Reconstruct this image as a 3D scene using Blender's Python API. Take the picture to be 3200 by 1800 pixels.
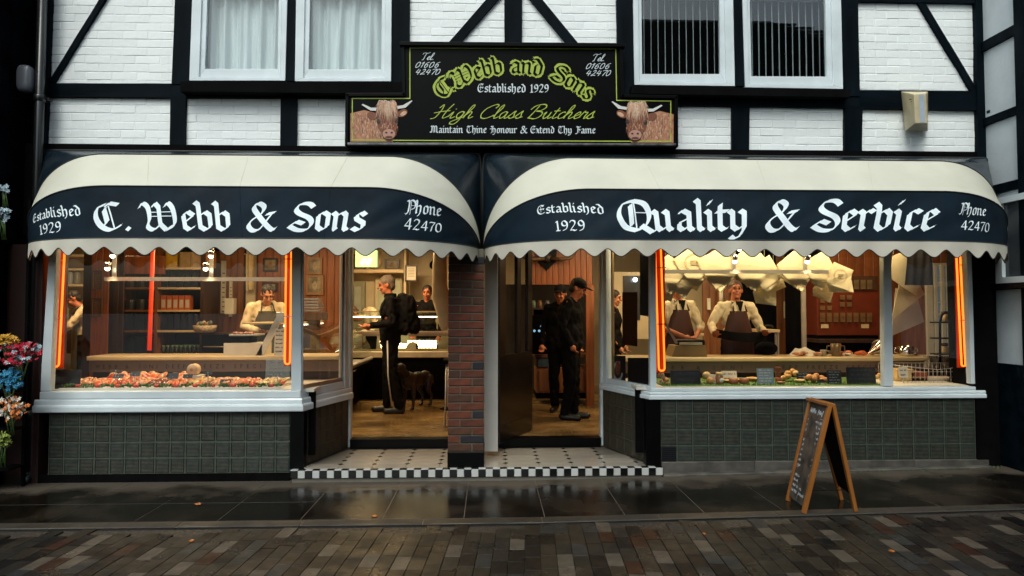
import bpy, bmesh, math, random
from mathutils import Vector, Matrix, noise
random.seed(7)
for _o in list(bpy.data.objects): bpy.data.objects.remove(_o)
scene = bpy.context.scene
COL = scene.collection
R = math.radians
HC = 1.586
# ---------------- camera, sky, sun, exposure ----------------
cam_d = bpy.data.cameras.new('camera'); cam = bpy.data.objects.new('camera', cam_d); COL.objects.link(cam)
cam_d.sensor_width = 36.0; cam_d.lens = 22.5; cam_d.clip_start = .05; cam_d.clip_end = 2000
cam.location = (0, 0, HC); cam.rotation_euler = (R(92.0), 0, R(-2.0)); scene.camera = cam
world = bpy.data.worlds.new('World'); scene.world = world; world.use_nodes = True
wn = world.node_tree.nodes; wl = world.node_tree.links
bg = wn['Background']; sky = wn.new('ShaderNodeTexSky'); sky.sky_type = 'NISHITA'; sky.sun_disc = False
sky.sun_elevation = R(56); sky.sun_rotation = R(200); sky.air_density = 1.0; sky.dust_density = 6.0; sky.ozone_density = 1.0
hsv = wn.new('ShaderNodeHueSaturation'); hsv.inputs['Saturation'].default_value = .72
tint = wn.new('ShaderNodeMix'); tint.data_type = 'RGBA'; tint.blend_type = 'MULTIPLY'; tint.inputs[0].default_value = 1; tint.inputs[7].default_value = (.90, 1.0, .985, 1)
wl.new(sky.outputs[0], hsv.inputs['Color']); wl.new(hsv.outputs[0], tint.inputs[6]); wl.new(tint.outputs[2], bg.inputs['Color']); bg.inputs['Strength'].default_value = .15
sun_d = bpy.data.lights.new('sun', 'SUN'); sun_d.energy = 1.0; sun_d.angle = R(30); sun_d.color = (1, .99, .97)
sun = bpy.data.objects.new('sun', sun_d); COL.objects.link(sun); sun.rotation_euler = (R(34), 0, R(-14)); sun.location = (0, -5, 12)
scene.view_settings.view_transform = 'Standard'; scene.view_settings.look = 'None'
scene.view_settings.exposure = 0.22; scene.view_settings.gamma = 1.0; scene.view_settings.use_curve_mapping = False
scene.render.engine = 'CYCLES'; scene.cycles.use_denoising = True; scene.cycles.max_bounces = 8
scene.cycles.transparent_max_bounces = 16; scene.cycles.caustics_reflective = False; scene.cycles.caustics_refractive = False
scene.cycles.sample_clamp_indirect = 4.0

# ---------------- pixel to place (native 3200x1800 photograph) ----------------
_M = cam.rotation_euler.to_matrix()
def ray(px, py): return _M @ Vector(((px-1600)/2000, -(py-900)/2000, -1))
def P(px, py, Y):
    d = ray(px, py); t = Y/d.y
    return Vector((d.x*t, Y, HC + d.z*t))
def PZ(px, py, z):
    d = ray(px, py); t = (z-HC)/d.z
    return Vector((d.x*t, d.y*t, z))
def PX(px, py, X):
    d = ray(px, py); t = X/d.x
    return Vector((X, d.y*t, HC+d.z*t))
def gz(x):  # the street climbs a little towards the right
    return max(0.0, (x-.3))*.0165
# ---------------- meshes ----------------
class MB:
    def __init__(s): s.v = []; s.f = []; s.m = []; s.sm = []
    def add(s, vs, fs, mi=0, smooth=False):
        b = len(s.v); s.v += [Vector(v) for v in vs]
        for f in fs: s.f.append(tuple(b+i for i in f)); s.m.append(mi); s.sm.append(smooth)
        return s
    def box(s, a, b, mi=0):
        x0, x1 = sorted((a[0], b[0])); y0, y1 = sorted((a[1], b[1])); z0, z1 = sorted((a[2], b[2]))
        return s.add([(x0,y0,z0),(x1,y0,z0),(x1,y1,z0),(x0,y1,z0),(x0,y0,z1),(x1,y0,z1),(x1,y1,z1),(x0,y1,z1)],
            [(0,3,2,1),(4,5,6,7),(0,1,5,4),(1,2,6,5),(2,3,7,6),(3,0,4,7)], mi)
    def cbox(s, a, b, c=.004, mi=0):   # box with a chamfered front (towards -y) face
        x0, x1 = sorted((a[0], b[0])); y0, y1 = sorted((a[1], b[1])); z0, z1 = sorted((a[2], b[2]))
        c = min(c, (x1-x0)*.3, (z1-z0)*.3, (y1-y0)*.6)
        return s.add([(x0,y1,z0),(x1,y1,z0),(x1,y1,z1),(x0,y1,z1),(x0,y0+c,z0),(x1,y0+c,z0),(x1,y0+c,z1),(x0,y0+c,z1),
            (x0+c,y0,z0+c),(x1-c,y0,z0+c),(x1-c,y0,z1-c),(x0+c,y0,z1-c)],
            [(0,3,2,1),(0,1,5,4),(1,2,6,5),(2,3,7,6),(3,0,4,7),(4,5,9,8),(5,6,10,9),(6,7,11,10),(7,4,8,11),(8,9,10,11)], mi)
    def tbox(s, a, b, c=.006, mi=0):   # box with a chamfered top
        x0, x1 = sorted((a[0], b[0])); y0, y1 = sorted((a[1], b[1])); z0, z1 = sorted((a[2], b[2]))
        return s.add([(x0,y0,z0),(x1,y0,z0),(x1,y1,z0),(x0,y1,z0),(x0,y0,z1-c),(x1,y0,z1-c),(x1,y1,z1-c),(x0,y1,z1-c),
            (x0+c,y0+c,z1),(x1-c,y0+c,z1),(x1-c,y1-c,z1),(x0+c,y1-c,z1)],
            [(0,3,2,1),(0,1,5,4),(1,2,6,5),(2,3,7,6),(3,0,4,7),(4,5,9,8),(5,6,10,9),(6,7,11,10),(7,4,8,11),(8,9,10,11)], mi)
    def prism(s, pts, off, mi=0):      # polygon (ccw seen from -off side) extruded by off
        n = len(pts); off = Vector(off); a = [Vector(p) for p in pts]
        fs = [tuple(range(n)), tuple(range(2*n-1, n-1, -1))] + [(i, i+n, (i+1) % n+n, (i+1) % n) for i in range(n)]
        return s.add(a+[p+off for p in a], fs, mi)
    def hexa(s, lo, hi, mi=0):         # two rings of four corners
        return s.add(list(lo)+list(hi), [(0,3,2,1),(4,5,6,7),(0,1,5,4),(1,2,6,5),(2,3,7,6),(3,0,4,7)], mi)
    def tube(s, pts, r, n=10, mi=0, caps=True, smooth=True):
        pts = [Vector(p) for p in pts]; rs = r if isinstance(r, (list, tuple)) else [r]*len(pts)
        rings = []; prev = None
        for i, p in enumerate(pts):
            t = (pts[min(i+1, len(pts)-1)]-pts[max(i-1, 0)]).normalized()
            ref = Vector((0,0,1)) if abs(t.z) < .9 else Vector((1,0,0))
            if prev is None: u = t.cross(ref).normalized()
            else: u = (prev - t*prev.dot(t)).normalized()
            prev = u; w = t.cross(u)
            rings.append([p+(u*math.cos(2*math.pi*k/n)+w*math.sin(2*math.pi*k/n))*rs[i] for k in range(n)])
        vs = [v for rg in rings for v in rg]; fs = []
        for i in range(len(pts)-1):
            for k in range(n): fs.append((i*n+k, i*n+(k+1) % n, (i+1)*n+(k+1) % n, (i+1)*n+k))
        s.add(vs, fs, mi, smooth)
        if caps:
            b = len(s.v)-len(vs)
            s.f += [tuple(b+k for k in range(n-1, -1, -1)), tuple(b+(len(pts)-1)*n+k for k in range(n))]; s.m += [mi, mi]; s.sm += [False, False]
        return s
    def ell(s, c, r, n=12, m=8, mi=0, rot=None, jit=0, sq=1.0):
        c = Vector(c); r = (r, r, r) if not isinstance(r, (tuple, list)) else r
        vs = []; fs = []
        def sg(a): return math.copysign(abs(a)**sq, a)
        for i in range(m+1):
            th = math.pi*i/m
            for k in range(n):
                ph = 2*math.pi*k/n
                v = Vector((r[0]*sg(math.sin(th))*sg(math.cos(ph)), r[1]*sg(math.sin(th))*sg(math.sin(ph)), r[2]*sg(math.cos(th))))
                if jit: v *= 1+jit*noise.noise((v+c)*14/ max(.2, 10*max(r)))
                if rot: v = rot @ v
                vs.append(c+v)
        for i in range(m):
            for k in range(n): fs.append((i*n+k, (i+1)*n+k, (i+1)*n+(k+1) % n, i*n+(k+1) % n))
        return s.add(vs, fs, mi, True)
    def cap(s, p, q, r1, r2, n=10):    # round-ended tapered limb
        p = Vector(p); q = Vector(q); s.tube([p, q], [r1, r2], n); s.ell(p, r1, n, 6); s.ell(q, r2, n, 6); return s
    def lathe(s, c, prof, n=16, mi=0, ax='z'):
        vs = []; fs = []; c = Vector(c)
        for (r, h) in prof:
            for k in range(n):
                a = 2*math.pi*k/n; v = (r*math.cos(a), r*math.sin(a), h)
                if ax == 'y': v = (v[0], v[2], v[1])
                if ax == 'x': v = (v[2], v[0], v[1])
                vs.append(c+Vector(v))
        for i in range(len(prof)-1):
            for k in range(n): fs.append((i*n+k, i*n+(k+1) % n, (i+1)*n+(k+1) % n, (i+1)*n+k))
        fs += [tuple(range(n-1, -1, -1)), tuple((len(prof)-1)*n+k for k in range(n))]
        return s.add(vs, fs, mi, True)
    def grid(s, fn, nu, nv, mi=0, smooth=True):
        vs = [fn(i/nu, j/nv) for j in range(nv+1) for i in range(nu+1)]
        fs = [(j*(nu+1)+i, j*(nu+1)+i+1, (j+1)*(nu+1)+i+1, (j+1)*(nu+1)+i) for j in range(nv) for i in range(nu)]
        return s.add(vs, fs, mi, smooth)
    def mesh(s, name, mats, org=(0,0,0)):
        me = bpy.data.meshes.new(name); o = Vector(org)
        me.from_pydata([tuple(v-o) for v in s.v], [], s.f)
        for m in (mats if isinstance(mats, (list, tuple)) else [mats]): me.materials.append(m)
        me.polygons.foreach_set('material_index', s.m); me.polygons.foreach_set('use_smooth', s.sm); me.update(); return me
ORG = {}
def setp(o, label=None, cat=None, group=None, kind=None):
    for k, v in (('label', label), ('category', cat), ('group', group), ('kind', kind)):
        if v: o[k] = v
    return o
def base_of(mb):
    xs = [v.x for v in mb.v]; ys = [v.y for v in mb.v]; zs = [v.z for v in mb.v]
    return Vector(((min(xs)+max(xs))/2, (min(ys)+max(ys))/2, min(zs)))
def obj(name, mb, mats, parent=None, org=None, bevel=0, label=None):
    o_org = Vector(org) if org is not None else base_of(mb)
    o = bpy.data.objects.new(name, mb.mesh(name, mats, o_org)); COL.objects.link(o)
    po = ORG[parent.name] if parent else Vector((0,0,0))
    o.location = o_org-po; ORG[o.name] = o_org
    if parent: o.parent = parent
    if label: o['label'] = label
    if bevel:
        b = o.modifiers.new('bevel', 'BEVEL'); b.width = bevel; b.segments = 2; b.limit_method = 'ANGLE'
    return o
def inst(name, mesh, parent, loc, scale=(1,1,1), rot=(0,0,0)):
    o = bpy.data.objects.new(name, mesh); COL.objects.link(o)
    po = ORG[parent.name] if parent else Vector((0,0,0))
    o.location = Vector(loc)-po; o.scale = scale; o.rotation_euler = rot; ORG[o.name] = Vector(loc)
    if parent: o.parent = parent
    return o
def thing(name, loc, label, cat, group=None):
    o = bpy.data.objects.new(name, None); COL.objects.link(o); o.location = loc; o.empty_display_size = .1
    ORG[o.name] = Vector(loc); return setp(o, label, cat, group)
def solo(name, mb, mats, label, cat, group=None, bevel=0):
    return setp(obj(name, mb, mats, bevel=bevel), label, cat, group)
def struct(name, mb, mats, parent=None):
    o = obj(name, mb, mats, parent)
    if not parent: o['kind'] = 'structure'
    return o
def dup(root, loc, label=None, rot=None):
    r = root.copy(); COL.objects.link(r); r.location = loc; ORG[r.name] = Vector(loc)
    if label: r['label'] = label
    if rot is not None: r.rotation_euler = rot
    for ch in root.children:
        c = ch.copy(); COL.objects.link(c); c.parent = r
        for g in ch.children:
            d = g.copy(); COL.objects.link(d); d.parent = c
    return r
def remesh(mb, voxel, name, mats, org, smooth=2):
    me = mb.mesh('tmp', []); t = bpy.data.objects.new('tmp', me); COL.objects.link(t)
    m = t.modifiers.new('r', 'REMESH'); m.mode = 'VOXEL'; m.voxel_size = voxel; m.use_smooth_shade = True
    if smooth: s = t.modifiers.new('s', 'SMOOTH'); s.factor = .5; s.iterations = smooth
    dg = bpy.context.evaluated_depsgraph_get(); dg.update()
    nm = bpy.data.meshes.new_from_object(t.evaluated_get(dg)); nm.name = name
    bpy.data.objects.remove(t)
    nm.materials.clear()
    for mm in (mats if isinstance(mats, (list, tuple)) else [mats]): nm.materials.append(mm)
    nm.transform(Matrix.Translation(-Vector(org))); return nm
def obj_mesh(name, me, parent, org):
    o = bpy.data.objects.new(name, me); COL.objects.link(o); po = ORG[parent.name] if parent else Vector((0,0,0))
    o.location = Vector(org)-po; ORG[o.name] = Vector(org)
    if parent: o.parent = parent
    return o
# ---------------- materials ----------------
MAT = {}
def mat(name, base, rough=.5, var=.12, scale=6, bump=0, bscale=40, metal=0, coat=0, spec=.5, base2=None, stretch=(1,1,1), emit=None, es=1, rvar=0, objvar=0, sheen=0, coords='Object', trans=0, thr=(.35,.65)):
    m = bpy.data.materials.new(name); m.use_nodes = True; nt = m.node_tree; N = nt.nodes; L = nt.links; b = N['Principled BSDF']
    tc = N.new('ShaderNodeTexCoord'); geo = N.new('ShaderNodeNewGeometry'); mp = N.new('ShaderNodeMapping'); mp.inputs['Scale'].default_value = stretch
    L.new(geo.outputs['Position'] if coords == 'World' else tc.outputs['Object'], mp.inputs['Vector'])
    nz = N.new('ShaderNodeTexNoise'); nz.inputs['Scale'].default_value = scale; nz.inputs['Detail'].default_value = 5; L.new(mp.outputs[0], nz.inputs['Vector'])
    cr = N.new('ShaderNodeValToRGB'); e = cr.color_ramp.elements; e[0].position, e[1].position = thr
    c1 = [max(0, c*(1-var)) for c in base]; c2 = list(base2) if base2 else [min(1, c*(1+var)) for c in base]
    e[0].color = (*c1, 1); e[1].color = (*c2, 1); L.new(nz.outputs['Fac'], cr.inputs[0])
    out = cr.outputs[0]
    if objvar:
        oi = N.new('ShaderNodeObjectInfo'); hs = N.new('ShaderNodeHueSaturation'); mr = N.new('ShaderNodeMapRange')
        mr.inputs['To Min'].default_value = 1-objvar; mr.inputs['To Max'].default_value = 1+objvar
        L.new(oi.outputs['Random'], mr.inputs['Value']); L.new(mr.outputs[0], hs.inputs['Value']); L.new(out, hs.inputs['Color']); out = hs.outputs[0]
    L.new(out, b.inputs['Base Color'])
    b.inputs['Roughness'].default_value = rough; b.inputs['Metallic'].default_value = metal; b.inputs['Specular IOR Level'].default_value = spec
    b.inputs['Coat Weight'].default_value = coat; b.inputs['Coat Roughness'].default_value = .12
    if rvar:
        n2 = N.new('ShaderNodeTexNoise'); n2.inputs['Scale'].default_value = scale*.6; n2.inputs['Detail'].default_value = 4; L.new(mp.outputs[0], n2.inputs['Vector'])
        mr = N.new('ShaderNodeMapRange'); mr.inputs['From Min'].default_value = .35; mr.inputs['From Max'].default_value = .65
        mr.inputs['To Min'].default_value = max(.02, rough-rvar); mr.inputs['To Max'].default_value = min(1, rough+rvar); L.new(n2.outputs['Fac'], mr.inputs['Value']); L.new(mr.outputs[0], b.inputs['Roughness'])
    if bump:
        n3 = N.new('ShaderNodeTexNoise'); n3.inputs['Scale'].default_value = bscale; n3.inputs['Detail'].default_value = 4; L.new(mp.outputs[0], n3.inputs['Vector'])
        bp = N.new('ShaderNodeBump'); bp.inputs['Strength'].default_value = 1; bp.inputs['Distance'].default_value = bump; L.new(n3.outputs['Fac'], bp.inputs['Height']); L.new(bp.outputs[0], b.inputs['Normal'])
    if emit: b.inputs['Emission Color'].default_value = (*emit, 1); b.inputs['Emission Strength'].default_value = es
    if trans: b.inputs['Transmission Weight'].default_value = trans
    MAT[name] = m; return m
def glass_mat(name, tint=(1,1,1), refl=.05, rough=0.0):
    m = bpy.data.materials.new(name); m.use_nodes = True; N = m.node_tree.nodes; L = m.node_tree.links; N.clear()
    o = N.new('ShaderNodeOutputMaterial'); mx = N.new('ShaderNodeMixShader'); t = N.new('ShaderNodeBsdfTransparent'); g = N.new('ShaderNodeBsdfGlossy')
    t.inputs[0].default_value = (*tint, 1); g.inputs['Roughness'].default_value = rough
    fr = N.new('ShaderNodeLayerWeight'); pw = N.new('ShaderNodeMath'); pw.operation = 'POWER'; pw.inputs[1].default_value = 5; L.new(fr.outputs['Facing'], pw.inputs[0])
    ad = N.new('ShaderNodeMath'); ad.operation = 'ADD'; ad.inputs[1].default_value = refl+.02; ad.use_clamp = True; L.new(pw.outputs[0], ad.inputs[0]); fr.inputs[0].default_value = .5; L.new(ad.outputs[0], mx.inputs[0]); L.new(t.outputs[0], mx.inputs[1]); L.new(g.outputs[0], mx.inputs[2]); L.new(mx.outputs[0], o.inputs[0])
    MAT[name] = m; return m
paint_w = mat('white_wall_paint', (.83,.88,.89), .55, .05, 2.5, bump=.003, bscale=22, objvar=.02)
mortar_w = mat('white_mortar_paint', (.80,.84,.85), .7, .04, 8, bump=.003, bscale=40)
timber = mat('black_timber_paint', (.0025,.0055,.0085), .5, .4, 8, bump=.006, bscale=14, stretch=(1,1,.25), rvar=.12, spec=.04)
timber_h = mat('black_beam_paint', (.0025,.0055,.0085), .5, .4, 8, bump=.006, bscale=14, stretch=(.25,1,1), rvar=.12, spec=.04)
gloss_w = mat('white_gloss_paint', (.64,.72,.76), .28, .09, 3, bump=.001, bscale=30, coat=.3)
matte_b = mat('flat_black', (.0025,.0025,.003), .8, .3, 8, spec=.05)
black_gloss = mat('black_gloss', (.002,.002,.0025), .3, .2, 6, spec=.12)
navy = mat('navy_canvas', (.004,.011,.019), .6, .25, 3, bump=.006, bscale=5, rvar=.1, spec=.1)
navy_up = mat('navy_vinyl', (.005,.011,.017), .26, .25, 3, bump=.004, bscale=6)
cream = mat('cream_canvas', (.50,.50,.42), .6, .06, 2.5, bump=.003, bscale=5)
trim = mat('dark_edging', (.012,.014,.012), .6)
letter_w = mat('white_lettering', (.70,.80,.86), .6, .05)
grime = mat('grime_canvas', (.5,.48,.4), .7, .1)
pane = glass_mat('window_pane', (.98,.985,.98), .01)
pane_up = glass_mat('upstairs_pane', (.94,.97,.97), .05)
case_glass = glass_mat('display_glass', (.93,.97,.94), .06)
# ---------------- pen-drawn lettering ----------------
def cr_spline(p, n=6):
    if len(p) < 3: return [Vector(q) for q in p]
    q = [p[0]]+list(p)+[p[-1]]; out = []
    for i in range(1, len(q)-2):
        a, b, c, d = (Vector(x) for x in q[i-1:i+3])
        for k in range(n):
            t = k/n; out.append(.5*((2*b)+(-a+c)*t+(2*a-5*b+4*c-d)*t*t+(-a+3*b-3*c+d)*t**3))
    return out+[Vector(p[-1])]
S = 's'  # marks a curved stroke
H = 'h'  # marks a hairline
BL = {  # x height 1; (advance, strokes)
'i': (.42, [[(-.14,.96),(0,.83),(0,.15),(.12,.03),(.2,.09)], [(-.02,1.26),(.06,1.42)]]),
'l': (.42, [[(-.12,1.48),(0,1.36),(0,.15),(.12,.03),(.2,.09)]]),
'n': (.86, [[(-.14,.96),(0,.83),(0,.12),(.06,.04)], [(.02,.76),(.3,.98),(.44,.84),(.44,.15),(.56,.03),(.64,.09)]]),
'm': (1.3, [[(-.14,.96),(0,.83),(0,.12),(.06,.04)], [(.02,.76),(.3,.98),(.44,.84),(.44,.12),(.5,.04)], [(.46,.76),(.74,.98),(.88,.84),(.88,.15),(1.0,.03),(1.08,.09)]]),
'u': (.86, [[(-.14,.96),(0,.83),(0,.16),(.14,.02),(.42,.22)], [(.3,.96),(.44,.83),(.44,.15),(.56,.03),(.64,.09)]]),
'o': (.8, [[(.24,.98),(.02,.8),(.02,.18),(.22,.02)], [(.24,.98),(.46,.82),(.46,.2),(.22,.02)]]),
'e': (.72, [[(.24,.98),(.02,.8),(.02,.18),(.2,.02),(.46,.2)], [(.24,.98),(.46,.78),(.06,.44)]]),
'c': (.68, [[(.46,.84),(.24,.98),(.02,.8),(.02,.18),(.2,.02),(.46,.2)]]),
'a': (.84, [[(.02,.8),(.2,.97),(.44,.82),(.44,.15),(.56,.03),(.64,.09)], [(.42,.6),(.04,.38),(.02,.16),(.16,.03),(.42,.24)]]),
'b': (.8, [[(-.12,1.48),(0,1.36),(0,.18),(.22,.02),(.46,.2),(.46,.8),(.28,.97),(.02,.76)]]),
'h': (.84, [[(-.12,1.48),(0,1.36),(0,.12),(.06,.04)], [(.02,.76),(.3,.98),(.46,.82),(.46,.2),(.34,-.14),(.16,-.28)]]),
'd': (.8, [[(.2,.95),(.02,.8),(.02,.18),(.22,.02)], [(-.1,1.36),(.1,1.38),(.46,.9),(.46,.2),(.22,.02)]]),
't': (.5, [[(.02,1.25),(0,1.0),(0,.16),(.14,.03),(.28,.12)], [(-.14,.9),(.3,.93)]]),
's': (.72, [[(.46,.82),(.26,.99),(.04,.8),(.1,.62),(.42,.42),(.44,.2),(.22,.02),(-.04,.16)]]),
'r': (.62, [[(-.14,.96),(0,.83),(0,.15),(.1,.03)], [(.02,.76),(.26,.98),(.42,.86)]]),
'v': (.82, [[(-.16,1.3),(-.02,1.12),(0,.84),(0,.2),(.2,.02),(.46,.22),(.46,.8),(.28,.98),(.02,.78)]]),
'y': (.84, [[(-.14,.96),(0,.83),(0,.18),(.18,.03),(.42,.22)], [(.3,.96),(.46,.83),(.46,.1),(.28,-.26),(.02,-.4),(-.1,-.28)]]),
'x': (.72, [[(-.1,.94),(.06,.92),(.38,.08),(.5,.06)], [(.46,.92),(0,.06)], [(.02,.5),(.42,.5)]]),
'C': (1.12, [[(.50,1.36),(.16,1.16),(.02,.7),(.14,.24),(.46,.02),(.9,.30),S], [(.50,1.20),(.40,1.08),(.40,.46),(.24,.26)], [(.60,1.28),(.60,.12),H], [(.44,1.22),(.66,1.42),(1.0,1.34)]]),
'W': (1.72, [[(-.12,1.2),(.06,1.42),(.24,1.2),(.22,.6),(.06,.2),(.3,.02),(.66,.3),S], [(.42,1.22),(.6,1.42),(.72,1.2),(.66,.3)], [(.66,.3),(.86,.02),(1.2,.26)], [(1.0,1.24),(1.16,1.42),(1.34,1.1),(1.34,.5),(1.2,.2),(.9,.02),S], [(.28,.72),(1.24,.72),H], [(.28,.94),(1.24,.94),H]]),
'S': (1.24, [[(1.0,1.24),(.78,1.44),(.42,1.40),(.24,1.12),(.42,.88),(.86,.64),(.98,.34),(.76,.04),(.34,.02),(-.04,.22),S], [(.02,.24),(.30,.46),(.62,.34)]]),
'Q': (1.5, [[(.66,1.44),(.22,1.26),(.02,.74),(.2,.2),(.66,.02),S], [(.62,1.44),(1.06,1.28),(1.22,.74),(1.02,.22),(.62,.02),S], [(.52,1.24),(.48,.26)], [(.66,1.34),(.66,.14),H], [(.66,.86),(1.12,.86),H], [(.86,.26),(1.26,-.08),(1.46,.06)]]),
'P': (1.18, [[(.06,1.3),(.2,1.42),(.34,1.24),(.3,.2),(.1,-.06)], [(.3,1.28),(.62,1.46),(.98,1.2),(.96,.7),(.62,.48),S], [(.52,1.36),(.52,-.1),H], [(-.08,1.08),(.1,1.2),H], [(-.08,.06),(.3,.06),H], [(.56,.9),(.92,.9),H]]),
'E': (1.14, [[(.8,1.24),(.56,1.44),(.22,1.26),(.04,.8),(.12,.26),(.48,.02),(.88,.24),S], [(.46,1.24),(.44,.3),H], [(.58,1.3),(.9,1.42)], [(.3,.80),(.84,.84),(.74,.66)]]),
'M': (1.6, [[(.0,1.3),(.16,1.42),(.26,1.2),(.2,.3),(.0,.02)], [(.26,1.2),(.5,1.44),(.68,1.2),(.66,.14),(.56,.02)], [(.68,1.2),(.94,1.44),(1.16,1.2),(1.16,.2),(1.3,.02),(1.4,.1)], [(.42,1.3),(.42,.1),H], [(.88,1.3),(.88,.1),H], [(-.12,.2),(.2,.1)]]),
'T': (1.14, [[(.02,1.2),(.2,1.42),(.56,1.3),(.9,1.46)], [(.66,1.34),(.22,1.1),(.04,.7),(.14,.24),(.5,.02),(.86,.24),S], [(.5,1.2),(.48,.3),H]]),
'H': (1.26, [[(.04,1.26),(.2,1.42),(.34,1.2),(.3,.2),(.04,-.02)], [(.34,1.3),(.62,1.42)], [(.3,.74),(.62,.96),(.9,.78),(.88,.16),(.7,-.24),(.4,-.3)], [(.54,1.3),(.54,.1),H], [(-.1,.86),(.2,.86)]]),
'F': (1.06, [[(.04,1.26),(.2,1.42),(.36,1.22),(.32,.2),(.1,-.1),(-.1,-.02)], [(.36,1.34),(.66,1.24),(.9,1.42)], [(.54,1.24),(.54,.1),H], [(.3,.78),(.7,.84),(.76,.6)]]),
'&': (1.36, [[(1.06,.84),(.84,.5),(.5,.06),(.2,.0),(.02,.26),(.2,.56),(.62,.9),(.74,1.24),(.5,1.42),(.3,1.2),(.44,.86),(.82,.3),(1.12,.02),(1.26,.14),S], [(.86,.86),(1.2,.92)]]),
'.': (.34, [[(-.02,.13),(.09,.03)]]),
'1': (.62, [[(0,1.15),(.2,1.36),(.2,.04)], [(0,.03),(.4,.03)]]),
'2': (.84, [[(.02,1.1),(.2,1.36),(.5,1.26),(.5,.9),(.2,.4),(.0,.06),S], [(.0,.07),(.26,.12),(.44,.02),(.62,.16)]]),
'4': (.86, [[(.44,1.36),(-.02,.42),(.66,.42)], [(.46,1.36),(.46,.02)]]),
'7': (.76, [[(0,1.2),(.04,1.32),(.58,1.32),(.3,.7),(.2,.02)]]),
'9': (.82, [[(.54,1.1),(.3,1.36),(.04,1.1),(.1,.74),(.34,.66),(.54,.9),S], [(.52,1.14),(.56,.8),(.44,.3),(.06,.02),S]]),
'0': (.84, [[(.3,1.36),(.04,1.1),(.02,.3),(.3,.02),S], [(.3,1.36),(.56,1.08),(.58,.3),(.3,.02),S]]),
'6': (.82, [[(.54,1.3),(.2,1.1),(.04,.5),(.28,.02),(.54,.26),(.5,.6),(.28,.76),(.08,.55),S]]),
' ': (.55, []),
}
SC = {
'i': (.62, [[(-.1,.2),(.15,.95),(.15,.15),(.3,0),(.54,.25),S], [(.2,1.3),(.24,1.38)]]),
'g': (.8, [[(.55,.85),(.3,1),(.05,.7),(.05,.3),(.25,0),(.5,.3),(.56,.95),S], [(.56,.95),(.52,-.2),(.3,-.85),(-.1,-.85),(-.1,-.5),(.8,.22),S]]),
'h': (.86, [[(-.1,.25),(.3,1.5),(.26,2.0),(.08,1.6),(0,0),S], [(0,.4),(.28,.95),(.48,.8),(.42,.2),(.55,0),(.8,.25),S]]),
'l': (.5, [[(-.1,.25),(.3,1.5),(.24,2.0),(.06,1.5),(.05,.2),(.18,0),(.44,.25),S]]),
'a': (.9, [[(.54,.85),(.3,1),(.03,.65),(.05,.2),(.22,0),(.45,.35),(.54,.95),S], [(.54,.95),(.52,.2),(.64,0),(.88,.25),S]]),
's': (.66, [[(-.1,.2),(.32,1.1),(.34,.7),(.44,.3),(.25,.0),(.0,.12),S], [(.25,0),(.62,.25)]]),
'u': (.86, [[(-.08,.6),(.1,.95),(.05,.3),(.2,0),(.45,.3),(.54,.95),S], [(.54,.95),(.52,.2),(.62,0),(.84,.25),S]]),
't': (.56, [[(.2,1.6),(.1,.4),(.2,0),(.54,.25),S], [(-.1,1.1),(.42,1.15)]]),
'c': (.62, [[(.46,.85),(.3,1),(.03,.65),(.05,.2),(.22,0),(.6,.25),S]]),
'e': (.62, [[(-.05,.25),(.42,.7),(.28,1),(.04,.6),(.06,.2),(.24,0),(.6,.25),S]]),
'r': (.66, [[(-.1,.3),(.12,1.1),(.22,.92),(.44,.92),(.38,.4),(.42,0),(.66,.25),S]]),
'H': (1.3, [[(-.1,1.5),(.12,2.0),(.22,1.2),(.06,.1),(-.3,-.1),S], [(1.0,2.1),(.78,1.2),(.72,.2),(.9,0),(1.2,.3),S], [(-.3,.75),(.3,.98),(1.05,1.1)]]),
'C': (1.3, [[(.96,1.5),(1.1,1.9),(.8,2.05),(.2,1.5),(-.02,.7),(.2,.06),(.7,.02),(1.25,.5),S]]),
'B': (1.24, [[(.3,1.9),(.16,1),(-.04,.0)], [(-.3,1.3),(.0,1.9),(.7,2.1),(1.0,1.7),(.7,1.2),(.3,1.1),(.9,.95),(1.0,.4),(.6,-.05),(-.1,.1),S]]),
'T': (.98, [[(.5,1.95),(.36,1),(.3,.1),(.05,-.05),S], [(-.2,1.5),(.0,1.95),(.7,1.85),(1.1,2.15),S]]),
'.': (.36, [[(.05,.02),(.1,.1)]]),
'0': (1.0, [[(.4,1.5),(.1,1.2),(.06,.3),(.3,0),(.65,.4),(.64,1.2),(.36,1.5),S]]),
'1': (.6, [[(-.05,1.1),(.3,1.5),(.2,.7),(.14,0)]]),
'6': (.95, [[(.64,1.5),(.2,1.1),(.06,.4),(.28,0),(.6,.3),(.5,.8),(.14,.6),S]]),
'4': (1.0, [[(.3,1.5),(.0,.6),(.75,.62)], [(.62,1.3),(.46,0)]]),
'2': (.95, [[(.1,1.2),(.4,1.5),(.62,1.2),(.4,.6),(.0,.05),(.4,.15),(.8,.1),S]]),
'7': (.85, [[(.0,1.3),(.3,1.5),(.8,1.42),(.5,.8),(.3,0),S]]),
' ': (.6, []),
}
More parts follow.
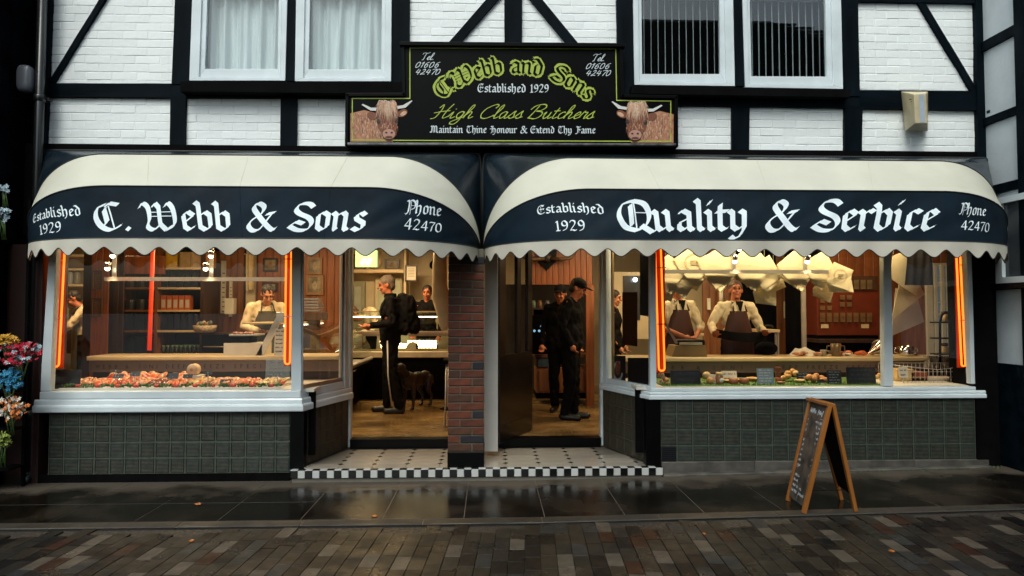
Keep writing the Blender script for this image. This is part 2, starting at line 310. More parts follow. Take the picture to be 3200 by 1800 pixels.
def lay_text(txt, font, track=1.0, shear=0.0):
    out = []; x = 0
    for ch in txt:
        adv, sts = font[ch]; g = []
        for st in sts:
            hl = st[-1] == H; cv = st[-1] == S; pts = st[:-1] if (cv or hl) else st
            pts = cr_spline([(p[0], p[1], 0) for p in pts]) if cv else [Vector((p[0], p[1], 0)) for p in pts]
            pp = [pts[0]]
            for a_, b_ in zip(pts[:-1], pts[1:]):
                m_ = max(1, int((b_-a_).length/.24))
                pp += [a_.lerp(b_, (i_+1)/m_) for i_ in range(m_)]
            pts = pp
            g.append(([H] if hl else [])+[(p.x+x+shear*p.y, p.y) for p in pts])
        out.append((x+adv/2, g)); x += adv*track
    us = [p[0] for _, g in out for st in g for p in st if p != H]
    return out, min(us), max(us)
def pen(mb, glyphs, fn, w=.22, ang=40, thin=.05, lift=.0015, mi=0, rnd=0):
    """sweeps a broad nib along each stroke; fn(u, v, lift) places it on the surface"""
    a = R(ang)
    if rnd: nibs = [(math.cos(k*math.pi/4)*w/2, math.sin(k*math.pi/4)*w/2) for k in range(4)]
    else: nibs = [(math.cos(a)*w/2, math.sin(a)*w/2), (-math.sin(a)*thin/2, math.cos(a)*thin/2)]
    for _, g in glyphs:
        k = 0
        for st in g:
            hl = st[0] == H; st = st[1:] if hl else st
            for p, q in zip(st[:-1], st[1:]):
                for nx, ny in ([(.028, .02)] if hl and not rnd else nibs):
                    c = [(p[0]-nx, p[1]-ny), (p[0]+nx, p[1]+ny), (q[0]+nx, q[1]+ny), (q[0]-nx, q[1]-ny)]
                    ar = sum(c[i][0]*c[(i+1) % 4][1]-c[(i+1) % 4][0]*c[i][1] for i in range(4))
                    if abs(ar) < 1e-5: continue
                    if ar < 0: c.reverse()
                    L = lift+k*.000012; k += 1
                    mb.add([fn(u, v, L) for u, v in c], [(0,1,2,3)], mi)
_fc = bpy.data.curves.new('f', 'FONT'); _fo = bpy.data.objects.new('f', _fc); COL.objects.link(_fo)
def plain_text(mb, txt, fn, x0, x1, y0, h, lift=.001, mi=0, centre=False, squeeze=False):
    """plain letters: fn(u, v, lift); fits between x0 and x1 when squeeze"""
    _fc.body = txt; _fc.size = h*1.4; _fc.resolution_u = 1
    dg = bpy.context.evaluated_depsgraph_get(); dg.update(); me = bpy.data.meshes.new_from_object(_fo.evaluated_get(dg))
    if not me.vertices: return
    mx = max(v.co.x for v in me.vertices); mn = min(v.co.x for v in me.vertices); k = (x1-x0)/(mx-mn) if squeeze else min(1, (x1-x0)/(mx-mn))
    ox = (x0+x1)/2-(mx-mn)*k/2 if centre else x0
    mb.add([fn(ox+(v.co.x-mn)*k, y0+v.co.y, lift) for v in me.vertices], [tuple(p.vertices) for p in me.polygons], mi)
    bpy.data.meshes.remove(me)

def words_of(txt, g):
    out = []; cur = []
    for ch, it in zip(txt, g):
        if ch == ' ':
            if cur: out.append(cur)
            cur = []
        else: cur.append(it)
    if cur: out.append(cur)
    return out

def scribble(mb, fn, x0, x1, y0, h, seed=0, mi=0):
    """a line of handwriting too small to read: short joined pen strokes grouped like words"""
    r = random.Random(seed); x = x0; k = 0
    while x < x1-h*.5:
        n = r.randint(3, 7); px, py = x, y0+h*r.uniform(0, .3)
        for _ in range(n*2):
            qx = px+h*r.uniform(.12, .34); qy = y0+h*(r.uniform(.6, 1) if _ % 2 == 0 else r.uniform(0, .25))
            if qx > x1: break
            w = h*.09; mb.add([fn(px-w, py, .0008), fn(px+w, py, .0008), fn(qx+w, qy, .0008), fn(qx-w, qy, .0008)], [(0,1,2,3)], mi); px, py = qx, qy
        x = px+h*r.uniform(.4, .8)
# ---------------- street ----------------
YF = 6.1; YW = 6.3; YD = 6.95
stone_cols = [((.013,.0115,.0088), .30), ((.009,.0092,.0082), .27), ((.0022,.0026,.003), .19), ((.050,.043,.034), .11), ((.017,.006,.0035), .03), ((.014,.016,.0165), .09)]
paver_mats = [mat('wet_paver_%s' % n, c, .40, .22, 9, bump=.0016, bscale=160, rvar=.16, spec=.15, coords='World') for n, (c, w) in zip(('brown','grey','dark','buff','red','blue'), stone_cols)]
flag_m = mat('wet_flagstone', (.006,.005,.0036), .17, .25, 1.8, bump=.0011, bscale=70, rvar=.14, spec=.3, base2=(.024,.0195,.0145), coords='World', objvar=.12, thr=(.52,.72))
def dry_strip(m):
    # the flags stay drier and paler under the drip line of the awnings
    nt = m.node_tree; N = nt.nodes; L = nt.links; b = N['Principled BSDF']; g = N.new('ShaderNodeNewGeometry'); sx = N.new('ShaderNodeSeparateXYZ'); nz = N.new('ShaderNodeTexNoise')
    nz.inputs['Scale'].default_value = 2.6; nz.inputs['Detail'].default_value = 8; L.new(g.outputs['Position'], nz.inputs['Vector']); L.new(g.outputs['Position'], sx.inputs[0])
    ma = N.new('ShaderNodeMath'); ma.operation = 'MULTIPLY_ADD'; ma.inputs[1].default_value = .9; L.new(nz.outputs['Fac'], ma.inputs[0]); L.new(sx.outputs['Y'], ma.inputs[2])
    mr = N.new('ShaderNodeMapRange'); mr.inputs['From Min'].default_value = 6.14; mr.inputs['From Max'].default_value = 6.40; L.new(ma.outputs[0], mr.inputs['Value'])
    mx = N.new('ShaderNodeMix'); mx.data_type = 'RGBA'; old = b.inputs['Base Color'].links[0].from_socket; L.new(mr.outputs[0], mx.inputs[0]); L.new(old, mx.inputs[6]); mx.inputs[7].default_value = (.060,.050,.038,1); L.new(mx.outputs[2], b.inputs['Base Color'])
    m2 = N.new('ShaderNodeMix'); oldr = b.inputs['Roughness'].links[0].from_socket; L.new(mr.outputs[0], m2.inputs[0]); L.new(oldr, m2.inputs[2]); m2.inputs[3].default_value = .65; L.new(m2.outputs[0], b.inputs['Roughness'])
dry_strip(flag_m)
kerb_m = mat('wet_kerb', (.009,.0085,.0065), .6, .25, 6, bump=.001, bscale=90, rvar=.14, coords='World', objvar=.12)
ground_m = mat('wet_grit', (.012,.0105,.0085), .6, .4, 60, bump=.003, bscale=120, rvar=.2)
joint_m = mat('pale_joint', (.075,.064,.05), .5, .4, 40)
def gsheet(x0, x1, y0, y1, dz):
    mb = MB(); xs = [x0]+[x for x in (-3, .3, 2, 4, 5.5, 8) if x0 < x < x1]+[x1]
    for a, b in zip(xs[:-1], xs[1:]): mb.add([(a,y0,gz(min(a,8))+dz),(b,y0,gz(min(b,8))+dz),(b,y1,gz(min(b,8))+dz),(a,y1,gz(min(a,8))+dz)], [(0,1,2,3)])
    return mb
struct('ground', gsheet(-300, 300, -300, 300, -.06), ground_m)
road = struct('road', gsheet(-9, 9, -5.2, 4.83, -.018), ground_m)
pave = struct('pavement', gsheet(-9, 9, 4.83, 6.35, -.0045), joint_m)
# pavers: soldier rows running towards the shop, turned a little
th = math.atan((1655-1530)/2000); ux = Vector((math.cos(th), -math.sin(th), 0)); uy = Vector((math.sin(th), math.cos(th), 0))
wP, lP = .104, .205
def paver_mesh(m, sd):
    rr = random.Random(sd); mb = MB(); a, b = wP/2-.0017, lP/2-.0015
    mb.tbox((-a,-b,-.05), (a,b,0), .002)
    for i in (6,7,8,9, 10, 11): mb.v[i].z += rr.uniform(-.0012,.0012)
    return mb.mesh('paver', m)
pm = [[paver_mesh(m, k*7+j) for j in range(2)] for k, m in enumerate(paver_mats)]
cand = []
pr = random.Random(3)
for i in range(-75, 76):
    off = pr.random()*lP
    for j in range(-2, 42):
        c = Vector((0, 4.70, 0))+ux*(i*wP)-uy*(j*lP+off-.12)
        if c.y > 4.83-.10 or c.y < -3.0: continue
        w = pr.choices(range(6), [x[1] for x in stone_cols])[0]
        if c.x > 2.4 and c.y < 4.6 and w == 1 and pr.random() < .25: w = 4
        if abs(c.x+3) < .7 and c.y < 4.5 and pr.random() < .12: w = 4
        vis = c.y > 3.55 and abs(c.x) < c.y*.86
        cand.append((not vis, -(c.x*0+4.83-c.y) if vis else 0, c, w, pr.randrange(2)))
cand.sort(key=lambda t: (t[0], t[1]))
smb = MB()
for n, (nv, _, c, w, k) in enumerate(cand):
    z = gz(c.x)-.007+pr.uniform(-.0012,.0012)
    if n < 300: inst('brick', pm[w][k], road, (c.x, c.y, z), rot=(pr.uniform(-.006,.006), pr.uniform(-.008,.008), -th))
    else:
        a, b = wP/2-.0017, lP/2-.0015; q = len(smb.v)
        t_ = pr.uniform(-.001,.001)
        smb.add([c+ux*sx*a+uy*sy*b+Vector((0,0,z+dz)) for dz in (-.03, t_) for sx, sy in ((-1,-1),(1,-1),(1,1),(-1,1))],
                [(4,5,6,7),(0,1,5,4),(1,2,6,5),(2,3,7,6),(3,0,4,7)], w)
o = obj('paving_bricks', smb, paver_mats, road); o['kind'] = 'stuff'
# kerb stones
kx = -5.0; kj = 0
while kx < 5.6:
    L = .9; mb = MB().tbox((kx+.003, 4.835, gz(kx)-.08), (kx+L-.003, 4.955, gz(kx)+.0), .004)
    for v in mb.v: v.z += gz(v.x)-gz(kx)
    obj('kerb_stone', mb, kerb_m, pave); kx += L
# flagstones
fx = -5.2+.045; 
while fx < 5.8:
    w = .62; rows = [(4.962, 5.42), (5.425, 6.09)] if fx < -2.0 else [(4.962, 6.09)]
    for (a, b) in rows:
        mb = MB().tbox((fx+.0028, a, -.06), (fx+w-.0028, b-.004, 0), .001)
        for v in mb.v: v.z += gz(v.x)-.002
        obj('flagstone', mb, flag_m, pave)
    fx += w
    if abs(fx+.03) < .3: pass
# moss and grit along the wall foot
moss_m = mat('moss', (.035,.05,.018), .8, .4, 30, bump=.004, bscale=90)
mb = MB(); mr = random.Random(5)
for k in range(260):
    x = 4.9-abs(mr.gauss(0, .75)); 
    if x < 2.6: continue
    mb.ell((x, 6.06-mr.random()*.05, gz(x)-.004+mr.random()*.012), (mr.uniform(.008,.03), .012, mr.uniform(.004,.012)), 6, 4)
setp(solo('moss', mb, moss_m, 'green moss growing along the concrete plinth foot', 'moss'), kind='stuff')
# fallen leaves
leaf_m = mat('wet_leaf', (.35,.11,.02), .3, .3, 20)
for (px, py, sz, lb) in ((618, 1575, .03, 'orange fallen leaf on wet flagstones before the butcher window'), (1170, 1612, .025, 'orange fallen leaf on the kerb below the doorway'), (598, 1690, .02, 'small brown leaf on the brick paving'), (2786, 1722, .022, 'small orange leaf on the bricks beyond the chalkboard'), (2200, 1668, .016, 'tiny curled leaf on the brick paving near the moss line')):
    p = PZ(px, py, .004+gz((px-1500)/500)); mb = MB()
    n = 8; ring = [(p.x+sz*math.cos(2*math.pi*i/n)*(1.2 if i % 2 else .7), p.y+sz*.6*math.sin(2*math.pi*i/n), p.z+.006*(i % 3)/2) for i in range(n)]
    mb.add(ring+[(p.x, p.y, p.z+.004)], [(i, (i+1) % n, n) for i in range(n)])
    mb.add([(v[0], v[1], v[2]-.003) for v in ring]+[(p.x, p.y, p.z+.001)], [((i+1) % n, i, n) for i in range(n)])
    solo('fallen_leaf', mb, leaf_m, lb, 'leaf')

# ---------------- the shop building ----------------
bld = thing('shop_building', (0, YW, 0), 'black and white timber framed butcher shop with two awnings and lit windows', 'shop')
rt = random.Random(11)
def wob(pts, amp=.003, step=.22):
    out = []
    for i, p in enumerate(pts):
        q = pts[(i+1) % len(pts)]; p = Vector(p); q = Vector(q); n = max(1, int((q-p).length/step))
        for k in range(n):
            v = p.lerp(q, k/n)
            if k: v.x += rt.uniform(-amp, amp); v.z += rt.uniform(-amp, amp)
            out.append(v)
    return out
def timber_px(name, quad, Yf, depth, m=None, amp=.003, parent=None):
    pts = wob([P(x, y, Yf) for x, y in quad], amp)
    mb = MB().prism(pts, (0, depth, 0)); return obj(name, mb, m or timber, parent or bld, bevel=0)
# brick panels (px rectangles)
panels = [(158,-60,552,262),(138,300,545,480),(574,302,884,480),(920,302,1090,480),(1270,-60,1935,145),(2108,326,2296,490),(2336,328,2646,490),(2688,340,3066,496),(2680,4,3060,300),
          (2080,-60,3060,-18),(1170,448,2010,472),(560,-60,1270,-30)]
Lb, Hb = .238, .0815
bm_ = []
for k in range(4):
    rr = random.Random(k+40); mb = MB().cbox((0,0,0), (Lb-.0035, .03, Hb-.0035), .005)
    for i in range(8, 12): mb.v[i] += Vector((rr.uniform(-.003,.003), rr.uniform(-.001,.001), rr.uniform(-.0025,.0025)))
    bm_.append(mb)
bms = [m.mesh('painted_brick', paint_w) for m in bm_]
cnt = 0; stuffb = MB(); blist = []
for (x0,y0,x1,y1) in panels:
    a = P(x0, y1, YW); b = P(x1, y0, YW)
    if y0 < -50: b.z += .9
    z0, z1, X0, X1 = a.z, b.z, a.x, b.x
    mbp = MB().box((X0, YW+.0025, z0), (X1, YW+.12, z1)); pn = obj('wall_panel', mbp, mortar_w, bld)
    r0 = int(math.floor(z0/Hb))
    for r in range(r0, int(z1/Hb)+1):
        zz = r*Hb; offx = (r % 2)*Lb/2+rt.uniform(-.02,.02)
        c0 = int(math.floor((X0-offx)/Lb))
        for c in range(c0, int((X1-offx)/Lb)+2):
            xa = max(X0, c*Lb+offx); xb = min(X1, (c+1)*Lb+offx-.0035); za = max(z0, zz); zb = min(z1, zz+Hb-.0035)
            if xb-xa < .02 or zb-za < .012: continue
            vis = zz < 4.62
            blist.append((0 if vis and (xb-xa)*(zb-za) > .009 else 1, rt.random(), pn, xa, xb, za, zb, rt.uniform(-.0015,.0015), rt.randrange(4)))
blist.sort(key=lambda t: (t[0], t[1]))
stuffs = {}
for n, (_, _, pn, xa, xb, za, zb, dy, k) in enumerate(blist):
    if n < 300: inst('brick', bms[k], pn, (xa, YW-.001+dy, za), ((xb-xa)/(Lb-.0035), 1, (zb-za)/(Hb-.0035)))
    else: stuffs.setdefault(pn.name, (pn, MB()))[1].cbox((xa, YW-.001+dy, za), (xb, YW+.02, zb), .007)
for pn, mb in stuffs.values():
    o = obj('painted_bricks', mb, paint_w, pn); o['kind'] = 'stuff'
# backing so no light leaks
obj('inner_wall', MB().box((-4.5, YW+.125, 2.55), (5.0, YW+.2, 2.75)), matte_b, bld)
T = timber_px
T('beam', [(150,302),(536,305),(536,261),(150,260)], 6.262, .06, timber_h)
T('post', [(536,262),(591,262),(602,-60),(549,-60)], 6.255, .07)
T('post', [(529,480),(577,480),(580,305),(532,305)], 6.262, .06)
T('post', [(875,480),(925,480),(927,305),(877,305)], 6.262, .06)
T('beam', [(536,305),(1262,306),(1262,256),(536,256)], 6.264, .06, timber_h)
T('window_sill', [(563,286),(1262,292),(1262,256),(564,254)], 6.16, .10, matte_b, .002)
T('post', [(891,252),(920,252),(925,-60),(899,-60)], 6.25, .07)
T('post', [(1222,256),(1278,256),(1280,-60),(1224,-60)], 6.257, .07)
T('post', [(1218,474),(1274,474),(1274,452),(1218,452)], 6.262, .06)
T('post', [(1575,474),(1630,474),(1630,452),(1575,452)], 6.262, .06)
T('post', [(1925,474),(1982,474),(1982,452),(1925,452)], 6.262, .06)
T('brace', [(152,254),(169,256),(352,-40),(332,-40)], 6.268, .05)
T('post', [(1577,145),(1631,145),(1631,-60),(1577,-60)], 6.262, .06)
T('brace', [(1395,140),(1432,140),(1590,-40),(1552,-40)], 6.268, .05)
T('brace', [(1774,140),(1813,142),(1664,-40),(1626,-40)], 6.268, .05)
T('post', [(1932,300),(1986,300),(1980,-60),(1925,-60)], 6.255, .07)
T('beam', [(1932,327),(2687,337),(2687,286),(1932,270)], 6.264, .06, timber_h)
T('window_sill', [(1972,292),(2657,304),(2658,280),(1975,266)], 6.16, .10, matte_b, .002)
T('post', [(2299,268),(2327,268),(2319,-60),(2292,-60)], 6.25, .07)
T('post', [(2637,300),(2688,300),(2680,-60),(2627,-60)], 6.255, .07)
T('beam', [(2687,338),(3058,345),(3056,284),(2687,281)], 6.262, .06, timber_h)
T('beam', [(2680,4),(3052,10),(3050,-40),(2680,-40)], 6.262, .06, timber_h)
T('post', [(2288,490),(2341,490),(2343,329),(2288,328)], 6.262, .06)
T('post', [(2640,490),(2694,490),(2696,338),(2640,336)], 6.262, .06)
T('post', [(3066,1000),(3121,1000),(3112,-60),(3048,-60)], 6.25, .07)
T('brace', [(3036,284),(3057,284),(2868,-30),(2846,-30)], 6.268, .05)
T('corner_post', [(96,900),(124,900),(160,-60),(130,-60)], 6.25, .07)
# wall behind and above, shopfront fascia hidden behind the awnings
a = P(100, 478, 6.3); b = P(3120, 790, 6.3)
obj('fascia_board', MB().box((-4.45, 6.24, 2.30), (4.92, 6.34, HC+1.60)), matte_b, bld)
obj('eaves_board', MB().box((-4.6, 6.2, 5.9), (5.0, 6.4, 6.1)), matte_b, bld)
obj('upper_floor_back', MB().box((-4.5, 8.4, 2.8), (5.0, 8.5, 6.1)), mat('dim_room_wall', (.03,.03,.03), .8), bld)
obj('upper_floor_boards', MB().box((-4.5, 6.42, 2.76), (5.0, 8.4, 2.80)), matte_b, bld)
obj('upper_ceiling', MB().box((-4.5, 6.42, 6.0), (5.0, 8.5, 6.1)), matte_b, bld)
for x in (-4.5, 4.92): obj('upper_side_wall', MB().box((x, 6.42, 2.8), (x+.06, 8.4, 6.0)), matte_b, bld)
roof_m = mat('slate_roof', (.03,.03,.032), .6, .3, 5)
obj('roof', MB().prism([(-4.8,6.15,6.11),(5.2,6.15,6.11),(5.2,10,9.2),(-4.8,10,9.2)], (0,.05,.12)), roof_m, bld)
def frame_px(name, out, inn, Yf, depth, m, parent=None, yin=.03):
    """window frame: outer and inner px quads (bl, br, tr, tl) as four members plus an inner bead"""
    po = [P(x, y, Yf) for x, y in out]; pi = [P(x, y, Yf) for x, y in inn]; mb = MB()
    for k in range(4):
        j = (k+1) % 4; f = [po[k], po[j], pi[j], pi[k]]; mb.prism(f, (0, depth, 0))
    for k in range(4):
        j = (k+1) % 4; c = sum(pi, Vector())/4
        q = [pi[k]+Vector((0,yin,0)), pi[j]+Vector((0,yin,0)), pi[j].lerp(c, .045)+Vector((0,yin,0)), pi[k].lerp(c, .045)+Vector((0,yin,0))]
        mb.prism(q, (0, depth-yin, 0))
    return obj(name, mb, m, parent or bld, bevel=.003)
UW = [([(591,252),(891,252),(899,-60),(602,-60)], [(640,215),(867,215),(872,-60),(650,-60)]),
      ([(921,254),(1222,254),(1224,-60),(926,-60)], [(964,217),(1191,217),(1194,-60),(970,-60)]),
      ([(1983,265),(2297,269),(2290,-60),(1978,-60)], [(2007,231),(2251,231),(2248,-60),(2004,-60)]),
      ([(2329,273),(2635,278),(2627,-60),(2319,-60)], [(2349,238),(2584,239),(2578,-60),(2342,-60)])]
for k, (o_, i_) in enumerate(UW):
    # outer fixed frame, then the sash set back inside it
    f = frame_px('window', o_, [(i_[0][0]*.62+o_[0][0]*.38, i_[0][1]*.3+o_[0][1]*.7), (i_[1][0]*.62+o_[1][0]*.38, i_[1][1]*.3+o_[1][1]*.7), (i_[2][0]*.62+o_[2][0]*.38, -60), (i_[3][0]*.62+o_[3][0]*.38, -60)], 6.235, .09, gloss_w)
    cen = [(i_[0][0]*.62+o_[0][0]*.38, i_[0][1]*.3+o_[0][1]*.7), (i_[1][0]*.62+o_[1][0]*.38, i_[1][1]*.3+o_[1][1]*.7), (i_[2][0]*.62+o_[2][0]*.38, -58), (i_[3][0]*.62+o_[3][0]*.38, -58)]
    po = [P(x, y, 6.255) for x, y in cen]; pi = [P(x, y, 6.255) for x, y in i_]; mb = MB()
    for q in range(4):
        j = (q+1) % 4; mb.prism([po[q], po[j], pi[j], pi[q]], (0, .04, 0))
    obj('sash', mb, gloss_w, f, bevel=.004)
    pq = [P(x, y, 6.28) for x, y in i_]; c = sum(pq, Vector())/4
    obj('pane', MB().prism([c+(v-c)*1.01 for v in pq], (0, .004, 0)), pane_up, f)
# curtains and blinds upstairs
curt = mat('net_curtain', (.70,.76,.78), .8, .1, 4, stretch=(6,6,.3), bump=.002)
for k, lb in ((0, 'pale net curtain gathered in folds behind the upper window nearest the downpipe'), (1, 'pale net curtain sweeping aside behind the upper window beside the sign board')):
    i_ = UW[k][1]; a = P(i_[0][0]-12, i_[0][1]+12, 6.38); b = P(i_[2][0]+12, -60, 6.38); w = b.x-a.x; cr_ = random.Random(k+2)
    ph = [cr_.uniform(0, 6) for _ in range(5)]
    def fn(u, v, a=a, b=b, w=w, ph=ph, k=k):
        uu = u+(.10*(1-v)*math.sin(math.pi*u) if k else .03*(1-v)); x = a.x+w*(u if not k else u+.05*math.sin(3*u)*(1-v))
        y = 6.40+.022*math.sin(uu*34+ph[0]+1.5*math.sin(uu*7+ph[1]))+.012*math.sin(uu*71+ph[2]+2*v)+.008*math.sin(uu*17+ph[3]-v*2)
        return Vector((x, y, a.z+(b.z-a.z)*v))
    mb = MB().grid(fn, 110, 10); solo('net_curtain', mb, curt, lb, 'curtain')
slat_m = mat('blind_fabric', (.62,.68,.70), .7, .05)
for k, lb in ((2, 'open vertical blind behind the upper window beside the sign board'), (3, 'open vertical blind behind the upper window nearest the alarm box')):
    i_ = UW[k][1]; a = P(i_[0][0], i_[0][1]+10, 6.36); b = P(i_[2][0], -60, 6.36)
    t = thing('vertical_blind', (a.x, 6.36, a.z), lb, 'blind'); n = 11
    for j in range(n):
        x = a.x+(j+.5)*(b.x-a.x)/n
        an = math.atan2(x, 6.4)+(.05 if k == 2 else .085)+rt.uniform(-.015,.015)
        d = Vector((math.sin(an), math.cos(an), 0))*.05; nn = Vector((d.y, -d.x, 0)).normalized()*.0012; c = Vector((x, 6.42, 0))
        mb = MB().prism([c-d-nn+Vector((0,0,a.z)), c-d+nn+Vector((0,0,a.z)), c+d+nn+Vector((0,0,a.z)), c+d-nn+Vector((0,0,a.z))], (0,0,b.z-a.z))
        obj('slat', mb, slat_m, t)

# ---------------- shop windows ----------------
def plane_pt(A, B):  # returns fn(px, py) on the vertical plane through world points A, B
    A = Vector(A); B = Vector(B); n = Vector((-(B-A).y, (B-A).x, 0))
    def f(px, py):
        d = ray(px, py); o = Vector((0,0,HC)); t = n.dot(A-o)/n.dot(d); return o+d*t
    return f
gb_m = mat('glass_block', (.008,.028,.023), .3, .25, 5, spec=.1, objvar=.35); gb_c = mat('reeded_glass', (.001,.009,.012), .3, .3, 5, spec=.07, objvar=.5)
gb_w = mat('glass_block_warm', (.018,.015,.009), .3, .25, 5, spec=.3, objvar=.3); gb_wc = mat('reeded_glass_warm', (.022,.018,.010), .3, .25, 5, spec=.3, objvar=.4)
gj_m = mat('block_joint', (.050,.048,.034), .7, .3, 20)
def glass_block(w, h, d=.06, rows=9, seed=0):
    """moulded block: frame rim, recessed reeded face"""
    mb = MB(); r = .012; e = .007
    mb.add([(0,d,0),(w,d,0),(w,d,h),(0,d,h),(0,.004,0),(w,.004,0),(w,.004,h),(0,.004,h),(e,0,e),(w-e,0,e),(w-e,0,h-e),(e,0,h-e),(r,.005,r),(w-r,.005,r),(w-r,.005,h-r),(r,.005,h-r)],
        [(0,1,5,4),(1,2,6,5),(2,3,7,6),(3,0,4,7),(4,5,9,8),(5,6,10,9),(6,7,11,10),(7,4,8,11),(8,9,13,12),(9,10,14,13),(10,11,15,14),(11,8,12,15)])
    n = rows; x0, x1 = r, w-r; hh = (h-2*r)/n
    for i in range(n):
        z = r+i*hh; mb.add([(x0,.005,z),(x1,.005,z),(x1,.0015,z+hh/2),(x0,.0015,z+hh/2),(x1,.005,z+hh),(x0,.005,z+hh)], [(0,1,2,3),(3,2,4,5)], 1)
    return mb
def block_wall(name, A, B, z0, z1, nx, nz, m, label_z=None):
    """A, B: world xy of the ends (left to right as seen); blocks face the street"""
    A = Vector((A[0], A[1], 0)); B = Vector((B[0], B[1], 0)); u = (B-A).normalized(); L = (B-A).length; nrm = Vector((-u.y, u.x, 0))
    w = L/nx; h = (z1-z0)/nz; g = .005
    mb = MB().prism([A+Vector((0,0,z0)), B+Vector((0,0,z0)), B+Vector((0,0,z1)), A+Vector((0,0,z1))], nrm*.08)
    for v in mb.v: v -= nrm*.0008
    wl_ = obj(name, mb, gj_m, bld); me = glass_block(w-g*2, h-g*2).mesh('glass_block', [m, gb_c if m is gb_m else gb_wc])
    ang = math.atan2(u.y, u.x)
    for i in range(nx):
        for j in range(nz):
            if name == 'vented_block_plinth' and i == 0 and j == 0: continue
            p = A+u*(i*w+g)+Vector((0,0,z0+j*h+g))-nrm*.004
            inst('glass_block', me, wl_, p, rot=(0,0,ang))
    return wl_, w, h
pl = P(150, 1480, YF); pr_ = P(906, 1480, YF)
zb = P(500, 1480, YF).z; zt = P(500, 1286, YF).z
block_wall('glass_block_plinth', (pl.x, YF), (pr_.x, YF), zb, zt+.01, 16, 4, gb_m)
obj('plinth_foot', MB().box((-4.42, YF+.002, -.05), (pr_.x, YF+.1, zb-.001)), matte_b, bld)
c1 = P(950, 1450, YF+.02); c2 = P(1086, 1420, YD)
cL = Vector((P(940, 1300, YF).x, YF, 0)); dL = Vector((P(1092, 1300, YD).x, YD, 0))
dr = (dL-cL).normalized()
zt2 = P(2400, 1246, YF).z; r0_ = P(2066, 1443, YF); r1_ = P(3050, 1424, YF)
w2, bw, bh = block_wall('vented_block_plinth', (r0_.x, YF), (r1_.x, YF), r0_.z, zt2+.012, 20, 4, gb_m)
vent_m = mat('vent_grille', (.006,.008,.010), .4)
mb = MB().box((r0_.x+.004, YF-.002, r0_.z+.004), (r0_.x+bw-.006, YF+.02, r0_.z+bh-.006))
for k in range(7): mb.box((r0_.x+.01, YF-.008, r0_.z+.012+k*.019), (r0_.x+bw-.012, YF-.0025, r0_.z+.02+k*.019))
obj('vent_grille', mb, vent_m, w2)
conc = mat('plinth_concrete', (.045,.043,.038), .7, .25, 6, bump=.003, bscale=50, base2=(.085,.078,.066))
for a_, b_ in ((r0_.x, .9+r0_.x), (r0_.x+.9, r0_.x+1.8), (r0_.x+1.8, 4.1), (4.1, r1_.x+.12)):
    mb = MB().tbox((a_+.002, YF-.012, -.05), (b_-.002, YF+.1, r0_.z-.001), .006)
    obj('plinth_course', mb, conc, bld)
mb = MB().tbox((r0_.x, YF-.09, -.05), (r1_.x+.1, YF-.0125, .02), .008)
for v in mb.v:
    if v.z > 0: v.z += gz(v.x)
obj('plinth_skirt', mb, conc, bld)
cR = Vector((P(2034, 1250, YF).x, YF, 0)); dR = Vector((P(1880, 1250, YD).x, YD, 0)); drR = (cR-dR).normalized()
# returns
zr = P(950, 1437, YF+.02).z+.02
block_wall('glass_block_return', (cL+dr*.05).xy, (dL-dr*.03).xy, .125, zt+.005, 6, 4, gb_w)
block_wall('glass_block_return', (dR+drR*.03).xy, (cR-drR*.05).xy, .125, zt2-.0, 6, 4, gb_w)
# black corner posts below
obj('corner_post', MB().box((P(906,1400,YF).x+.002, YF-.012, .06), (P(950,1400,YF).x, YF+.09, zt)), black_gloss, bld)
obj('corner_post', MB().box((P(2018,1400,YF).x, YF-.012, .06), (P(2065,1400,YF).x-.002, YF+.09, zt2)), black_gloss, bld)
obj('end_post', MB().box((P(3052,1400,YF).x, YF-.01, -.05), (4.95, YF+.35, 2.25)), matte_b, bld)
obj('end_post', MB().box((-4.5, YF-.01, -.05), (P(122,1400,YF).x, YF+.35, 2.2)), mat('red_brown_jamb', (.02,.006,.004), .5), bld)
# window frames: vertical plane helpers for the fronts and the splayed returns
ZT = 2.36
def member(A, B, z0, z1, d0, d1, name='frame_member', parent=None, m=gloss_w, bev=.006, A2=None, B2=None):
    """bar between xy points A and B, from depth d0 (street side) to d1 behind the plane"""
    A = Vector((A[0],A[1],0)); B = Vector((B[0],B[1],0)); u = (B-A).normalized(); n = Vector((-u.y, u.x, 0))
    A_ = Vector((A2[0],A2[1],0)) if A2 is not None else A; B_ = Vector((B2[0],B2[1],0)) if B2 is not None else B
    mb = MB().hexa([A+n*d0+Vector((0,0,z0)), B+n*d0+Vector((0,0,z0)), B+n*d1+Vector((0,0,z0)), A+n*d1+Vector((0,0,z0))],
        [A_+n*d0+Vector((0,0,z1)), B_+n*d0+Vector((0,0,z1)), B_+n*d1+Vector((0,0,z1)), A_+n*d1+Vector((0,0,z1))])
    return obj(name, mb, m, parent or bld, bevel=bev)
def bay(x0, corner, door, side, sill_y, glass_y, posts, zs):
    """one shop window: front from x0 to corner, return from corner to door"""
    pass
pxw = lambda px, Y=YF: P(px, 1000, Y).x
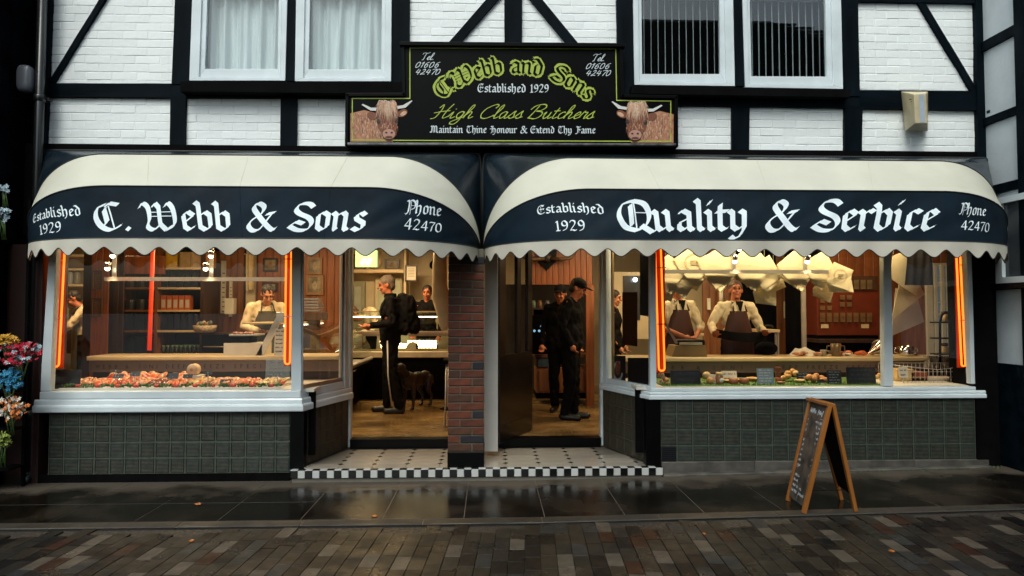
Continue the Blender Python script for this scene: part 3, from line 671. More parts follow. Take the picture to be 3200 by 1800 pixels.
# --- left bay
zgl = P(500, 1222, YF).z; zrail = P(500, 1246, YF).z; zsil = zt
def seg(px0, px1, py0, py1, d0, d1, name, **k):
    """front bar given by px corners at the window plane, sheared to follow both ends"""
    a = P(px0[0], py0, YF); b = P(px1[0], py0, YF); a2 = P(px0[1], py1, YF); b2 = P(px1[1], py1, YF)
    mb = MB().hexa([(a.x,YF+d0,a.z),(b.x,YF+d0,b.z),(b.x,YF+d1,b.z),(a.x,YF+d1,a.z)], [(a2.x,YF+d0,a2.z),(b2.x,YF+d0,b2.z),(b2.x,YF+d1,b2.z),(a2.x,YF+d1,a2.z)])
    return obj(name, mb, k.get('m', gloss_w), k.get('parent', bld), bevel=k.get('bev', .006))
fl = seg((124,158), (156,180), 1222, 700, .0, .07, 'shop_window'); 
seg((910,912), (942,940), 1222, 700, -.005, .07, 'mullion', parent=fl)
obj('bottom_rail', MB().box((pxw(120), YF-.008, zrail), (cL.x-.002, YF+.07, zgl)), gloss_w, fl, bevel=.008)
def sill(A, B, z0, z1, out, parent, nm='sill'):
    """moulded sill swept between A and B"""
    A = Vector((A[0],A[1],0)); B = Vector((B[0],B[1],0)); u = (B-A).normalized(); n = Vector((-u.y, u.x, 0))
    h = z1-z0; prof = [(.05, z1), (-.012, z1), (-.02, z1-.12*h), (-.022, z1-.3*h), (-out*.55, z1-.42*h), (-out*.92, z1-.52*h), (-out, z1-.62*h), (-out, z1-.94*h), (-out*.9, z0), (.05, z0)]
    k = len(prof); vs = [X+n*d+Vector((0,0,z)) for X in (A, B) for d, z in prof]
    return vs, k
def sill_mesh(As, z0, z1, out, parent):
    """As: list of (xy, outward xy) stations"""
    h = z1-z0; prof = [(.06, z1), (-.012, z1), (-.02, z1-.12*h), (-.022, z1-.3*h), (-out*.5, z1-.42*h), (-out*.92, z1-.5*h), (-out, z1-.6*h), (-out, z1-.93*h), (-out*.9, z0), (.06, z0)]
    k = len(prof); vs = []; 
    for (p, o_) in As:
        for d, z in prof: vs.append(Vector((p[0]-o_[0]*d, p[1]-o_[1]*d, z)))
    fs = []
    for i in range(len(As)-1):
        for j in range(k): fs.append((i*k+j, (i+1)*k+j, (i+1)*k+(j+1) % k, i*k+(j+1) % k))
    fs += [tuple(range(k)), tuple(range(len(vs)-1, len(vs)-1-k, -1))]
    return obj('sill', MB().add(vs, fs), gloss_w, parent, bevel=0)
nF = Vector((0,-1)); nL = Vector((dr.y, -dr.x)); nR = Vector((drR.y, -drR.x))
def miter(n1, n2): m = (n1+n2).normalized(); return m/ m.dot(n1)
sill_mesh([((pxw(118), YF), nF), (cL.xy, miter(nF, nL)), (dL.xy, nL)], zsil, zrail-.001, .045, fl)
# return
gA = cL+dr*.012; gB = dL-dr*.02
member(gA.xy, (gA+dr*.02).xy, zgl-.0, ZT, .0, .06, 'mullion', fl)
z_rg = P(1000, 1205, YF+.3).z
member(gA.xy, gB.xy, zrail, zrail+.075, .0, .06, 'bottom_rail', fl)
mbm = mat('aluminium_bead', (.35,.30,.24), .35, .1, metal=.6)
member((cL+dr*.03).xy, (dL-dr*.10).xy, zrail+.076, zrail+.115, .02, .045, 'glazing_bead', fl, mbm, .003)
member((dL-dr*.135).xy, (dL-dr*.115).xy, zrail+.116, ZT, .02, .045, 'glazing_bead', fl, mbm, .003)
member((dL-dr*.11).xy, (dL-dr*.045).xy, zrail, ZT, -.005, .07, 'door_post', fl)
obj('door_post', MB().cbox((dL.x-.06, YD-.005, .12), (dL.x+.012, YD+.09, ZT), .008), gloss_w, bld)
obj('pane', MB().box((pxw(150), YF+.030, zgl-.01), (pxw(914), YF+.036, ZT)), pane, fl)
member((cL+dr*.03).xy, (dL-dr*.12).xy, zrail+.10, ZT, .030, .036, 'pane', fl, pane, 0)
# --- right bay
zglR = P(2400, 1211, YF).z; zsR = zt2; zrR = P(2400, 1222, YF).z
fr_ = seg((3036,3018), (3066,3042), 1200, 700, .0, .07, 'shop_window')
seg((2032,2031), (2051,2050), 1218, 700, -.005, .07, 'mullion', parent=fr_)
seg((2764,2760), (2792,2784), 1207, 700, -.003, .07, 'mullion', parent=fr_)
obj('bottom_rail', MB().box((cR.x+.002, YF-.008, zrR), (pxw(3066), YF+.07, zglR)), gloss_w, fr_, bevel=.008)
sill_mesh([(dR.xy, nR), (cR.xy, miter(nF, nR)), ((pxw(3070), YF), nF)], zsR, zrR-.001, .03, fr_)
member((dR+drR*.02).xy, (cR-drR*.012).xy, zrR, zrR+.05, .0, .06, 'bottom_rail', fr_)
member((dR+drR*.045).xy, (dR+drR*.11).xy, zrR, ZT, -.005, .07, 'door_post', fr_)
obj('door_post', MB().cbox((dR.x-.012, YD-.005, .12), (dR.x+.06, YD+.09, ZT), .008), gloss_w, bld)
member((dR+drR*.17).xy, (dR+drR*.195).xy, zrR+.051, ZT, .02, .045, 'glazing_bead', fr_, mat('brass_strip', (.35,.24,.12), .35, metal=.5), .003)
obj('pane', MB().box((pxw(2046), YF+.030, zglR-.01), (pxw(3040), YF+.036, ZT)), pane, fr_)
member((dR+drR*.10).xy, (cR-drR*.02).xy, zrR+.02, ZT, .030, .036, 'pane', fr_, pane, 0)
# --- porch
px_step0 = P(908, 1478, 6.02).x; px_step1 = P(2072, 1478, 6.02).x
ztile = P(1500, 1464, 6.02).z
wt = mat('white_tile', (.46,.47,.46), .12, .08, 3, coat=.4, objvar=.08); kt = mat('black_tile', (.006,.006,.007), .1, .2, coat=.4)
pwt = mat('porch_tile', (.34,.31,.26), .16, .15, 2.5, coat=.3, objvar=.08)
porch = struct('porch_floor', MB().box((px_step0+.01, 6.03, -.05), (px_step1-.01, 6.98, ztile-.006)), mat('tile_grout', (.12,.11,.09), .7))
nt = 52; tw = (px_step1-px_step0)/nt; zr0 = P(1500, 1490, 6.02).z
tl = [MB().cbox((0,0,0), (tw-.003, .012, ztile-zr0-.006), .003).mesh('riser_tile', m) for m in (kt, wt)]
te = [MB().tbox((0,0,-.006), (tw-.003, tw*.75, .001), .002).mesh('edge_tile', m) for m in (kt, wt)]
for i in range(nt):
    inst('tile', tl[i % 2], porch, (px_step0+i*tw, 6.015, zr0))
    inst('tile', te[(i+1) % 2], porch, (px_step0+i*tw, 6.017, ztile-.001))
# octagon and dot field
op = .315; y_s = 6.02+tw*.75+.002; cc = .03
om = MB().prism([(cc,0,0),(op-cc-.004,0,0),(op-.004,cc,0),(op-.004,op*.5-cc,0),(op-cc-.004,op*.5-.003,0),(cc,op*.5-.003,0),(0,op*.5-cc,0),(0,cc,0)], (0,0,.006)).mesh('octagon_tile', pwt)
dm = MB().prism([(0,-cc+.003,0),(cc-.003,0,0),(0,cc-.003,0),(-cc+.003,0,0)], (0,0,.006)).mesh('dot_tile', kt)
for j in range(6):
    y = y_s+j*op*.5
    if y > 6.93: break
    xl = cL.x+dr.x/dr.y*(y-YF)+.03; xr_ = cR.x+drR.x/drR.y*(y-YF)-.03
    i = 0; x = px_step0+.1
    while x < px_step1:
        if x > xl-.02 and x+op < xr_+.05 and y+op*.5 < 6.98: inst('tile', om, porch, (x, y, ztile-.006))
        if x > xl+.02 and x < xr_-.02 and j: inst('tile', dm, porch, (x-.002, y-.001, ztile-.0055))
        x += op
# infill triangles beside the splayed walls
mb = MB()
for s_ in (0, 1):
    a = cL if s_ == 0 else cR; b = dL if s_ == 0 else dR; k = 1 if s_ == 0 else -1
    mb.prism([(a.x-.02*k, 6.075, ztile-.0075),(a.x+.45*k, 6.075, ztile-.0075),(b.x+.45*k, 6.97, ztile-.0075),(b.x, 6.97, ztile-.0075)][::k], (0,0,.001))
obj('border_tiling', mb, pwt, porch)
# thresholds
zfl = P(1250, 1374, YD+.03).z
ZFL = .205
for (a_, b_) in ((dL.x+.013, P(1400,1380,YD).x), (P(1512,1380,YD).x, dR.x-.013)):
    obj('threshold', MB().cbox((a_, YD-.03, ztile-.004), (b_, YD+.12, ZFL+.004), .006), black_gloss, bld)
# brick pillar
bk = [mat('red_brick_%s' % n, c, .75, .3, 12, bump=.002, bscale=60, objvar=.2) for n, c in (('warm', (.085,.019,.006)), ('brown', (.052,.018,.007)), ('blue', (.009,.008,.013)))]
mort = mat('grey_mortar', (.13,.12,.09), .85, .15, 20)
X0 = P(1400, 1200, 6.06).x; X1 = P(1512, 1200, 6.06).x
pil = obj('brick_pillar', MB().box((X0+.004, 6.075, ztile-.003), (X1-.004, 6.5, 2.17)), mort, bld)
bs = [[MB().cbox((0,0,0), (L, .05, .064), .003).mesh('pillar_brick', m) for L in (X1-X0-.117-.0, .107)] for m in bk]
z = P(1450, 1410, 6.06).z; row = 0; wL = X1-X0-.117
while z < 2.10:
    k = rt.choices((0,1,2), (.55,.4,.05))[0]; k2 = rt.choices((0,1,2), (.5,.4,.1))[0]
    if row % 2 == 0: inst('brick', bs[k][0], pil, (X0, 6.065, z)); inst('brick', bs[k2][1], pil, (X0+wL+.01, 6.065, z))
    else: inst('brick', bs[k2][1], pil, (X0, 6.065, z)); inst('brick', bs[k][0], pil, (X0+.117, 6.065, z))
    z += .0765; row += 1
obj('pillar_base', MB().cbox((X0-.003, 6.058, ztile+.0015), (X1+.003, 6.52, P(1450,1413,6.06).z), .006), black_gloss, pil)
# white post and open door on the right of the pillar
dkw = mat('door_case_paint', (.56,.55,.52), .4, .06, 3)
obj('door_case', MB().cbox((P(1512,1300,6.5).x+.002, 6.51, ZFL-.045), (P(1556,1300,6.5).x, 6.62, 2.4), .006), dkw, bld)
blackd = mat('black_door_paint', (.007,.006,.006), .25, .3, coat=.2)
da = Vector((P(1562,1300,6.6).x, 6.62, 0)); db = Vector((P(1664,1300,7.42).x, 7.42, 0)); ud = (db-da).normalized(); nd = Vector((-ud.y, ud.x, 0)); LD = (db-da).length
door = None
def dpart(name, u0, u1, z0, z1, d0=0, d1=.04, m=blackd, parent=None):
    mb = MB(); q = [da+ud*u0*LD+nd*d0, da+ud*u1*LD+nd*d0, da+ud*u1*LD+nd*d1, da+ud*u0*LD+nd*d1]
    mb.hexa([v+Vector((0,0,z0)) for v in q], [v+Vector((0,0,z1)) for v in q]); return obj(name, mb, m, parent, bevel=.003)
zd0 = ZFL+.01; zpan = 1.12
dbase = da.copy(); dbase.z = zd0
door = dpart('shop_door', 0, 1, zd0, zpan, parent=bld)
dpart('door_stile', 0, .17, zpan+.001, 2.35, parent=door); dpart('door_stile', .86, 1, zpan+.001, 2.35, parent=door); dpart('door_stile', .52, .63, zpan+.001, 2.35, parent=door)
dpart('pane', .17, .52, zpan+.001, 2.35, .018, .022, pane, door); dpart('pane', .63, .86, zpan+.001, 2.35, .018, .022, pane, door)
dpart('door_moulding', .15, .85, zd0+.15, zd0+.18, -.008, -.0005, blackd, door)
# rear wall posts of both doorways are part of the interior
# ---------------- awnings ----------------
ZH = HC+.59; E_ = .945; YWA = 6.235
def make_awning(xL, xR, ang, label, seed, outer):
    rr = random.Random(seed)
    AA = [R(a) for a in ang]; A_arc = .2
    t = thing('awning', ((xL+xR)/2, YWA, ZH), label, 'awning', 'canvas awnings over the shop windows')
    def hoop(i, s):
        """point on hoop i at parameter s in 0..1"""
        th = AA[i]
        a = .30 if xR-xL < 4.7 else .27; left = s < .5; o_ = left == (outer == 'L')
        rc, ins = ((.10, .90, 1.08, 1.25)[i], (0, .01, .035, .06)[i]) if o_ else ((.10, .80, .92, .98)[i], (0, .004, .008, .012)[i]); p = (.22, 1, 1, 1)[i]
        def cor(f):
            c, s_ = math.cos(f), math.sin(f)
            return rc*(1-c**p if c > 1e-9 else 1), E_*(s_**p if s_ > 1e-9 else 0)
        if s < a: dx, e = cor(s/a*math.pi/2); x = xL+ins+dx
        elif s > 1-a: dx, e = cor((1-s)/a*math.pi/2); x = xR-ins-dx
        else:
            def ri(o): return (.10, .90, 1.08, 1.25)[i]+(0, .01, .035, .06)[i] if o else (.10, .80, .92, .98)[i]+(0, .004, .008, .012)[i]
            rl, rr2 = ri(outer == 'L'), ri(outer == 'R'); x = xL+rl+(s-a)/(1-2*a)*(xR-xL-rl-rr2); e = E_
        e *= (1.0, 1.0, 1.0, .985)[i]
        return Vector((x, YWA-e*math.sin(th)-.0005, ZH+e*math.cos(th)))
    def surf(b, s, v, lift=0):
        """band b between hoops b and b+1; v=0 at the lower hoop"""
        def raw(s, v):
            q = hoop(b+1, s).lerp(hoop(b, s), v)
            d = min(s, 1-s); am = (.008, .003, .007)[b]
            w = am*math.sin(v*math.pi)*(noise.noise(Vector((s*22-v*2.2+seed*3, v*.8+s*3, b*3.1)))*2.2+noise.noise(Vector((s*9+seed, v*1.2, b*3.1)))+math.exp(-d*9)*2.5*noise.noise(Vector((s*40, v*2, seed))))
            return q+Vector((0,-1,.35))*w
        q = raw(s, v)
        if lift:
            e = .002; du = raw(min(1, s+e), v)-raw(max(0, s-e), v); dv = raw(s, min(1, v+.02))-raw(s, max(0, v-.02)); n = du.cross(dv).normalized(); q = q+n*lift
        return q
    nU = 360
    for b, (nm, m) in enumerate((('upper_band', navy_up), ('cream_band', cream), ('lettering_band', navy))):
        obj(nm, MB().grid(lambda u, v, b=b: surf(b, u, v), nU, 20), m, t)
    # frame hoops showing as piping
    for i in (1, 2, 3):
        obj('piping', MB().tube([hoop(i, k/80)+Vector((0,-.003,.001)) for k in range(81)], .005, 6), trim, t)
    for b, m in ((1, cream), (2, navy)):
        for q in (.36, .5, .64):
            obj('seam', MB().tube([surf(b, q, k/12, .0008) for k in range(13)], .0016, 5), m, t)
    # scalloped valance
    Ltot = 0; pts = [hoop(3, k/400) for k in range(401)]; cum = [0]
    for k in range(400): cum.append(cum[-1]+(pts[k+1]-pts[k]).length)
    ns = round(cum[-1]/.2225); per = cum[-1]/ns
    def vdrop(c): return .074+.066*(.5-.5*math.cos(2*math.pi*c/per))**.85
    vs = []; n_ = 400
    for k in range(n_+1):
        p = pts[k]; c = cum[k]; d = vdrop(c); sw = .006*math.sin(2*math.pi*c/per*.5+seed)+.006*noise.noise(Vector((c*3, seed, 0)))
        for j in range(5):
            f = j/4; vs.append(p+Vector((0, -.004-.02*f*0-sw*f, -d*f)))
    fs = [(k*5+j, k*5+j+1, (k+1)*5+j+1, (k+1)*5+j) for k in range(n_) for j in range(4)]
    obj('valance', MB().add(vs, fs, 0, True), mat('valance_canvas_%d' % seed, (.50,.48,.41), .65, .09, 3, bump=.004, bscale=6), t)
    obj('valance_edging', MB().tube([vs[k*5+4] for k in range(0, n_+1)], .0042, 6), trim, t)
    # wall rail and the two end brackets
    obj('wall_rail', MB().tube([hoop(0, k/60)+Vector((0,.008,0)) for k in range(61)], .012, 8), trim, t)
    return t, surf, hoop
def uvfind(surf, b, px, py, Y0=None):
    """numeric search: which (s, v) of band b shows at this pixel of the photograph"""
    best = None; 
    def proj(q):
        c = _M.transposed() @ (q-Vector((0,0,HC))); return 1600-2000*c.x/c.z, 900+2000*c.y/c.z
    for i in range(0, 201):
        for j in range(0, 9):
            x, y = proj(surf(b, i/200, j/8)); d = (x-px)**2+(y-py)**2
            if best is None or d < best[0]: best = (d, i/200, j/8)
    _, s, v = best; st = .004; sv = .08
    for it in range(14):
        for ds, dv in ((st,0),(-st,0),(0,sv),(0,-sv)):
            s2 = min(1, max(0, s+ds)); v2 = min(1, max(0, v+dv)); x, y = proj(surf(b, s2, v2)); d = (x-px)**2+(y-py)**2
            if d < best[0]: best = (d, s2, v2)
        if (best[1], best[2]) == (s, v): st /= 2; sv /= 2
        s, v = best[1], best[2]
    return s, v
def awn_text(t, surf, txt, p0, p1, xh_top_py, font=BL, w=.24, cap=1.44, track=1.0, thin=.06):
    """p0, p1: baseline ends in the photograph; cap line height given by a pixel above p0..p1's middle"""
    g, u0, u1 = lay_text(txt, font, track); s0, v0 = uvfind(surf, 2, *p0); s1, v1 = uvfind(surf, 2, *p1)
    pm = ((p0[0]+p1[0])/2, xh_top_py); sm, vm = uvfind(surf, 2, *pm); vb = uvfind(surf, 2, (p0[0]+p1[0])/2, (p0[1]+p1[1])/2)[1]; hv = (vm-vb)/cap
    def fn(u, v, L):
        f = (u-u0)/(u1-u0); return surf(2, s0+(s1-s0)*f, min(1, max(0, v0+(v1-v0)*f+hv*v)), L)
    for wd in words_of(txt, g): mb = MB(); pen(mb, wd, fn, w, 42, thin, .0025); obj('lettering', mb, letter_w, t)
aL, sL, hL = make_awning(P(128,600,YWA).x, P(1503,600,YWA).x, (0, 34, 62, 90), 'canvas awning lettered with the family name above the meat window', 1, 'L')
aR, sR, hR = make_awning(P(1509,600,YWA).x, P(3088,600,YWA).x+.02, (0, 34, 62, 90), 'canvas awning lettered Quality and Service above the bakery window', 2, 'R')
awn_text(aL, sL, 'C. Webb & Sons', (310,721), (1133,722), 636, w=.27)
awn_text(aL, sL, 'Established', (106,697), (251,674), 652, w=.22, thin=.08)
awn_text(aL, sL, '1929', (127,733), (192,725), 697, w=.2, cap=1.36, thin=.08)
awn_text(aL, sL, 'Phone', (1263,669), (1376,676), 632, w=.22, thin=.08)
awn_text(aL, sL, '42470', (1263,717), (1376,727), 690, w=.2, cap=1.36, thin=.08)
awn_text(aR, sR, 'Quality & Service', (1942,722), (2915,720), 628, w=.27)
awn_text(aR, sR, 'Established', (1682,671), (1885,670), 641, w=.22, thin=.08)
awn_text(aR, sR, '1929', (1739,722), (1828,722), 690, w=.2, cap=1.36, thin=.08)
awn_text(aR, sR, 'Phone', (2994,669), (3079,675), 636, w=.22, thin=.08)
awn_text(aR, sR, '42470', (3003,718), (3087,726), 694, w=.2, cap=1.36, thin=.08)
# ---------------- name board ----------------
YS = 6.14
sb = thing('shop_sign', tuple(P(1600,455,YS)), 'stepped black name board with green lettering and two highland cattle heads', 'sign')
board_m = mat('sign_black', (.0015,.0015,.002), .35, .2, spec=.08)
SP = lambda x, y, L=0: P(x, y, YS)+Vector((0, -L, 0))
out = [(1084,454),(2113,457),(2112,305),(1944,302),(1940,143),(1260,139),(1263,297),(1086,298)]
obj('board', MB().prism([SP(*p) for p in out], (0, .05, 0)), board_m, sb)
def frame_bar(p, q, w=10, proud=.022, m=board_m, nm='frame_bar'):
    a = SP(*p, proud); b = SP(*q, proud); d = (b-a).normalized(); n = Vector((-d.z, 0, d.x))*(w/2000*YS/2)
    obj(nm, MB().prism([a-n-d*.01, b-n+d*.01, b+n+d*.01, a+n-d*.01], (0, .075, 0)), m, sb, bevel=.003)
for p, q in zip(out, out[1:]+out[:1]): frame_bar(p, q)
frame_bar((1254,141), (1948,146), 12, .045)
frame_bar((1090,451), (2108,453), 7, .0225, mat('wet_ledge', (.10,.10,.10), .2, .5, 12), 'lower_bead')
green = mat('lime_paint', (.36,.46,.05), .5, .05); sign_w = mat('sign_white', (.58,.66,.70), .5, .05)
gl = [(1101,438),(2096,442),(2096,316),(1927,314),(1924,153),(1281,150),(1281,308),(1101,308)]
mb = MB()
for p, q in zip(gl, gl[1:]+gl[:1]):
    a = Vector((p[0], p[1])); b = Vector((q[0], q[1])); d = (b-a).normalized(); n = Vector((-d.y, d.x))*1.5
    c = [a-n-d*1.4, b-n+d*1.4, b+n+d*1.4, a+n-d*1.4]; k = .0026 if abs(d.x) > .5 else .0024
    mb.add([SP(v.x, v.y, k) for v in c], [(3,2,1,0)])
obj('green_line', mb, green, sb)
def sign_text(txt, x0, x1, base, top, font, m, w, ang=42, thin=.07, cap=1.44, shear=0, lift=.0012, rnd=0, slope=0.0, track=1):
    g, u0, u1 = lay_text(txt, font, track, shear); h = (base-top)/cap
    fn = lambda u, v, L: SP(x0+(u-u0)/(u1-u0)*(x1-x0), base-v*h+slope*(u-u0)/(u1-u0), L)
    for wd in words_of(txt, g): mb = MB(); pen(mb, wd, fn, w, ang, thin, lift, 0, rnd); obj('lettering', mb, m, sb)
sign_text('Established 1929', 1494, 1713, 288, 262, BL, sign_w, .24, thin=.1, slope=1)
sign_text('Maintain Thine Honour & Extend Thy Fame', 1344, 1860, 415, 393, BL, sign_w, .24, thin=.1, slope=2)
sign_text('High Class Butchers', 1345, 1859, 369, 327, SC, green, .17, 50, .09, 2.0, .42, slope=2)
for cx, dy in ((1338, 0), (1871, 4)):
    sign_text('Tel.', cx-20, cx+20, 187+dy, 165+dy, SC, sign_w, .2, 50, .13, 2.0, .3)
    sign_text('01606', cx-39, cx+38, 211+dy, 194+dy, SC, sign_w, .22, 50, .13, 1.5, .35)
    sign_text('42470', cx-38, cx+38, 233+dy, 216+dy, SC, sign_w, .22, 50, .13, 1.5, .35)
# arched family name: green outline under black letters
g, u0, u1 = lay_text('C.Webb and Sons', BL, .97)
def arc(u, v, L):
    f = (u-u0)/(u1-u0)-.5; a = f*1.40; r = 348+v*37
    return SP(1609+r*math.sin(a), 577-r*math.cos(a)+f*8, L)
mb = MB(); pen(mb, g, arc, .47, 0, .1, .0012, 0, 1); obj('letter_outline', mb, green, sb)
for wd in (g[:2], g[2:6], g[7:10], g[11:]): mb = MB(); pen(mb, wd, arc, .22, 42, .06, .0042); obj('letter_face', mb, board_m, sb)
# printed cattle heads (flat print)
furs = [mat('print_fur_%d' % i, c, .6, .15, 40) for i, c in enumerate([(.38,.17,.09),(.17,.05,.02),(.54,.32,.20),(.64,.47,.35),(.09,.022,.01)])]
horn_m = mat('print_horn', (.6,.6,.58), .6, .05); muz_m = mat('print_muzzle', (.42,.22,.16), .6, .1); dark_m = mat('print_dark', (.02,.008,.005), .6)
def cattle(cx, mir, dy):
    rr = random.Random(9); mb = MB(); k = [0]
    def W(x, y): return (cx+mir*(x-0), y+dy)
    def poly(pts, mi):
        k[0] += 1; q = [SP(*W(x, y), .0006+k[0]*.00002) for x, y in pts]
        if (q[1]-q[0]).cross(q[2]-q[0]).y > 0: q.reverse()
        mb.add(q, [tuple(range(len(q)))], mi)
    def ov(x, y, a, b, mi, n=14, rot=0): poly([(x+a*math.cos(2*math.pi*i/n)*math.cos(rot)-b*math.sin(2*math.pi*i/n)*math.sin(rot), y+a*math.cos(2*math.pi*i/n)*math.sin(rot)+b*math.sin(2*math.pi*i/n)*math.cos(rot)) for i in range(n)], mi)
    # body to the outer side (negative x), head at the origin
    poly([(-113,443),(-113,354),(-95,350),(-70,344),(-40,352),(-8,380),(18,420),(20,443)], 0)
    for _ in range(260):
        x = rr.uniform(-112, -8); y = rr.uniform(352+max(0, (x+40)*.5), 425); l = rr.uniform(8, 18)
        poly([(x, y), (x+1.8, y), (x+rr.uniform(-3,4), min(442, y+l))], rr.choice((0,2,3,2,1)))
    ov(-45, 362, 16, 12, 1, rot=.3); ov(50, 354, 17, 11, 1, rot=-.5); ov(53, 355, 11, 6, 2, rot=-.5)
    poly([(-74,325),(-78,328),(-50,346),(-30,347),(-26,337),(-48,337)], 5); poly([(78,314),(81,316),(60,337),(34,341),(28,333),(52,329)], 5)
    ov(2, 356, 37, 34, 1); ov(4, 385, 31, 40, 1); ov(8, 412, 24, 29, 1); ov(2, 348, 34, 24, 1)
    for _ in range(90):
        x = rr.uniform(-30, 36); y = rr.uniform(360, 405); poly([(x,y),(x+1.6,y),(x+rr.uniform(-2,3),y+rr.uniform(7,14))], rr.choice((0,0,4,1)))
    ov(-24, 380, 6, 8, 7); ov(31, 378, 6, 8, 7)
    for _ in range(170):
        x0 = rr.uniform(-8, 16); xe = rr.uniform(-36, 38); ye = rr.uniform(345, 388)-abs(xe)*.2; y0 = rr.uniform(319, 334)
        mx_, my = x0*.4+xe*.7, y0*.55+ye*.4
        mi = rr.choice((2,3,3,0,2,3)); poly([(x0-.9, y0), (x0+.9, y0), (mx_+1.2, my), (mx_-1.2, my)], mi); poly([(mx_+1.2, my), (xe, ye), (mx_-1.2, my)], mi)
    ov(6, 410, 20, 22, 1); ov(8, 420, 20, 16, 6); ov(0, 416, 4, 3, 7); ov(17, 416, 4, 3, 7); ov(8, 430, 12, 4, 4)
    for _ in range(60):
        x = rr.uniform(-16, 26); y = rr.uniform(384, 400); poly([(x,y),(x+1.5,y),(x+rr.uniform(-2,2),y+rr.uniform(6,12))], rr.choice((0,2,1)))
    obj('cattle_print', mb, furs+[horn_m, muz_m, dark_m], sb)
cattle(1208, 1, 0); cattle(1992, -1, 3)
# ---------------- alarm box, pipes, neighbours ----------------
al = mat('yellowed_plastic', (.50,.43,.27), .45, .15, 6)
t = thing('alarm_box', tuple(P(2858,410,6.25)), 'yellowed burglar alarm box with a slanted face fixed to the beam', 'alarm')
A_ = lambda x, y, Y: P(x, y, Y)
lo = [A_(2828,410,6.26), A_(2900,410,6.26), A_(2900,286,6.26), A_(2815,286,6.26)]
fr = [A_(2860,386,6.06), A_(2899,386,6.06), A_(2894,292,6.06), A_(2856,294,6.06)]
obj('casing', MB().hexa(lo, fr), al, t, bevel=.006)
mb = MB()
for k in range(4):
    f = .2+k*.07; a = (lo[3]*(1-f)+lo[0]*f); b = (fr[3]*(1-f)+fr[0]*f); p = a.lerp(b, .25); q = a.lerp(b, .8); n = Vector((-1,-.6,0)).normalized()*.002
    mb.prism([p+n, q+n, q+n+Vector((0,0,.008)), p+n+Vector((0,0,.008))], -n*2)
obj('vent_slot', mb, matte_b, t)
obj('light_strip', MB().prism([fr[0].lerp(fr[1],.4)+Vector((0,-.002,.01)), fr[0].lerp(fr[1],.8)+Vector((0,-.002,.01)), fr[3].lerp(fr[2],.8)+Vector((0,-.002,-.01)), fr[3].lerp(fr[2],.4)+Vector((0,-.002,-.01))], (0,.001,0)), mat('blue_strip', (.35,.42,.5), .3), t)
pipe_m = mat('black_iron_pipe', (.008,.009,.010), .3, .3, coat=.2)
def pipe(x, Y, z0, z1, r, label, shoe=True):
    t = thing('drainpipe', (x, Y, z0), label, 'drainpipe'); obj('pipe', MB().tube([(x,Y,z0+.1),(x,Y,z1)], r, 14), pipe_m, t)
    for zz in (z0+.6, 2.3, 3.55):
        obj('collar', MB().lathe((x,Y,zz), [(r,0),(r*1.25,.01),(r*1.25,.06),(r,.07)], 14), pipe_m, t)
        obj('bracket', MB().box((x-r*1.8,Y+.02,zz+.02), (x+r*1.8,Y+r+.03,zz+.05)), pipe_m, t)
    if shoe: obj('shoe', MB().tube([(x,Y,z0+.1),(x,Y-.02,z0+.04),(x,Y-.1,z0+.03)], r, 12), pipe_m, t)
pipe(P(3118,400,6.17).x, 6.17, .12, 5.8, .033, 'black iron drainpipe at the end of the shop by the white neighbour wall')
pipe(P(124,300,6.12).x, 6.12, 0, 5.8, .04, 'black iron drainpipe in the dark corner behind the flower stall')
XN = 4.99
nb = thing('neighbour_building', (XN, 4, 0), 'white panelled timber framed house wall beyond the shop end', 'building')
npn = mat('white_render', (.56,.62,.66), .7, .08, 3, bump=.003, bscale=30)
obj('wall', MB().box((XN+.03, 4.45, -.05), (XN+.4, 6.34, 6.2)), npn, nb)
def nbeam(z0, z1, y0=4.45, y1=6.34, nm='beam'): obj(nm, MB().box((XN, y0, z0), (XN+.034, y1, z1)), timber_h, nb, bevel=.004)
for a, b in ((126,100),(371,352),(600,577),(905,893)):
    nbeam(PX(3136, a, XN).z, PX(3136, b, XN).z+.02)
nbeam(-.05, PX(3140, 1130, XN).z-.02, nm='plinth')
for y in (5.72, 4.46): 
    obj('post', MB().box((XN-.004, y, -.05), (XN+.036, y+.12, 6.2)), timber, nb, bevel=.004)
zb_, zt_ = PX(3160,885,XN).z, PX(3160,612,XN).z
w = obj('window', MB().box((XN-.03, 5.25, zb_), (XN+.02, 5.32, zt_)).box((XN-.03, 6.02, zb_), (XN+.02, 6.12, zt_)).box((XN-.03, 5.32, zb_), (XN+.02, 6.02, zb_+.06)).box((XN-.03, 5.32, zt_-.06), (XN+.02, 6.02, zt_)).box((XN-.025, 5.64, zb_+.06), (XN+.02, 5.70, zt_-.06)), gloss_w, nb)
obj('pane', MB().box((XN+.005, 5.32, zb_+.06), (XN+.010, 6.02, zt_-.06)), mat('dark_pane', (.05,.06,.07), .08), w)
obj('window_sill', MB().box((XN-.09, 5.15, zb_-.05), (XN+.02, 6.2, zb_-.001)), black_gloss, w)
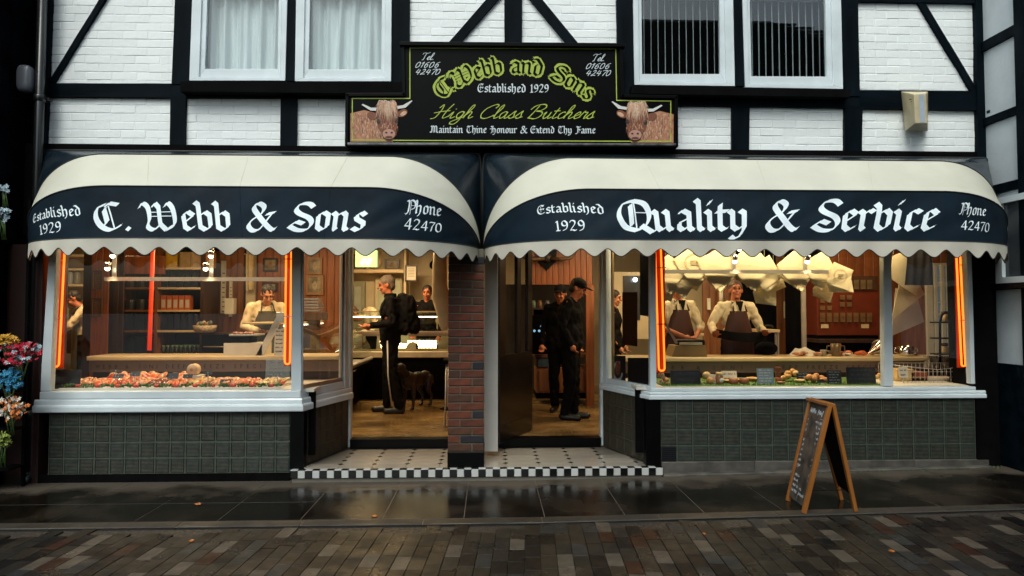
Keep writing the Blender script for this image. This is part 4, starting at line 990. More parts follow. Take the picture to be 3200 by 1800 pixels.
# dark neighbour at the left
XL = -4.47
dn = thing('dark_neighbour', (XL-.2, 4, 0), 'black painted neighbouring shopfront beyond the flower stall', 'building')
dk = mat('near_black_boards', (.003,.0035,.005), .9, .5, 3, spec=.0)
obj('wall', MB().box((XL-.4, 5.5, -.05), (XL, 6.34, 6.2)), dk, dn)
for k in range(1): obj('pilaster', MB().cbox((XL-.39, 5.9-k*.55, 0), (XL+.03, 6.0-k*.55, 6.1)), dk, dn)
obj('beam', MB().box((XL-.02, 5.5, 2.2), (XL+.04, 6.1, 2.5)), dk, dn)
obj('return_wall', MB().box((XL-.4, 6.342, 2.3), (-4.30, 6.372, 6.2)), dk, dn)
t = thing('wall_lamp', tuple(PX(74, 285, XL+.06)), 'rounded grey bulkhead lamp on the black wall', 'lamp')
a = P(50, 286, 6.05); b = P(98, 202, 6.05)
obj('lamp_cover', MB().ell(((a.x+b.x)/2, 6.08, (a.z+b.z)/2), ((b.x-a.x)/2, .06, (b.z-a.z)/2), 16, 12, sq=.55), mat('grey_lamp_glass', (.10,.11,.13), .3), t)
obj('lamp_base', MB().box(((a.x*.5+b.x*.5)-.04, 6.10, (a.z+b.z)/2-.05), ((a.x*.5+b.x*.5)+.04, 6.16, (a.z+b.z)/2+.05)), matte_b, t)
# row opposite (behind the camera, seen only in the glass)
op_ = thing('opposite_building', (1, -6.5, 0), 'tiled gabled house across the street mirrored in the upper windows', 'building')
tile_m = mat('dark_roof_tiles', (.03,.032,.036), .6, .35, 8, bump=.02, bscale=6)
obj('wall', MB().box((1.6, -12, -.05), (16, -6.5, 7.3)), mat('opposite_brick', (.10,.06,.045), .8, .3, 3), op_)
obj('roof', MB().prism([(1.2,-6.2,7.3),(17,-6.2,7.3),(17,-9.6,9.75),(10,-9.6,11.9),(1.2,-9.6,11.9)], (0,-.3,.0)).prism([(1.2,-9.95,11.9),(10,-9.95,11.9),(17,-9.95,9.75),(17,-12.6,7.3),(1.2,-12.6,7.3)], (0,-.3,0)), tile_m, op_)
mb = MB()
for k in range(26): 
    z = 7.35+k*.172; y = -6.2-(z-7.3)*.739; mb.box((1.2, y-.02, z), (min(16.9, 10+(11.9-z)/.307), y+.1, z+.05))
obj('tile_course', mb, tile_m, op_)
for i in range(4, 8):
    w = obj('window', MB().box((-12.5+i*3.6, -6.52, 3.4), (-11.1+i*3.6, -6.46, 5.0)), gloss_w, op_)
    obj('pane', MB().box((-12.35+i*3.6, -6.47, 3.5), (-11.25+i*3.6, -6.44, 4.9)), MAT['dark_pane'], w)
# ---------------- inside the shop ----------------
warm_w = mat('warm_cream_wall', (.55,.47,.32), .7, .08, 3, bump=.002)
redwood = mat('red_pine', (.27,.082,.024), .4, .35, 3, stretch=(6,6,.5), bump=.0015, bscale=30, objvar=.15)
redwood2 = mat('brown_pine', (.20,.075,.026), .45, .35, 3, stretch=(6,6,.5), bump=.0015, bscale=30, objvar=.15)
darkwood = mat('dark_wood', (.035,.014,.008), .5, .35, 4, stretch=(4,4,.5))
vinyl = mat('marbled_vinyl', (.13,.075,.028), .22, .3, 2.2, base2=(.40,.27,.12), stretch=(.8,1.3,1), bump=.001, rvar=.1, thr=(.3,.75))
steel = mat('brushed_steel', (.55,.52,.47), .3, .1, metal=.6)
chrome = mat('bright_steel', (.7,.66,.6), .1, .05, metal=1)
ctop = mat('counter_laminate', (.56,.44,.26), .35, .06, 4)
ctop_p = mat('counter_fascia', (.17,.115,.095), .4, .06, 4)
lettr = mat('fascia_lettering', (.03,.012,.01), .5)
blk = mat('black_cloth', (.005,.005,.006), .8, .3, bump=.004, bscale=12)
card_w = mat('white_card', (.62,.60,.52), .6, .06)
def bpx(mb, x0, y0, x1, y1, Y, d, mi=0):
    a = P(x0, y1, Y); b = P(x1, y0, Y); return mb.box((a.x, Y, a.z), (b.x, Y+d, b.z), mi)
def onb(name, x0, y0, x1, y1, Y, d, m, parent=None, bevel=.004): return obj(name, bpx(MB(), x0, y0, x1, y1, Y, d), m, parent, bevel=bevel)
ZC = 2.78
room = thing('shop_interior', (0, 8.5, ZFL), 'warm lit butcher shop room with cream walls and pine cladding', 'room')
o = struct('shop_floor', MB().box((-7.7, 6.96, ZFL-.2), (7.0, 12.3, ZFL)), vinyl)
obj('ceiling', MB().box((-7.7, 6.36, ZC), (7.0, 12.3, ZC+.05)), warm_w, room)
obj('back_wall', MB().box((-7.7, 11.8, ZFL), (7.0, 11.9, ZC)), warm_w, room)
obj('side_wall', MB().box((-7.7, 6.4, -.05), (-7.65, 11.8, ZC)), warm_w, room)
obj('side_wall', MB().box((6.95, 6.4, -.05), (7.0, 11.8, ZC)), redwood2, room)
obj('front_wall', MB().box((-7.7, 6.38, -.05), (-4.5, 6.44, ZC)), redwood2, room)
obj('front_wall', MB().box((4.96, 6.38, -.05), (7.0, 6.44, ZC)), redwood2, room)
obj('sub_floor', MB().box((-7.64, 6.45, -.04), (6.94, 6.955, -.01)), matte_b, room)
# pine partition between the two rooms
pt_ = obj('partition', MB().box((.02, 6.62, ZFL), (.06, 9.6, ZC)), redwood2, room)
obj('notice_board', MB().box((.061, 7.6, 1.35), (.075, 8.1, 2.0)), warm_w, pt_); obj('notice_board', MB().box((.061, 8.25, 1.2), (.075, 8.6, 2.2)), warm_w, pt_); obj('notice_board', MB().box((.061, 8.75, 1.4), (.075, 9.3, 1.8)), ctop, pt_)
# false cladding strips: real boards
def boards(name, x0, x1, y0, y1, Y, m, n, parent=room, d=.02):
    a = P(x0, y1, Y); b = P(x1, y0, Y); w = (b.x-a.x)/n; me = MB().cbox((0,0,0), (w-.003, d, b.z-a.z), .005).mesh('cladding_board', m)
    for k in range(n): inst('board', me, parent, (a.x+k*w, Y, a.z))
# --- display deck and ledge in both windows
def deck(xa, xb, zd, name):
    t = thing(name, ((xa+xb)/2, 6.5, zd-.4), 'timber display deck inside the %s window' % ('meat' if xa < 0 else 'bakery'), 'display deck')
    obj('deck_top', MB().box((xa, YF+.075, zd-.03), (xb, 6.98, zd)), card_w, t)
    obj('deck_skirt', MB().box((xa, YF+.12, ZFL), (xb, YF+.15, zd-.031)), matte_b, t)
    return t
zdL = P(500, 1216, YF+.1).z; zdR = P(2400, 1206, YF+.1).z
deck(-4.3, cL.x+.10, zdL, 'display_deck'); deck(cR.x-.12, 4.75, zdR, 'display_deck')
def ledge(xa, xb, zt_, Y, txt, x0t, x1t, label, seg2=None):
    t = thing('service_ledge', ((xa+xb)/2, Y, zt_-.3), label, 'counter ledge')
    obj('ledge_top', MB().cbox((xa, Y, zt_-.045), (xb, Y+.45, zt_), .01), ctop, t)
    obj('fascia', MB().box((xa, Y+.05, zt_-.17), (xb, Y+.08, zt_-.046)), ctop_p, t)
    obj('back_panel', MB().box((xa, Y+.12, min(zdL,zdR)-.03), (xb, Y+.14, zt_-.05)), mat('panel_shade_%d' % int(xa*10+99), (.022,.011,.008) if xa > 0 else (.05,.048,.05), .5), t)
    for w, a, b in txt:
        n = len(w); mb = MB()
        for i, ch in enumerate(w):
            if ch != ' ': c = a+(b-a)*(i/(max(1, n-1))); plain_text(mb, ch, lambda u, v, L: Vector((u, Y+.05-L, v)), P(c-7,1000,Y).x, P(c+7,1000,Y).x, zt_-.135, .045, centre=True)
        obj('lettering', mb, lettr, t)
    return t
zLL = P(600, 1113, 7.0).z
ledge(-4.3, P(1055,1100,7.0).x, zLL, 7.0, [('WEBB', 300, 358), ('&', 392, 392), ('SONS', 432, 486), ('DEEP', 520, 572), ('FREEZE', 598, 695), ('SPECI', 732, 812)], 0, 0, 'cream ledge with raised lettering behind the meat display')
zLR = P(2300, 1117, 6.95).z
ledge(P(1950,1100,6.95).x, P(2898,1100,6.95).x, zLR, 6.95, [('BB', 2106, 2136), ('&', 2185, 2185), ('SONS', 2234, 2322), ('DEEP', 2434, 2494), ('FREEZE', 2530, 2620), ('SPECIALISTS', 2655, 2830)], 0, 0, 'cream ledge with raised lettering behind the bakery display')
# --- neon heater tubes
def neon_mat(name, core, s):
    m = bpy.data.materials.new(name); m.use_nodes = True; N = m.node_tree.nodes; L = m.node_tree.links; b = N['Principled BSDF']
    b.inputs['Base Color'].default_value = (.6,.1,.02,1); b.inputs['Emission Color'].default_value = (*core, 1); b.inputs['Emission Strength'].default_value = s; return m
neon = neon_mat('neon_orange', (1,.15,.010), 2.9); neon_refl = neon_mat('reflected_neon', (1,.03,.012), .5)
halo_red = mat('halo_red_backing', (.30,.03,.01), .4, .1)
def neon_tube(x0, x1, y1, Y, label, lean=0):
    a = P(x0+3, y1-8, Y); b = P(x1-3, y1-8, Y); r = .0088; zt = 2.3; rad = (b.x-a.x)/2; cx = (a.x+b.x)/2
    t = thing('neon_tube', (cx, Y, a.z-.05), label, 'neon light', 'orange tubes framing the shop windows')
    pts = [(a.x+lean, Y, zt), (a.x, Y, a.z+rad)]+[(cx-rad*math.cos(k*math.pi/8), Y, a.z+rad-rad*math.sin(k*math.pi/8)) for k in range(1,8)]+[(b.x, Y, a.z+rad), (b.x+lean, Y, zt)]
    obj('glass_tube', MB().tube(pts, r, 8), neon, t)
    obj('halo_backing_strip', MB().box((a.x-.018, Y+.03, a.z-.02), (b.x+.018, Y+.045, zt)), halo_red, t)  # its red colour stands in for the orange halo round the tubes
    obj('clip', MB().box((a.x-.015, Y-.012, a.z+.45), (b.x+.015, Y-.009, a.z+.46)).box((a.x-.02, Y-.010, a.z+1.0), (b.x+.02, Y-.008, a.z+1.01)), chrome, t); return t
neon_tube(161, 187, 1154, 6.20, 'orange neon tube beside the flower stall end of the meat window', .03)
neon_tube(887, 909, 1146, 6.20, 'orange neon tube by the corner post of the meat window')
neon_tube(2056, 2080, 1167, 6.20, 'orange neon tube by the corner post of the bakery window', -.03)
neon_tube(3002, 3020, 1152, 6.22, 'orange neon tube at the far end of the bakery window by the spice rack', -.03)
a = P(470, 1095, 7.6); 
t = thing('neon_tube', (a.x, 7.6, a.z), 'dim red reflection of a neon tube, built as a glowing rod before the dark shelves', 'neon light')
obj('glass_tube', MB().tube([(a.x-.012,7.6,a.z),(a.x+.01,7.6,2.5)], .024, 8), neon_refl, t)  # glowing rod stands in for a neon tube mirrored in inner glass
# --- ceiling lights
tube_e = mat('fluorescent_glow', (.9,.9,.8), .4, 0, emit=(1,.86,.6), es=7)
def ceil_light(x, y, label, e, col=(1,.66,.31), sz=1.1):
    t = thing('ceiling_light', (x, y, ZC-.08), label, 'ceiling light', 'fluorescent ceiling fittings')
    obj('housing', MB().box((x-.6, y-.09, ZC-.05), (x+.6, y+.09, ZC-.0005)), card_w, t)
    obj('glow_tube', MB().tube([(x-.56, y-.04, ZC-.07), (x+.56, y-.04, ZC-.07)], .016, 8).tube([(x-.56, y+.04, ZC-.07), (x+.56, y+.04, ZC-.07)], .016, 8), tube_e, t)
    ld = bpy.data.lights.new('fitting_light', 'AREA'); ld.shape = 'RECTANGLE'; ld.size = sz; ld.size_y = .25; ld.energy = e; ld.color = col
    l = bpy.data.objects.new('fitting_light', ld); COL.objects.link(l); l.parent = t; l.location = (0, 0, -.03)
ceil_light(-5.6, 9.2, 'ceiling strip light over the far wall shelves', 40)
ceil_light(-3.2, 8.0, 'ceiling strip light above the dry goods shelves', 27)
ceil_light(-1.6, 7.9, 'ceiling strip light above the scales and serving butcher', 34)
ceil_light(-1.7, 10.2, 'ceiling strip light above the long meat counter', 44)
ceil_light(1.1, 8.2, 'ceiling strip light inside the pine clad doorway', 7)
ceil_light(2.3, 8.3, 'ceiling strip light above the two aproned butchers', 30)
ceil_light(4.2, 7.5, 'ceiling strip light above the oven cabinet', 16)
def spot(x, y, z, tx, ty, tz, e, name, t):
    ld = bpy.data.lights.new('spot_bulb', 'SPOT'); ld.energy = e; ld.spot_size = R(95); ld.spot_blend = .6; ld.color = (1,.72,.40); ld.shadow_soft_size = .03
    l = bpy.data.objects.new('spot_bulb', ld); COL.objects.link(l); l.parent = t; po = ORG[t.name]; l.location = Vector((x,y,z))-po
    l.rotation_euler = (Vector((tx,ty,tz))-Vector((x,y,z))).to_track_quat('-Z', 'Y').to_euler()
bulb = mat('lit_bulb', (.9,.9,.8), .3, 0, emit=(1,.85,.55), es=9)
def spot_rail(xa, xb, z, Y, lamps, label, tgt):
    t = thing('spotlight_rail', ((xa+xb)/2, Y, z), label, 'spotlight rail')
    obj('rail', MB().box((xa, Y, z-.02), (xb, Y+.03, z+.02)), steel, t)
    for lx in lamps:
        obj('hanger', MB().box((lx-.02, Y+.031, z-.015), (lx+.02, Y+.045, ZC-.001)), steel, t)
        for k in (0, 1):
            h = MB().lathe((lx+.05*k-.02, Y-.05, z+.10+.13*k), [(.018,0),(.03,.03),(.036,.07)], 12); hd = obj('spot_head', h, chrome, t)
            obj('bulb', MB().ell((lx+.05*k-.02, Y-.05, z+.105+.13*k), .025, 10, 6), bulb, hd)
        spot(lx, Y-.05, z+.08, lx+tgt[0], Y+tgt[1], z+tgt[2], 22, '', t)
zr1 = P(600, 872, 6.75).z
spot_rail(P(325,870,6.75).x, P(905,870,6.75).x, zr1, 6.75, [P(350,870,6.75).x, P(655,870,6.75).x], 'steel spotlight rail hanging above the meat display', (0,-.25,-.9))
zr2 = P(2300, 849, 6.62).z
spot_rail(P(2075,850,6.62).x, P(2590,850,6.62).x, zr2, 6.62, [P(2297,850,6.62).x, P(2522,850,6.62).x], 'steel hanging rail above the bakery display threaded behind paper bags', (0,-.2,-.9))
for lx in (P(2180,850,6.3).x, P(2430,850,6.3).x):
    pass
# --- left room furniture
cl = obj('cladding', MB().box((P(278,1,8.6).x, 8.62, ZFL), (P(390,1,8.6).x, 8.7, ZC)), darkwood, room)
boards('b', 278, 344, 700, 1180, 8.58, redwood, 3, cl)
boards('b', 348, 392, 700, 1180, 8.60, darkwood, 2, cl)
mb = MB()
t = thing('shelf_unit', tuple(P(515,1180,9.0)), 'tall open shop shelving packed with dark tins and orange cartons', 'shelves')
x0, x1 = P(392,1,9.0).x, P(648,1,9.0).x; xm = P(508,1,9.0).x; zb_ = ZFL
obj('back', MB().box((x0, 9.5, zb_), (x1, 9.52, 2.5)), matte_b, t)
for x in (x0, xm, x1): obj('upright', MB().box((x-.02, 8.98, zb_), (x+.02, 9.499, 2.45)), redwood2 if x != x1 else darkwood, t)
for yy in (836, 898, 968, 1032, 1106, 1170):
    z = P(500, yy, 9.0).z
    obj('shelf', MB().cbox((x0+.021, 8.97, z-.03), (xm-.021, 9.49, z), .004), redwood2, t); obj('shelf', MB().cbox((xm+.021, 8.97, z-.03), (x1-.021, 9.49, z), .004), ctop, t)
obj('header', bpx(MB(), 345, 800, 513, 856, 8.9, .05), redwood, t, bevel=.004)
pr2 = random.Random(4)
cart = [mat('carton_orange', (.42,.09,.02), .5, .1), mat('carton_white', (.5,.44,.36), .5, .1), mat('carton_navy', (.012,.02,.045), .3, .2), mat('tin_dark', (.02,.02,.022), .3, .2), mat('lid_green', (.12,.22,.13), .4, .1), mat('sack_blue', (.02,.035,.06), .4, .2)]
ORD = ['first','second','third','fourth','fifth','sixth','seventh','eighth','ninth']
def goods(xa, xb, z, kind, n, Yg=9.04, where=''):
    w = (xb-xa)/n
    for k in range(n):
        x = xa+(k+.5)*w; s = w*.44; h = {'carton': .20, 'pack': .24, 'jar': .11, 'tin': .14}[kind]
        if kind == 'carton':
            q = thing('carton', (x, Yg+.05, z+.0005), '%s orange and white drink carton from the red reflection' % ORD[k], 'carton', 'cartons on the middle shelf')
            obj('carton_body', MB().box((x-s, Yg, z+.0005), (x+s, Yg+.1, z+h)), cart[0], q); obj('carton_label', MB().box((x-s*.7, Yg-.002, z+.03), (x+s*.7, Yg-.0005, z+h*.7)), cart[1], q)
        elif kind == 'jar':
            q = thing('jar', (x, Yg+.05, z+.0005), '%s small green lidded jar from the upright, %s' % (ORD[k], where), 'jar', 'green lidded jars on the low shelves')
            obj('jar_body', MB().lathe((x, Yg+.05, z+.0005), [(s*.9,0),(s,.01),(s,h*.7),(s*.8,h*.75)], 10), cart[3], q); obj('lid', MB().lathe((x, Yg+.05, z+h*.75), [(s*.85,0),(s*.85,h*.3)], 10), cart[4], q)
        else:
            q = MB(); m = cart[2] if kind == 'pack' else cart[3]
            if kind == 'pack': q.prism([(x-s,Yg,z+.0005),(x+s,Yg,z+.0005),(x+s,Yg+.02,z+h*.95),(x,Yg+.03,z+h),(x-s,Yg+.02,z+h*.95)], (0,.12,0))
            else: q.lathe((x, Yg+.05, z+.0005), [(s,0),(s,h),(s*.9,h+.005)], 10)
            solo('packet' if kind == 'pack' else 'tin', q, m, ('%s dark blue packet from the pillar end, %s' if kind == 'pack' else '%s dark round tin from the pillar end, %s') % (ORD[k], where), 'packet' if kind == 'pack' else 'tin', 'goods on the dry goods shelves', bevel=.002)
Z = lambda y: P(500, y, 9.0).z
goods(x0+.04, xm-.04, Z(968), 'tin', 3, where='shelf with the orange cartons'); goods(x0+.04, xm-.04, Z(1032), 'pack', 3, where='narrow shelf below the tins'); goods(x0+.04, xm-.04, Z(898), 'tin', 3, where='narrow top shelf')
goods(xm+.03, x1-.08, Z(898), 'pack', 5, where='wide shelf above the cartons'); goods(xm+.03, x1-.18, Z(968), 'carton', 5); goods(xm+.03, x1-.05, Z(1032), 'pack', 6, where='wide shelf under the cartons')
goods(xm+.03, x1-.05, Z(1106), 'jar', 9, where='front row of the lowest shelf'); goods(xm+.08, x1-.05, Z(1106), 'jar', 8, 9.24, where='back row of the lowest shelf')
goods(x0+.05, xm-.04, Z(1106), 'pack', 3, where='narrow lowest shelf')
# yellow boxes at the top of the shelves
zt1 = P(540, 836, 9.0).z
for k, (xx, m_) in enumerate(((512, (.7,.42,.03)), (556, (.45,.32,.16)), (592, (.5,.36,.2)), (622, (.42,.2,.08)))):
    a = P(xx, 836, 9.0); solo('box', MB().box((a.x, 9.04, a.z+.0005), (a.x+.15, 9.2, a.z+.22)), mat('box_%d' % k, m_, .5, .15, 20, base2=tuple(c*.6 for c in m_)), ('yellow box on top of the shelving', 'cream patterned box second on top of the shelving', 'tan patterned box third on top of the shelving', 'orange brown box at the end of the top shelf')[k], 'box', bevel=.004)
# far left background: shelves with white things, person
t = thing('wall_shelves', tuple(P(235,1100,10.5)), 'cream wall shelves stacked with cartons behind the neon tube', 'shelves')
for yy in (795, 838, 888, 1000, 1080): onb('shelf', 150, yy, 285, yy+7, 10.5, .4, warm_w, t)
onb('cabinet', 160, 1010, 282, 1105, 10.4, .3, darkwood, t)
for x_, y_, w_, h_, c, nm in ((200,862,16,60,(.3,.36,.4),'pale blue bottle'),(222,868,22,50,(.2,.2,.18),'grey tub'),(185,930,26,58,(.3,.3,.24),'green grey canister'),(262,900,30,30,(.05,.04,.03),'dark pan')):
    a = P(x_, y_+20, 10.45); solo(nm.split()[-1], MB().lathe((a.x, 10.6, P(x_,[888,1000][y_>895],10.5).z+.001), [(.05,0),(.055,.02),(.055,.18),(.03,.22),(.03,.26)], 12), mat(nm.replace(' ','_'), c, .4), nm+' on the cream wall shelves', nm.split()[-1])
# wood wall behind the butcher with notices and pictures
cl2 = obj('cladding', MB().box((P(655,1,9.8).x, 9.83, ZFL), (P(1100,1,9.8).x, 9.95, ZC)), darkwood, room)
boards('b', 655, 765, 700, 1180, 9.8, redwood2, 5, cl2); boards('b', 800, 1095, 700, 1180, 9.8, redwood, 12, cl2)
onb('door_frame', 764, 700, 800, 1180, 9.75, .06, warm_w, room)
onb('door_frame', 1058, 700, 1072, 1180, 9.72, .06, ctop, room)
def picture(x0, y0, x1, y1, Y, label, fm, im, cat='picture', lines=0):
    a = P(x0, y1, Y); t = thing('framed_picture', tuple(P((x0+x1)/2, y1, Y)), label, cat)
    A = P(x0,y1,Y); B = P(x1,y0,Y); f = (B.x-A.x)*.13; mb = MB()
    mb.box((A.x,Y-.02,A.z),(B.x,Y,A.z+f)).box((A.x,Y-.02,B.z-f),(B.x,Y,B.z)).box((A.x,Y-.02,A.z+f),(A.x+f,Y,B.z-f)).box((B.x-f,Y-.02,A.z+f),(B.x,Y,B.z-f))
    obj('frame', mb, fm, t, bevel=.003); obj('print', MB().box((A.x+f,Y-.008,A.z+f),(B.x-f,Y-.001,B.z-f)), im, t)
    c = ((A.x+B.x)/2, (A.z+B.z)/2); w = (B.x-A.x); h = B.z-A.z
    if lines: obj('printed_lines', sum_boxes([(c[0]-w*.26, Y-.0095, c[1]+h*(.25-.09*k), c[0]+w*.26, Y-.0085, c[1]+h*(.25-.09*k)+h*.022) for k in range(lines)]), mat('ink_%s' % t.name, (.2,.15,.1), .6), t)
    else: obj('portrait', MB().ell((c[0], Y-.0085, c[1]-h*.06), (w*.15, .0012, h*.2), 14, 8).ell((c[0], Y-.0085, c[1]+h*.15), (w*.07, .001, h*.07), 12, 8), mat('tone_%s' % t.name, (.45,.38,.27) if 'lady' in label or 'family' in label else (.25,.17,.1), .6, .3, 20), t)
    return t
def sum_boxes(bs):
    mb = MB()
    for b in bs: mb.box(b[:3], b[3:])
    return mb
fr_d = mat('dark_frame', (.03,.015,.01), .3); fr_g = mat('gilt_frame', (.30,.16,.06), .35, .2); sep = mat('sepia_print', (.16,.12,.08), .4, .5, 8, base2=(.4,.33,.22))
picture(822, 806, 868, 848, 9.78, 'small dark framed cattle photograph above the butcher at the scales', fr_d, sep)
picture(820, 882, 868, 912, 9.78, 'dark framed print half hidden behind the butcher at the scales', fr_d, sep)
picture(960, 804, 1008, 858, 9.78, 'framed sepia portrait of a seated lady, upper of two on the pine wall', fr_g, sep)
picture(956, 860, 1012, 922, 9.78, 'gilt framed family picture, lower of two on the pine wall', fr_g, sep)
picture(690, 815, 708, 980, 9.78, 'tall cream price list pinned on the pine boards', card_w, card_w, 'notice', 9)
picture(716, 870, 728, 990, 9.78, 'narrow cream notice strip beside the price list', card_w, card_w, 'notice', 8)
picture(289, 845, 324, 906, 8.56, 'dark typed notice, upper of two on the red pillar', mat('dull_notice', (.12,.06,.03), .5), MAT['dull_notice'], 'notice', 8)
picture(287, 930, 322, 990, 8.56, 'dark typed notice, lower of two on the red pillar', MAT['dull_notice'], MAT['dull_notice'], 'notice', 8)
q = bpx(MB(), 700, 932, 730, 982, 9.4, .12); solo('wall_phone_box', q, card_w, 'white wall box hanging on the pine cladding', 'box', bevel=.01)
# back wall of the long room seen through the left doorway
onb('pelmet', 1085, 842, 1262, 852, 11.4, .3, ctop, room); onb('wall_beam', 1262, 700, 1270, 1000, 11.3, .4, warm_w, room)
picture(1104, 795, 1144, 845, 11.7, 'dark framed picture behind the green lit sign', fr_d, sep)
picture(1203, 808, 1248, 843, 11.7, 'wide dark framed landscape on the back wall', fr_d, sep)
picture(1266, 828, 1305, 880, 11.25, 'framed certificate on the cream back wall', fr_d, card_w, 'certificate', 6)
a = P(1358, 828, 11.6); t = thing('wall_clock', tuple(a), 'round black wall plate half behind the hanging strip', 'clock'); obj('face', MB().lathe(tuple(a), [(.09,0),(.09,.03)], 20, ax='y'), matte_b, t); obj('rim', MB().lathe((a.x,a.y-.005,a.z), [(.10,0.006),(.10,.03)], 20, ax='y'), steel, t)
a = P(1172, 818, 11.75); solo('wall_plate', MB().lathe(tuple(a), [(.06,0),(.13,-.02),(.13,0),(.06,.01)], 20, ax='y'), ctop, 'pale decorative plate on the back wall', 'plate')
# dark glazed doorway on the back wall
t = thing('back_door', tuple(P(1125,1180,11.6)), 'cream framed back door with a frosted pane', 'door')
onb('frame', 1098, 880, 1140, 1200, 11.6, .1, mat('sage_paint', (.22,.22,.15), .5), t); onb('pane', 1106, 895, 1128, 1000, 11.57, .02, mat('frosted_pane', (.30,.33,.28), .3), t)
t = thing('back_window', tuple(P(1220,1000,11.7)), 'pale serving hatch window in the back wall', 'window')
onb('frame', 1172, 868, 1256, 1000, 11.7, .05, warm_w, t); onb('pane', 1180, 874, 1252, 996, 11.68, .01, mat('bright_pane', (.42,.46,.34), .3), t)
# green lit sign hanging near the door
t = thing('emergency_light', tuple(P(1143,834,8.6)), 'green tinted ceiling light box hanging inside the first doorway', 'light')
onb('box', 1110, 782, 1178, 834, 8.6, .08, mat('green_glow', (.3,.5,.2), .4, .1, emit=(.42,.75,.28), es=.75), t)
a = P(1130, 818, 8.59); mb = MB()
for dx in (0, .075): mb.tube([(a.x+dx, 8.585, a.z-.035), (a.x+dx+.045, 8.585, a.z+.04)], .014, 8)
obj('lamp_tube', mb, bulb, t)
obj('hanger', MB().box((a.x+.02, 8.62, P(1143,782,8.6).z), (a.x+.05, 8.64, ZC-.001)), steel, t)
# long serve-over counter across the back room
t = thing('meat_counter', tuple(P(1250,1230,10.1)), 'long glass fronted meat counter with a bright steel edge and black base', 'counter')
zc0 = P(1250,1118,10.0).z; zc1 = P(1250,1098,10.0).z; zg = P(1250,972,10.0).z
xa, xb = -3.0, P(1420,1,10).x
obj('base', MB().box((xa, 10.05, ZFL), (xb, 10.9, zc0)), matte_b, t)
obj('front_edge', MB().cbox((xa, 9.98, zc0), (xb, 10.1, zc1), .01), mat('lit_enamel', (.62,.52,.36), .3), t)
obj('tray_bed', MB().box((xa, 10.101, zc0), (xb, 10.9, zc1-.02)), ctop, t)
obj('glass_front', MB().prism([(xa,10.0,zc1+.001),(xb,10.0,zc1+.001),(xb,10.22,zg-.02),(xa,10.22,zg-.02)], (0,.006,0)), case_glass, t)
obj('top_shelf', MB().box((xa, 10.2, zg-.02), (xb, 10.6, zg)), ctop, t)
obj('light_bar', MB().box((xa, 10.21, zg-.10), (xb, 10.25, zg-.085)), bulb, t)
obj('mid_rail', MB().box((xa, 10.1, P(1250,1050,10.1).z), (xb, 10.3, P(1250,1036,10.1).z)), mat('pink_rail', (.42,.30,.25), .4), t)
# curved counter coming forward on the left of the doorway
t = thing('curved_counter', tuple(P(1120,1250,8.3)), 'curved glass deli counter end with steel trim beside the doorway', 'counter')
def carc(u, v):
    x = -2.6+1.02*math.sin(v*1.35)*1.0; z = .98+.46*math.cos(v*1.5)-.02; y = 7.9+1.9*u
    return Vector((x+.0, y, z))
obj('curved_glass', MB().grid(lambda u, v: Vector((-2.55+.75*math.sin(v*1.5), 7.75+2.1*u, .92+.50*math.cos(v*1.5))), 6, 12), case_glass, t)
obj('base', MB().prism([(-2.6,7.75,ZFL),(-1.98,7.75,ZFL),(-1.86,7.75,.80),(-2.6,7.75,.80)], (0,2.1,0)), matte_b, t)
obj('bumper_rail', MB().tube([(-1.80,7.70,.86),(-1.80,9.85,.86)], .03, 10), steel, t); obj('lower_rail', MB().tube([(-1.84,7.72,.76),(-1.84,9.85,.76)], .018, 8), chrome, t)
obj('tray_bed', MB().box((-2.6,7.8,.801), (-1.84,9.84,.84)), steel, t)
obj('glass_end', MB().prism([(-2.6,7.752,.845),(-1.85,7.752,.845),(-1.9,7.752,1.1),(-2.1,7.752,1.28),(-2.35,7.752,1.39),(-2.6,7.752,1.42)], (0,.005,0)), case_glass, t)
obj('top_shelf', MB().box((-2.95,7.75,1.421), (-2.5,9.85,1.44)), ctop, t)
obj('light_bar', MB().tube([(-2.5,7.9,1.395),(-2.5,9.7,1.395)], .012, 8), bulb, t)
# hanging strip of cream cloth in the doorway
def cloth_strip(xs, y0, y1, Y, m, label, cat, amp=.02, nm='hanging_cloth', seed=0):
    tl, tr, br, bl = xs
    def fn(u, v):
        top = P(tl+(tr-tl)*u, y0, Y); bot = P(bl+(br-bl)*u, y1, Y); q = bot.lerp(top, v); q.y += amp*math.sin(u*9+seed+v*2)+amp*.6*math.sin(u*21+seed*2-v); return q
    mb = MB().grid(fn, 30, 16)
    n = len(mb.v); mb.add([v+Vector((0,.006,0)) for v in mb.v[:n]], [tuple(reversed(f)) for f in mb.f[:30*16]], 0, True)
    return solo(nm, mb, m, label, cat)
cream_cl = mat('cream_muslin', (.62,.50,.28), .75, .15, 6, bump=.004, bscale=9)
def carcass(u, v):  # side of pork
    pass
t = thing('hanging_carcass', tuple(P(1378,1036,7.3)), 'pale hanging side of pork in the first doorway beside the brick pillar', 'carcass')
mb = MB(); pts = []; rr_ = []
for x, y, r in ((1376,760,.07),(1375,830,.085),(1373,890,.085),(1378,930,.10),(1384,970,.075),(1386,1010,.06),(1388,1032,.03)):
    pts.append(P(x,y,7.3)); rr_.append(r)
mb.tube(pts, rr_, 20)
for v in mb.v: v.y = 7.3+(v.y-7.3)*.6; v.x += .012*noise.noise(v*9)
obj('carcass_body', mb, mat('pork_fat', (.66,.50,.28), .5, .12, 7, bump=.004, bscale=14), t)
obj('hook', MB().tube([pts[0]+Vector((0,0,-.02)), pts[0]+Vector((0,0,.3))], .008, 6), steel, t)
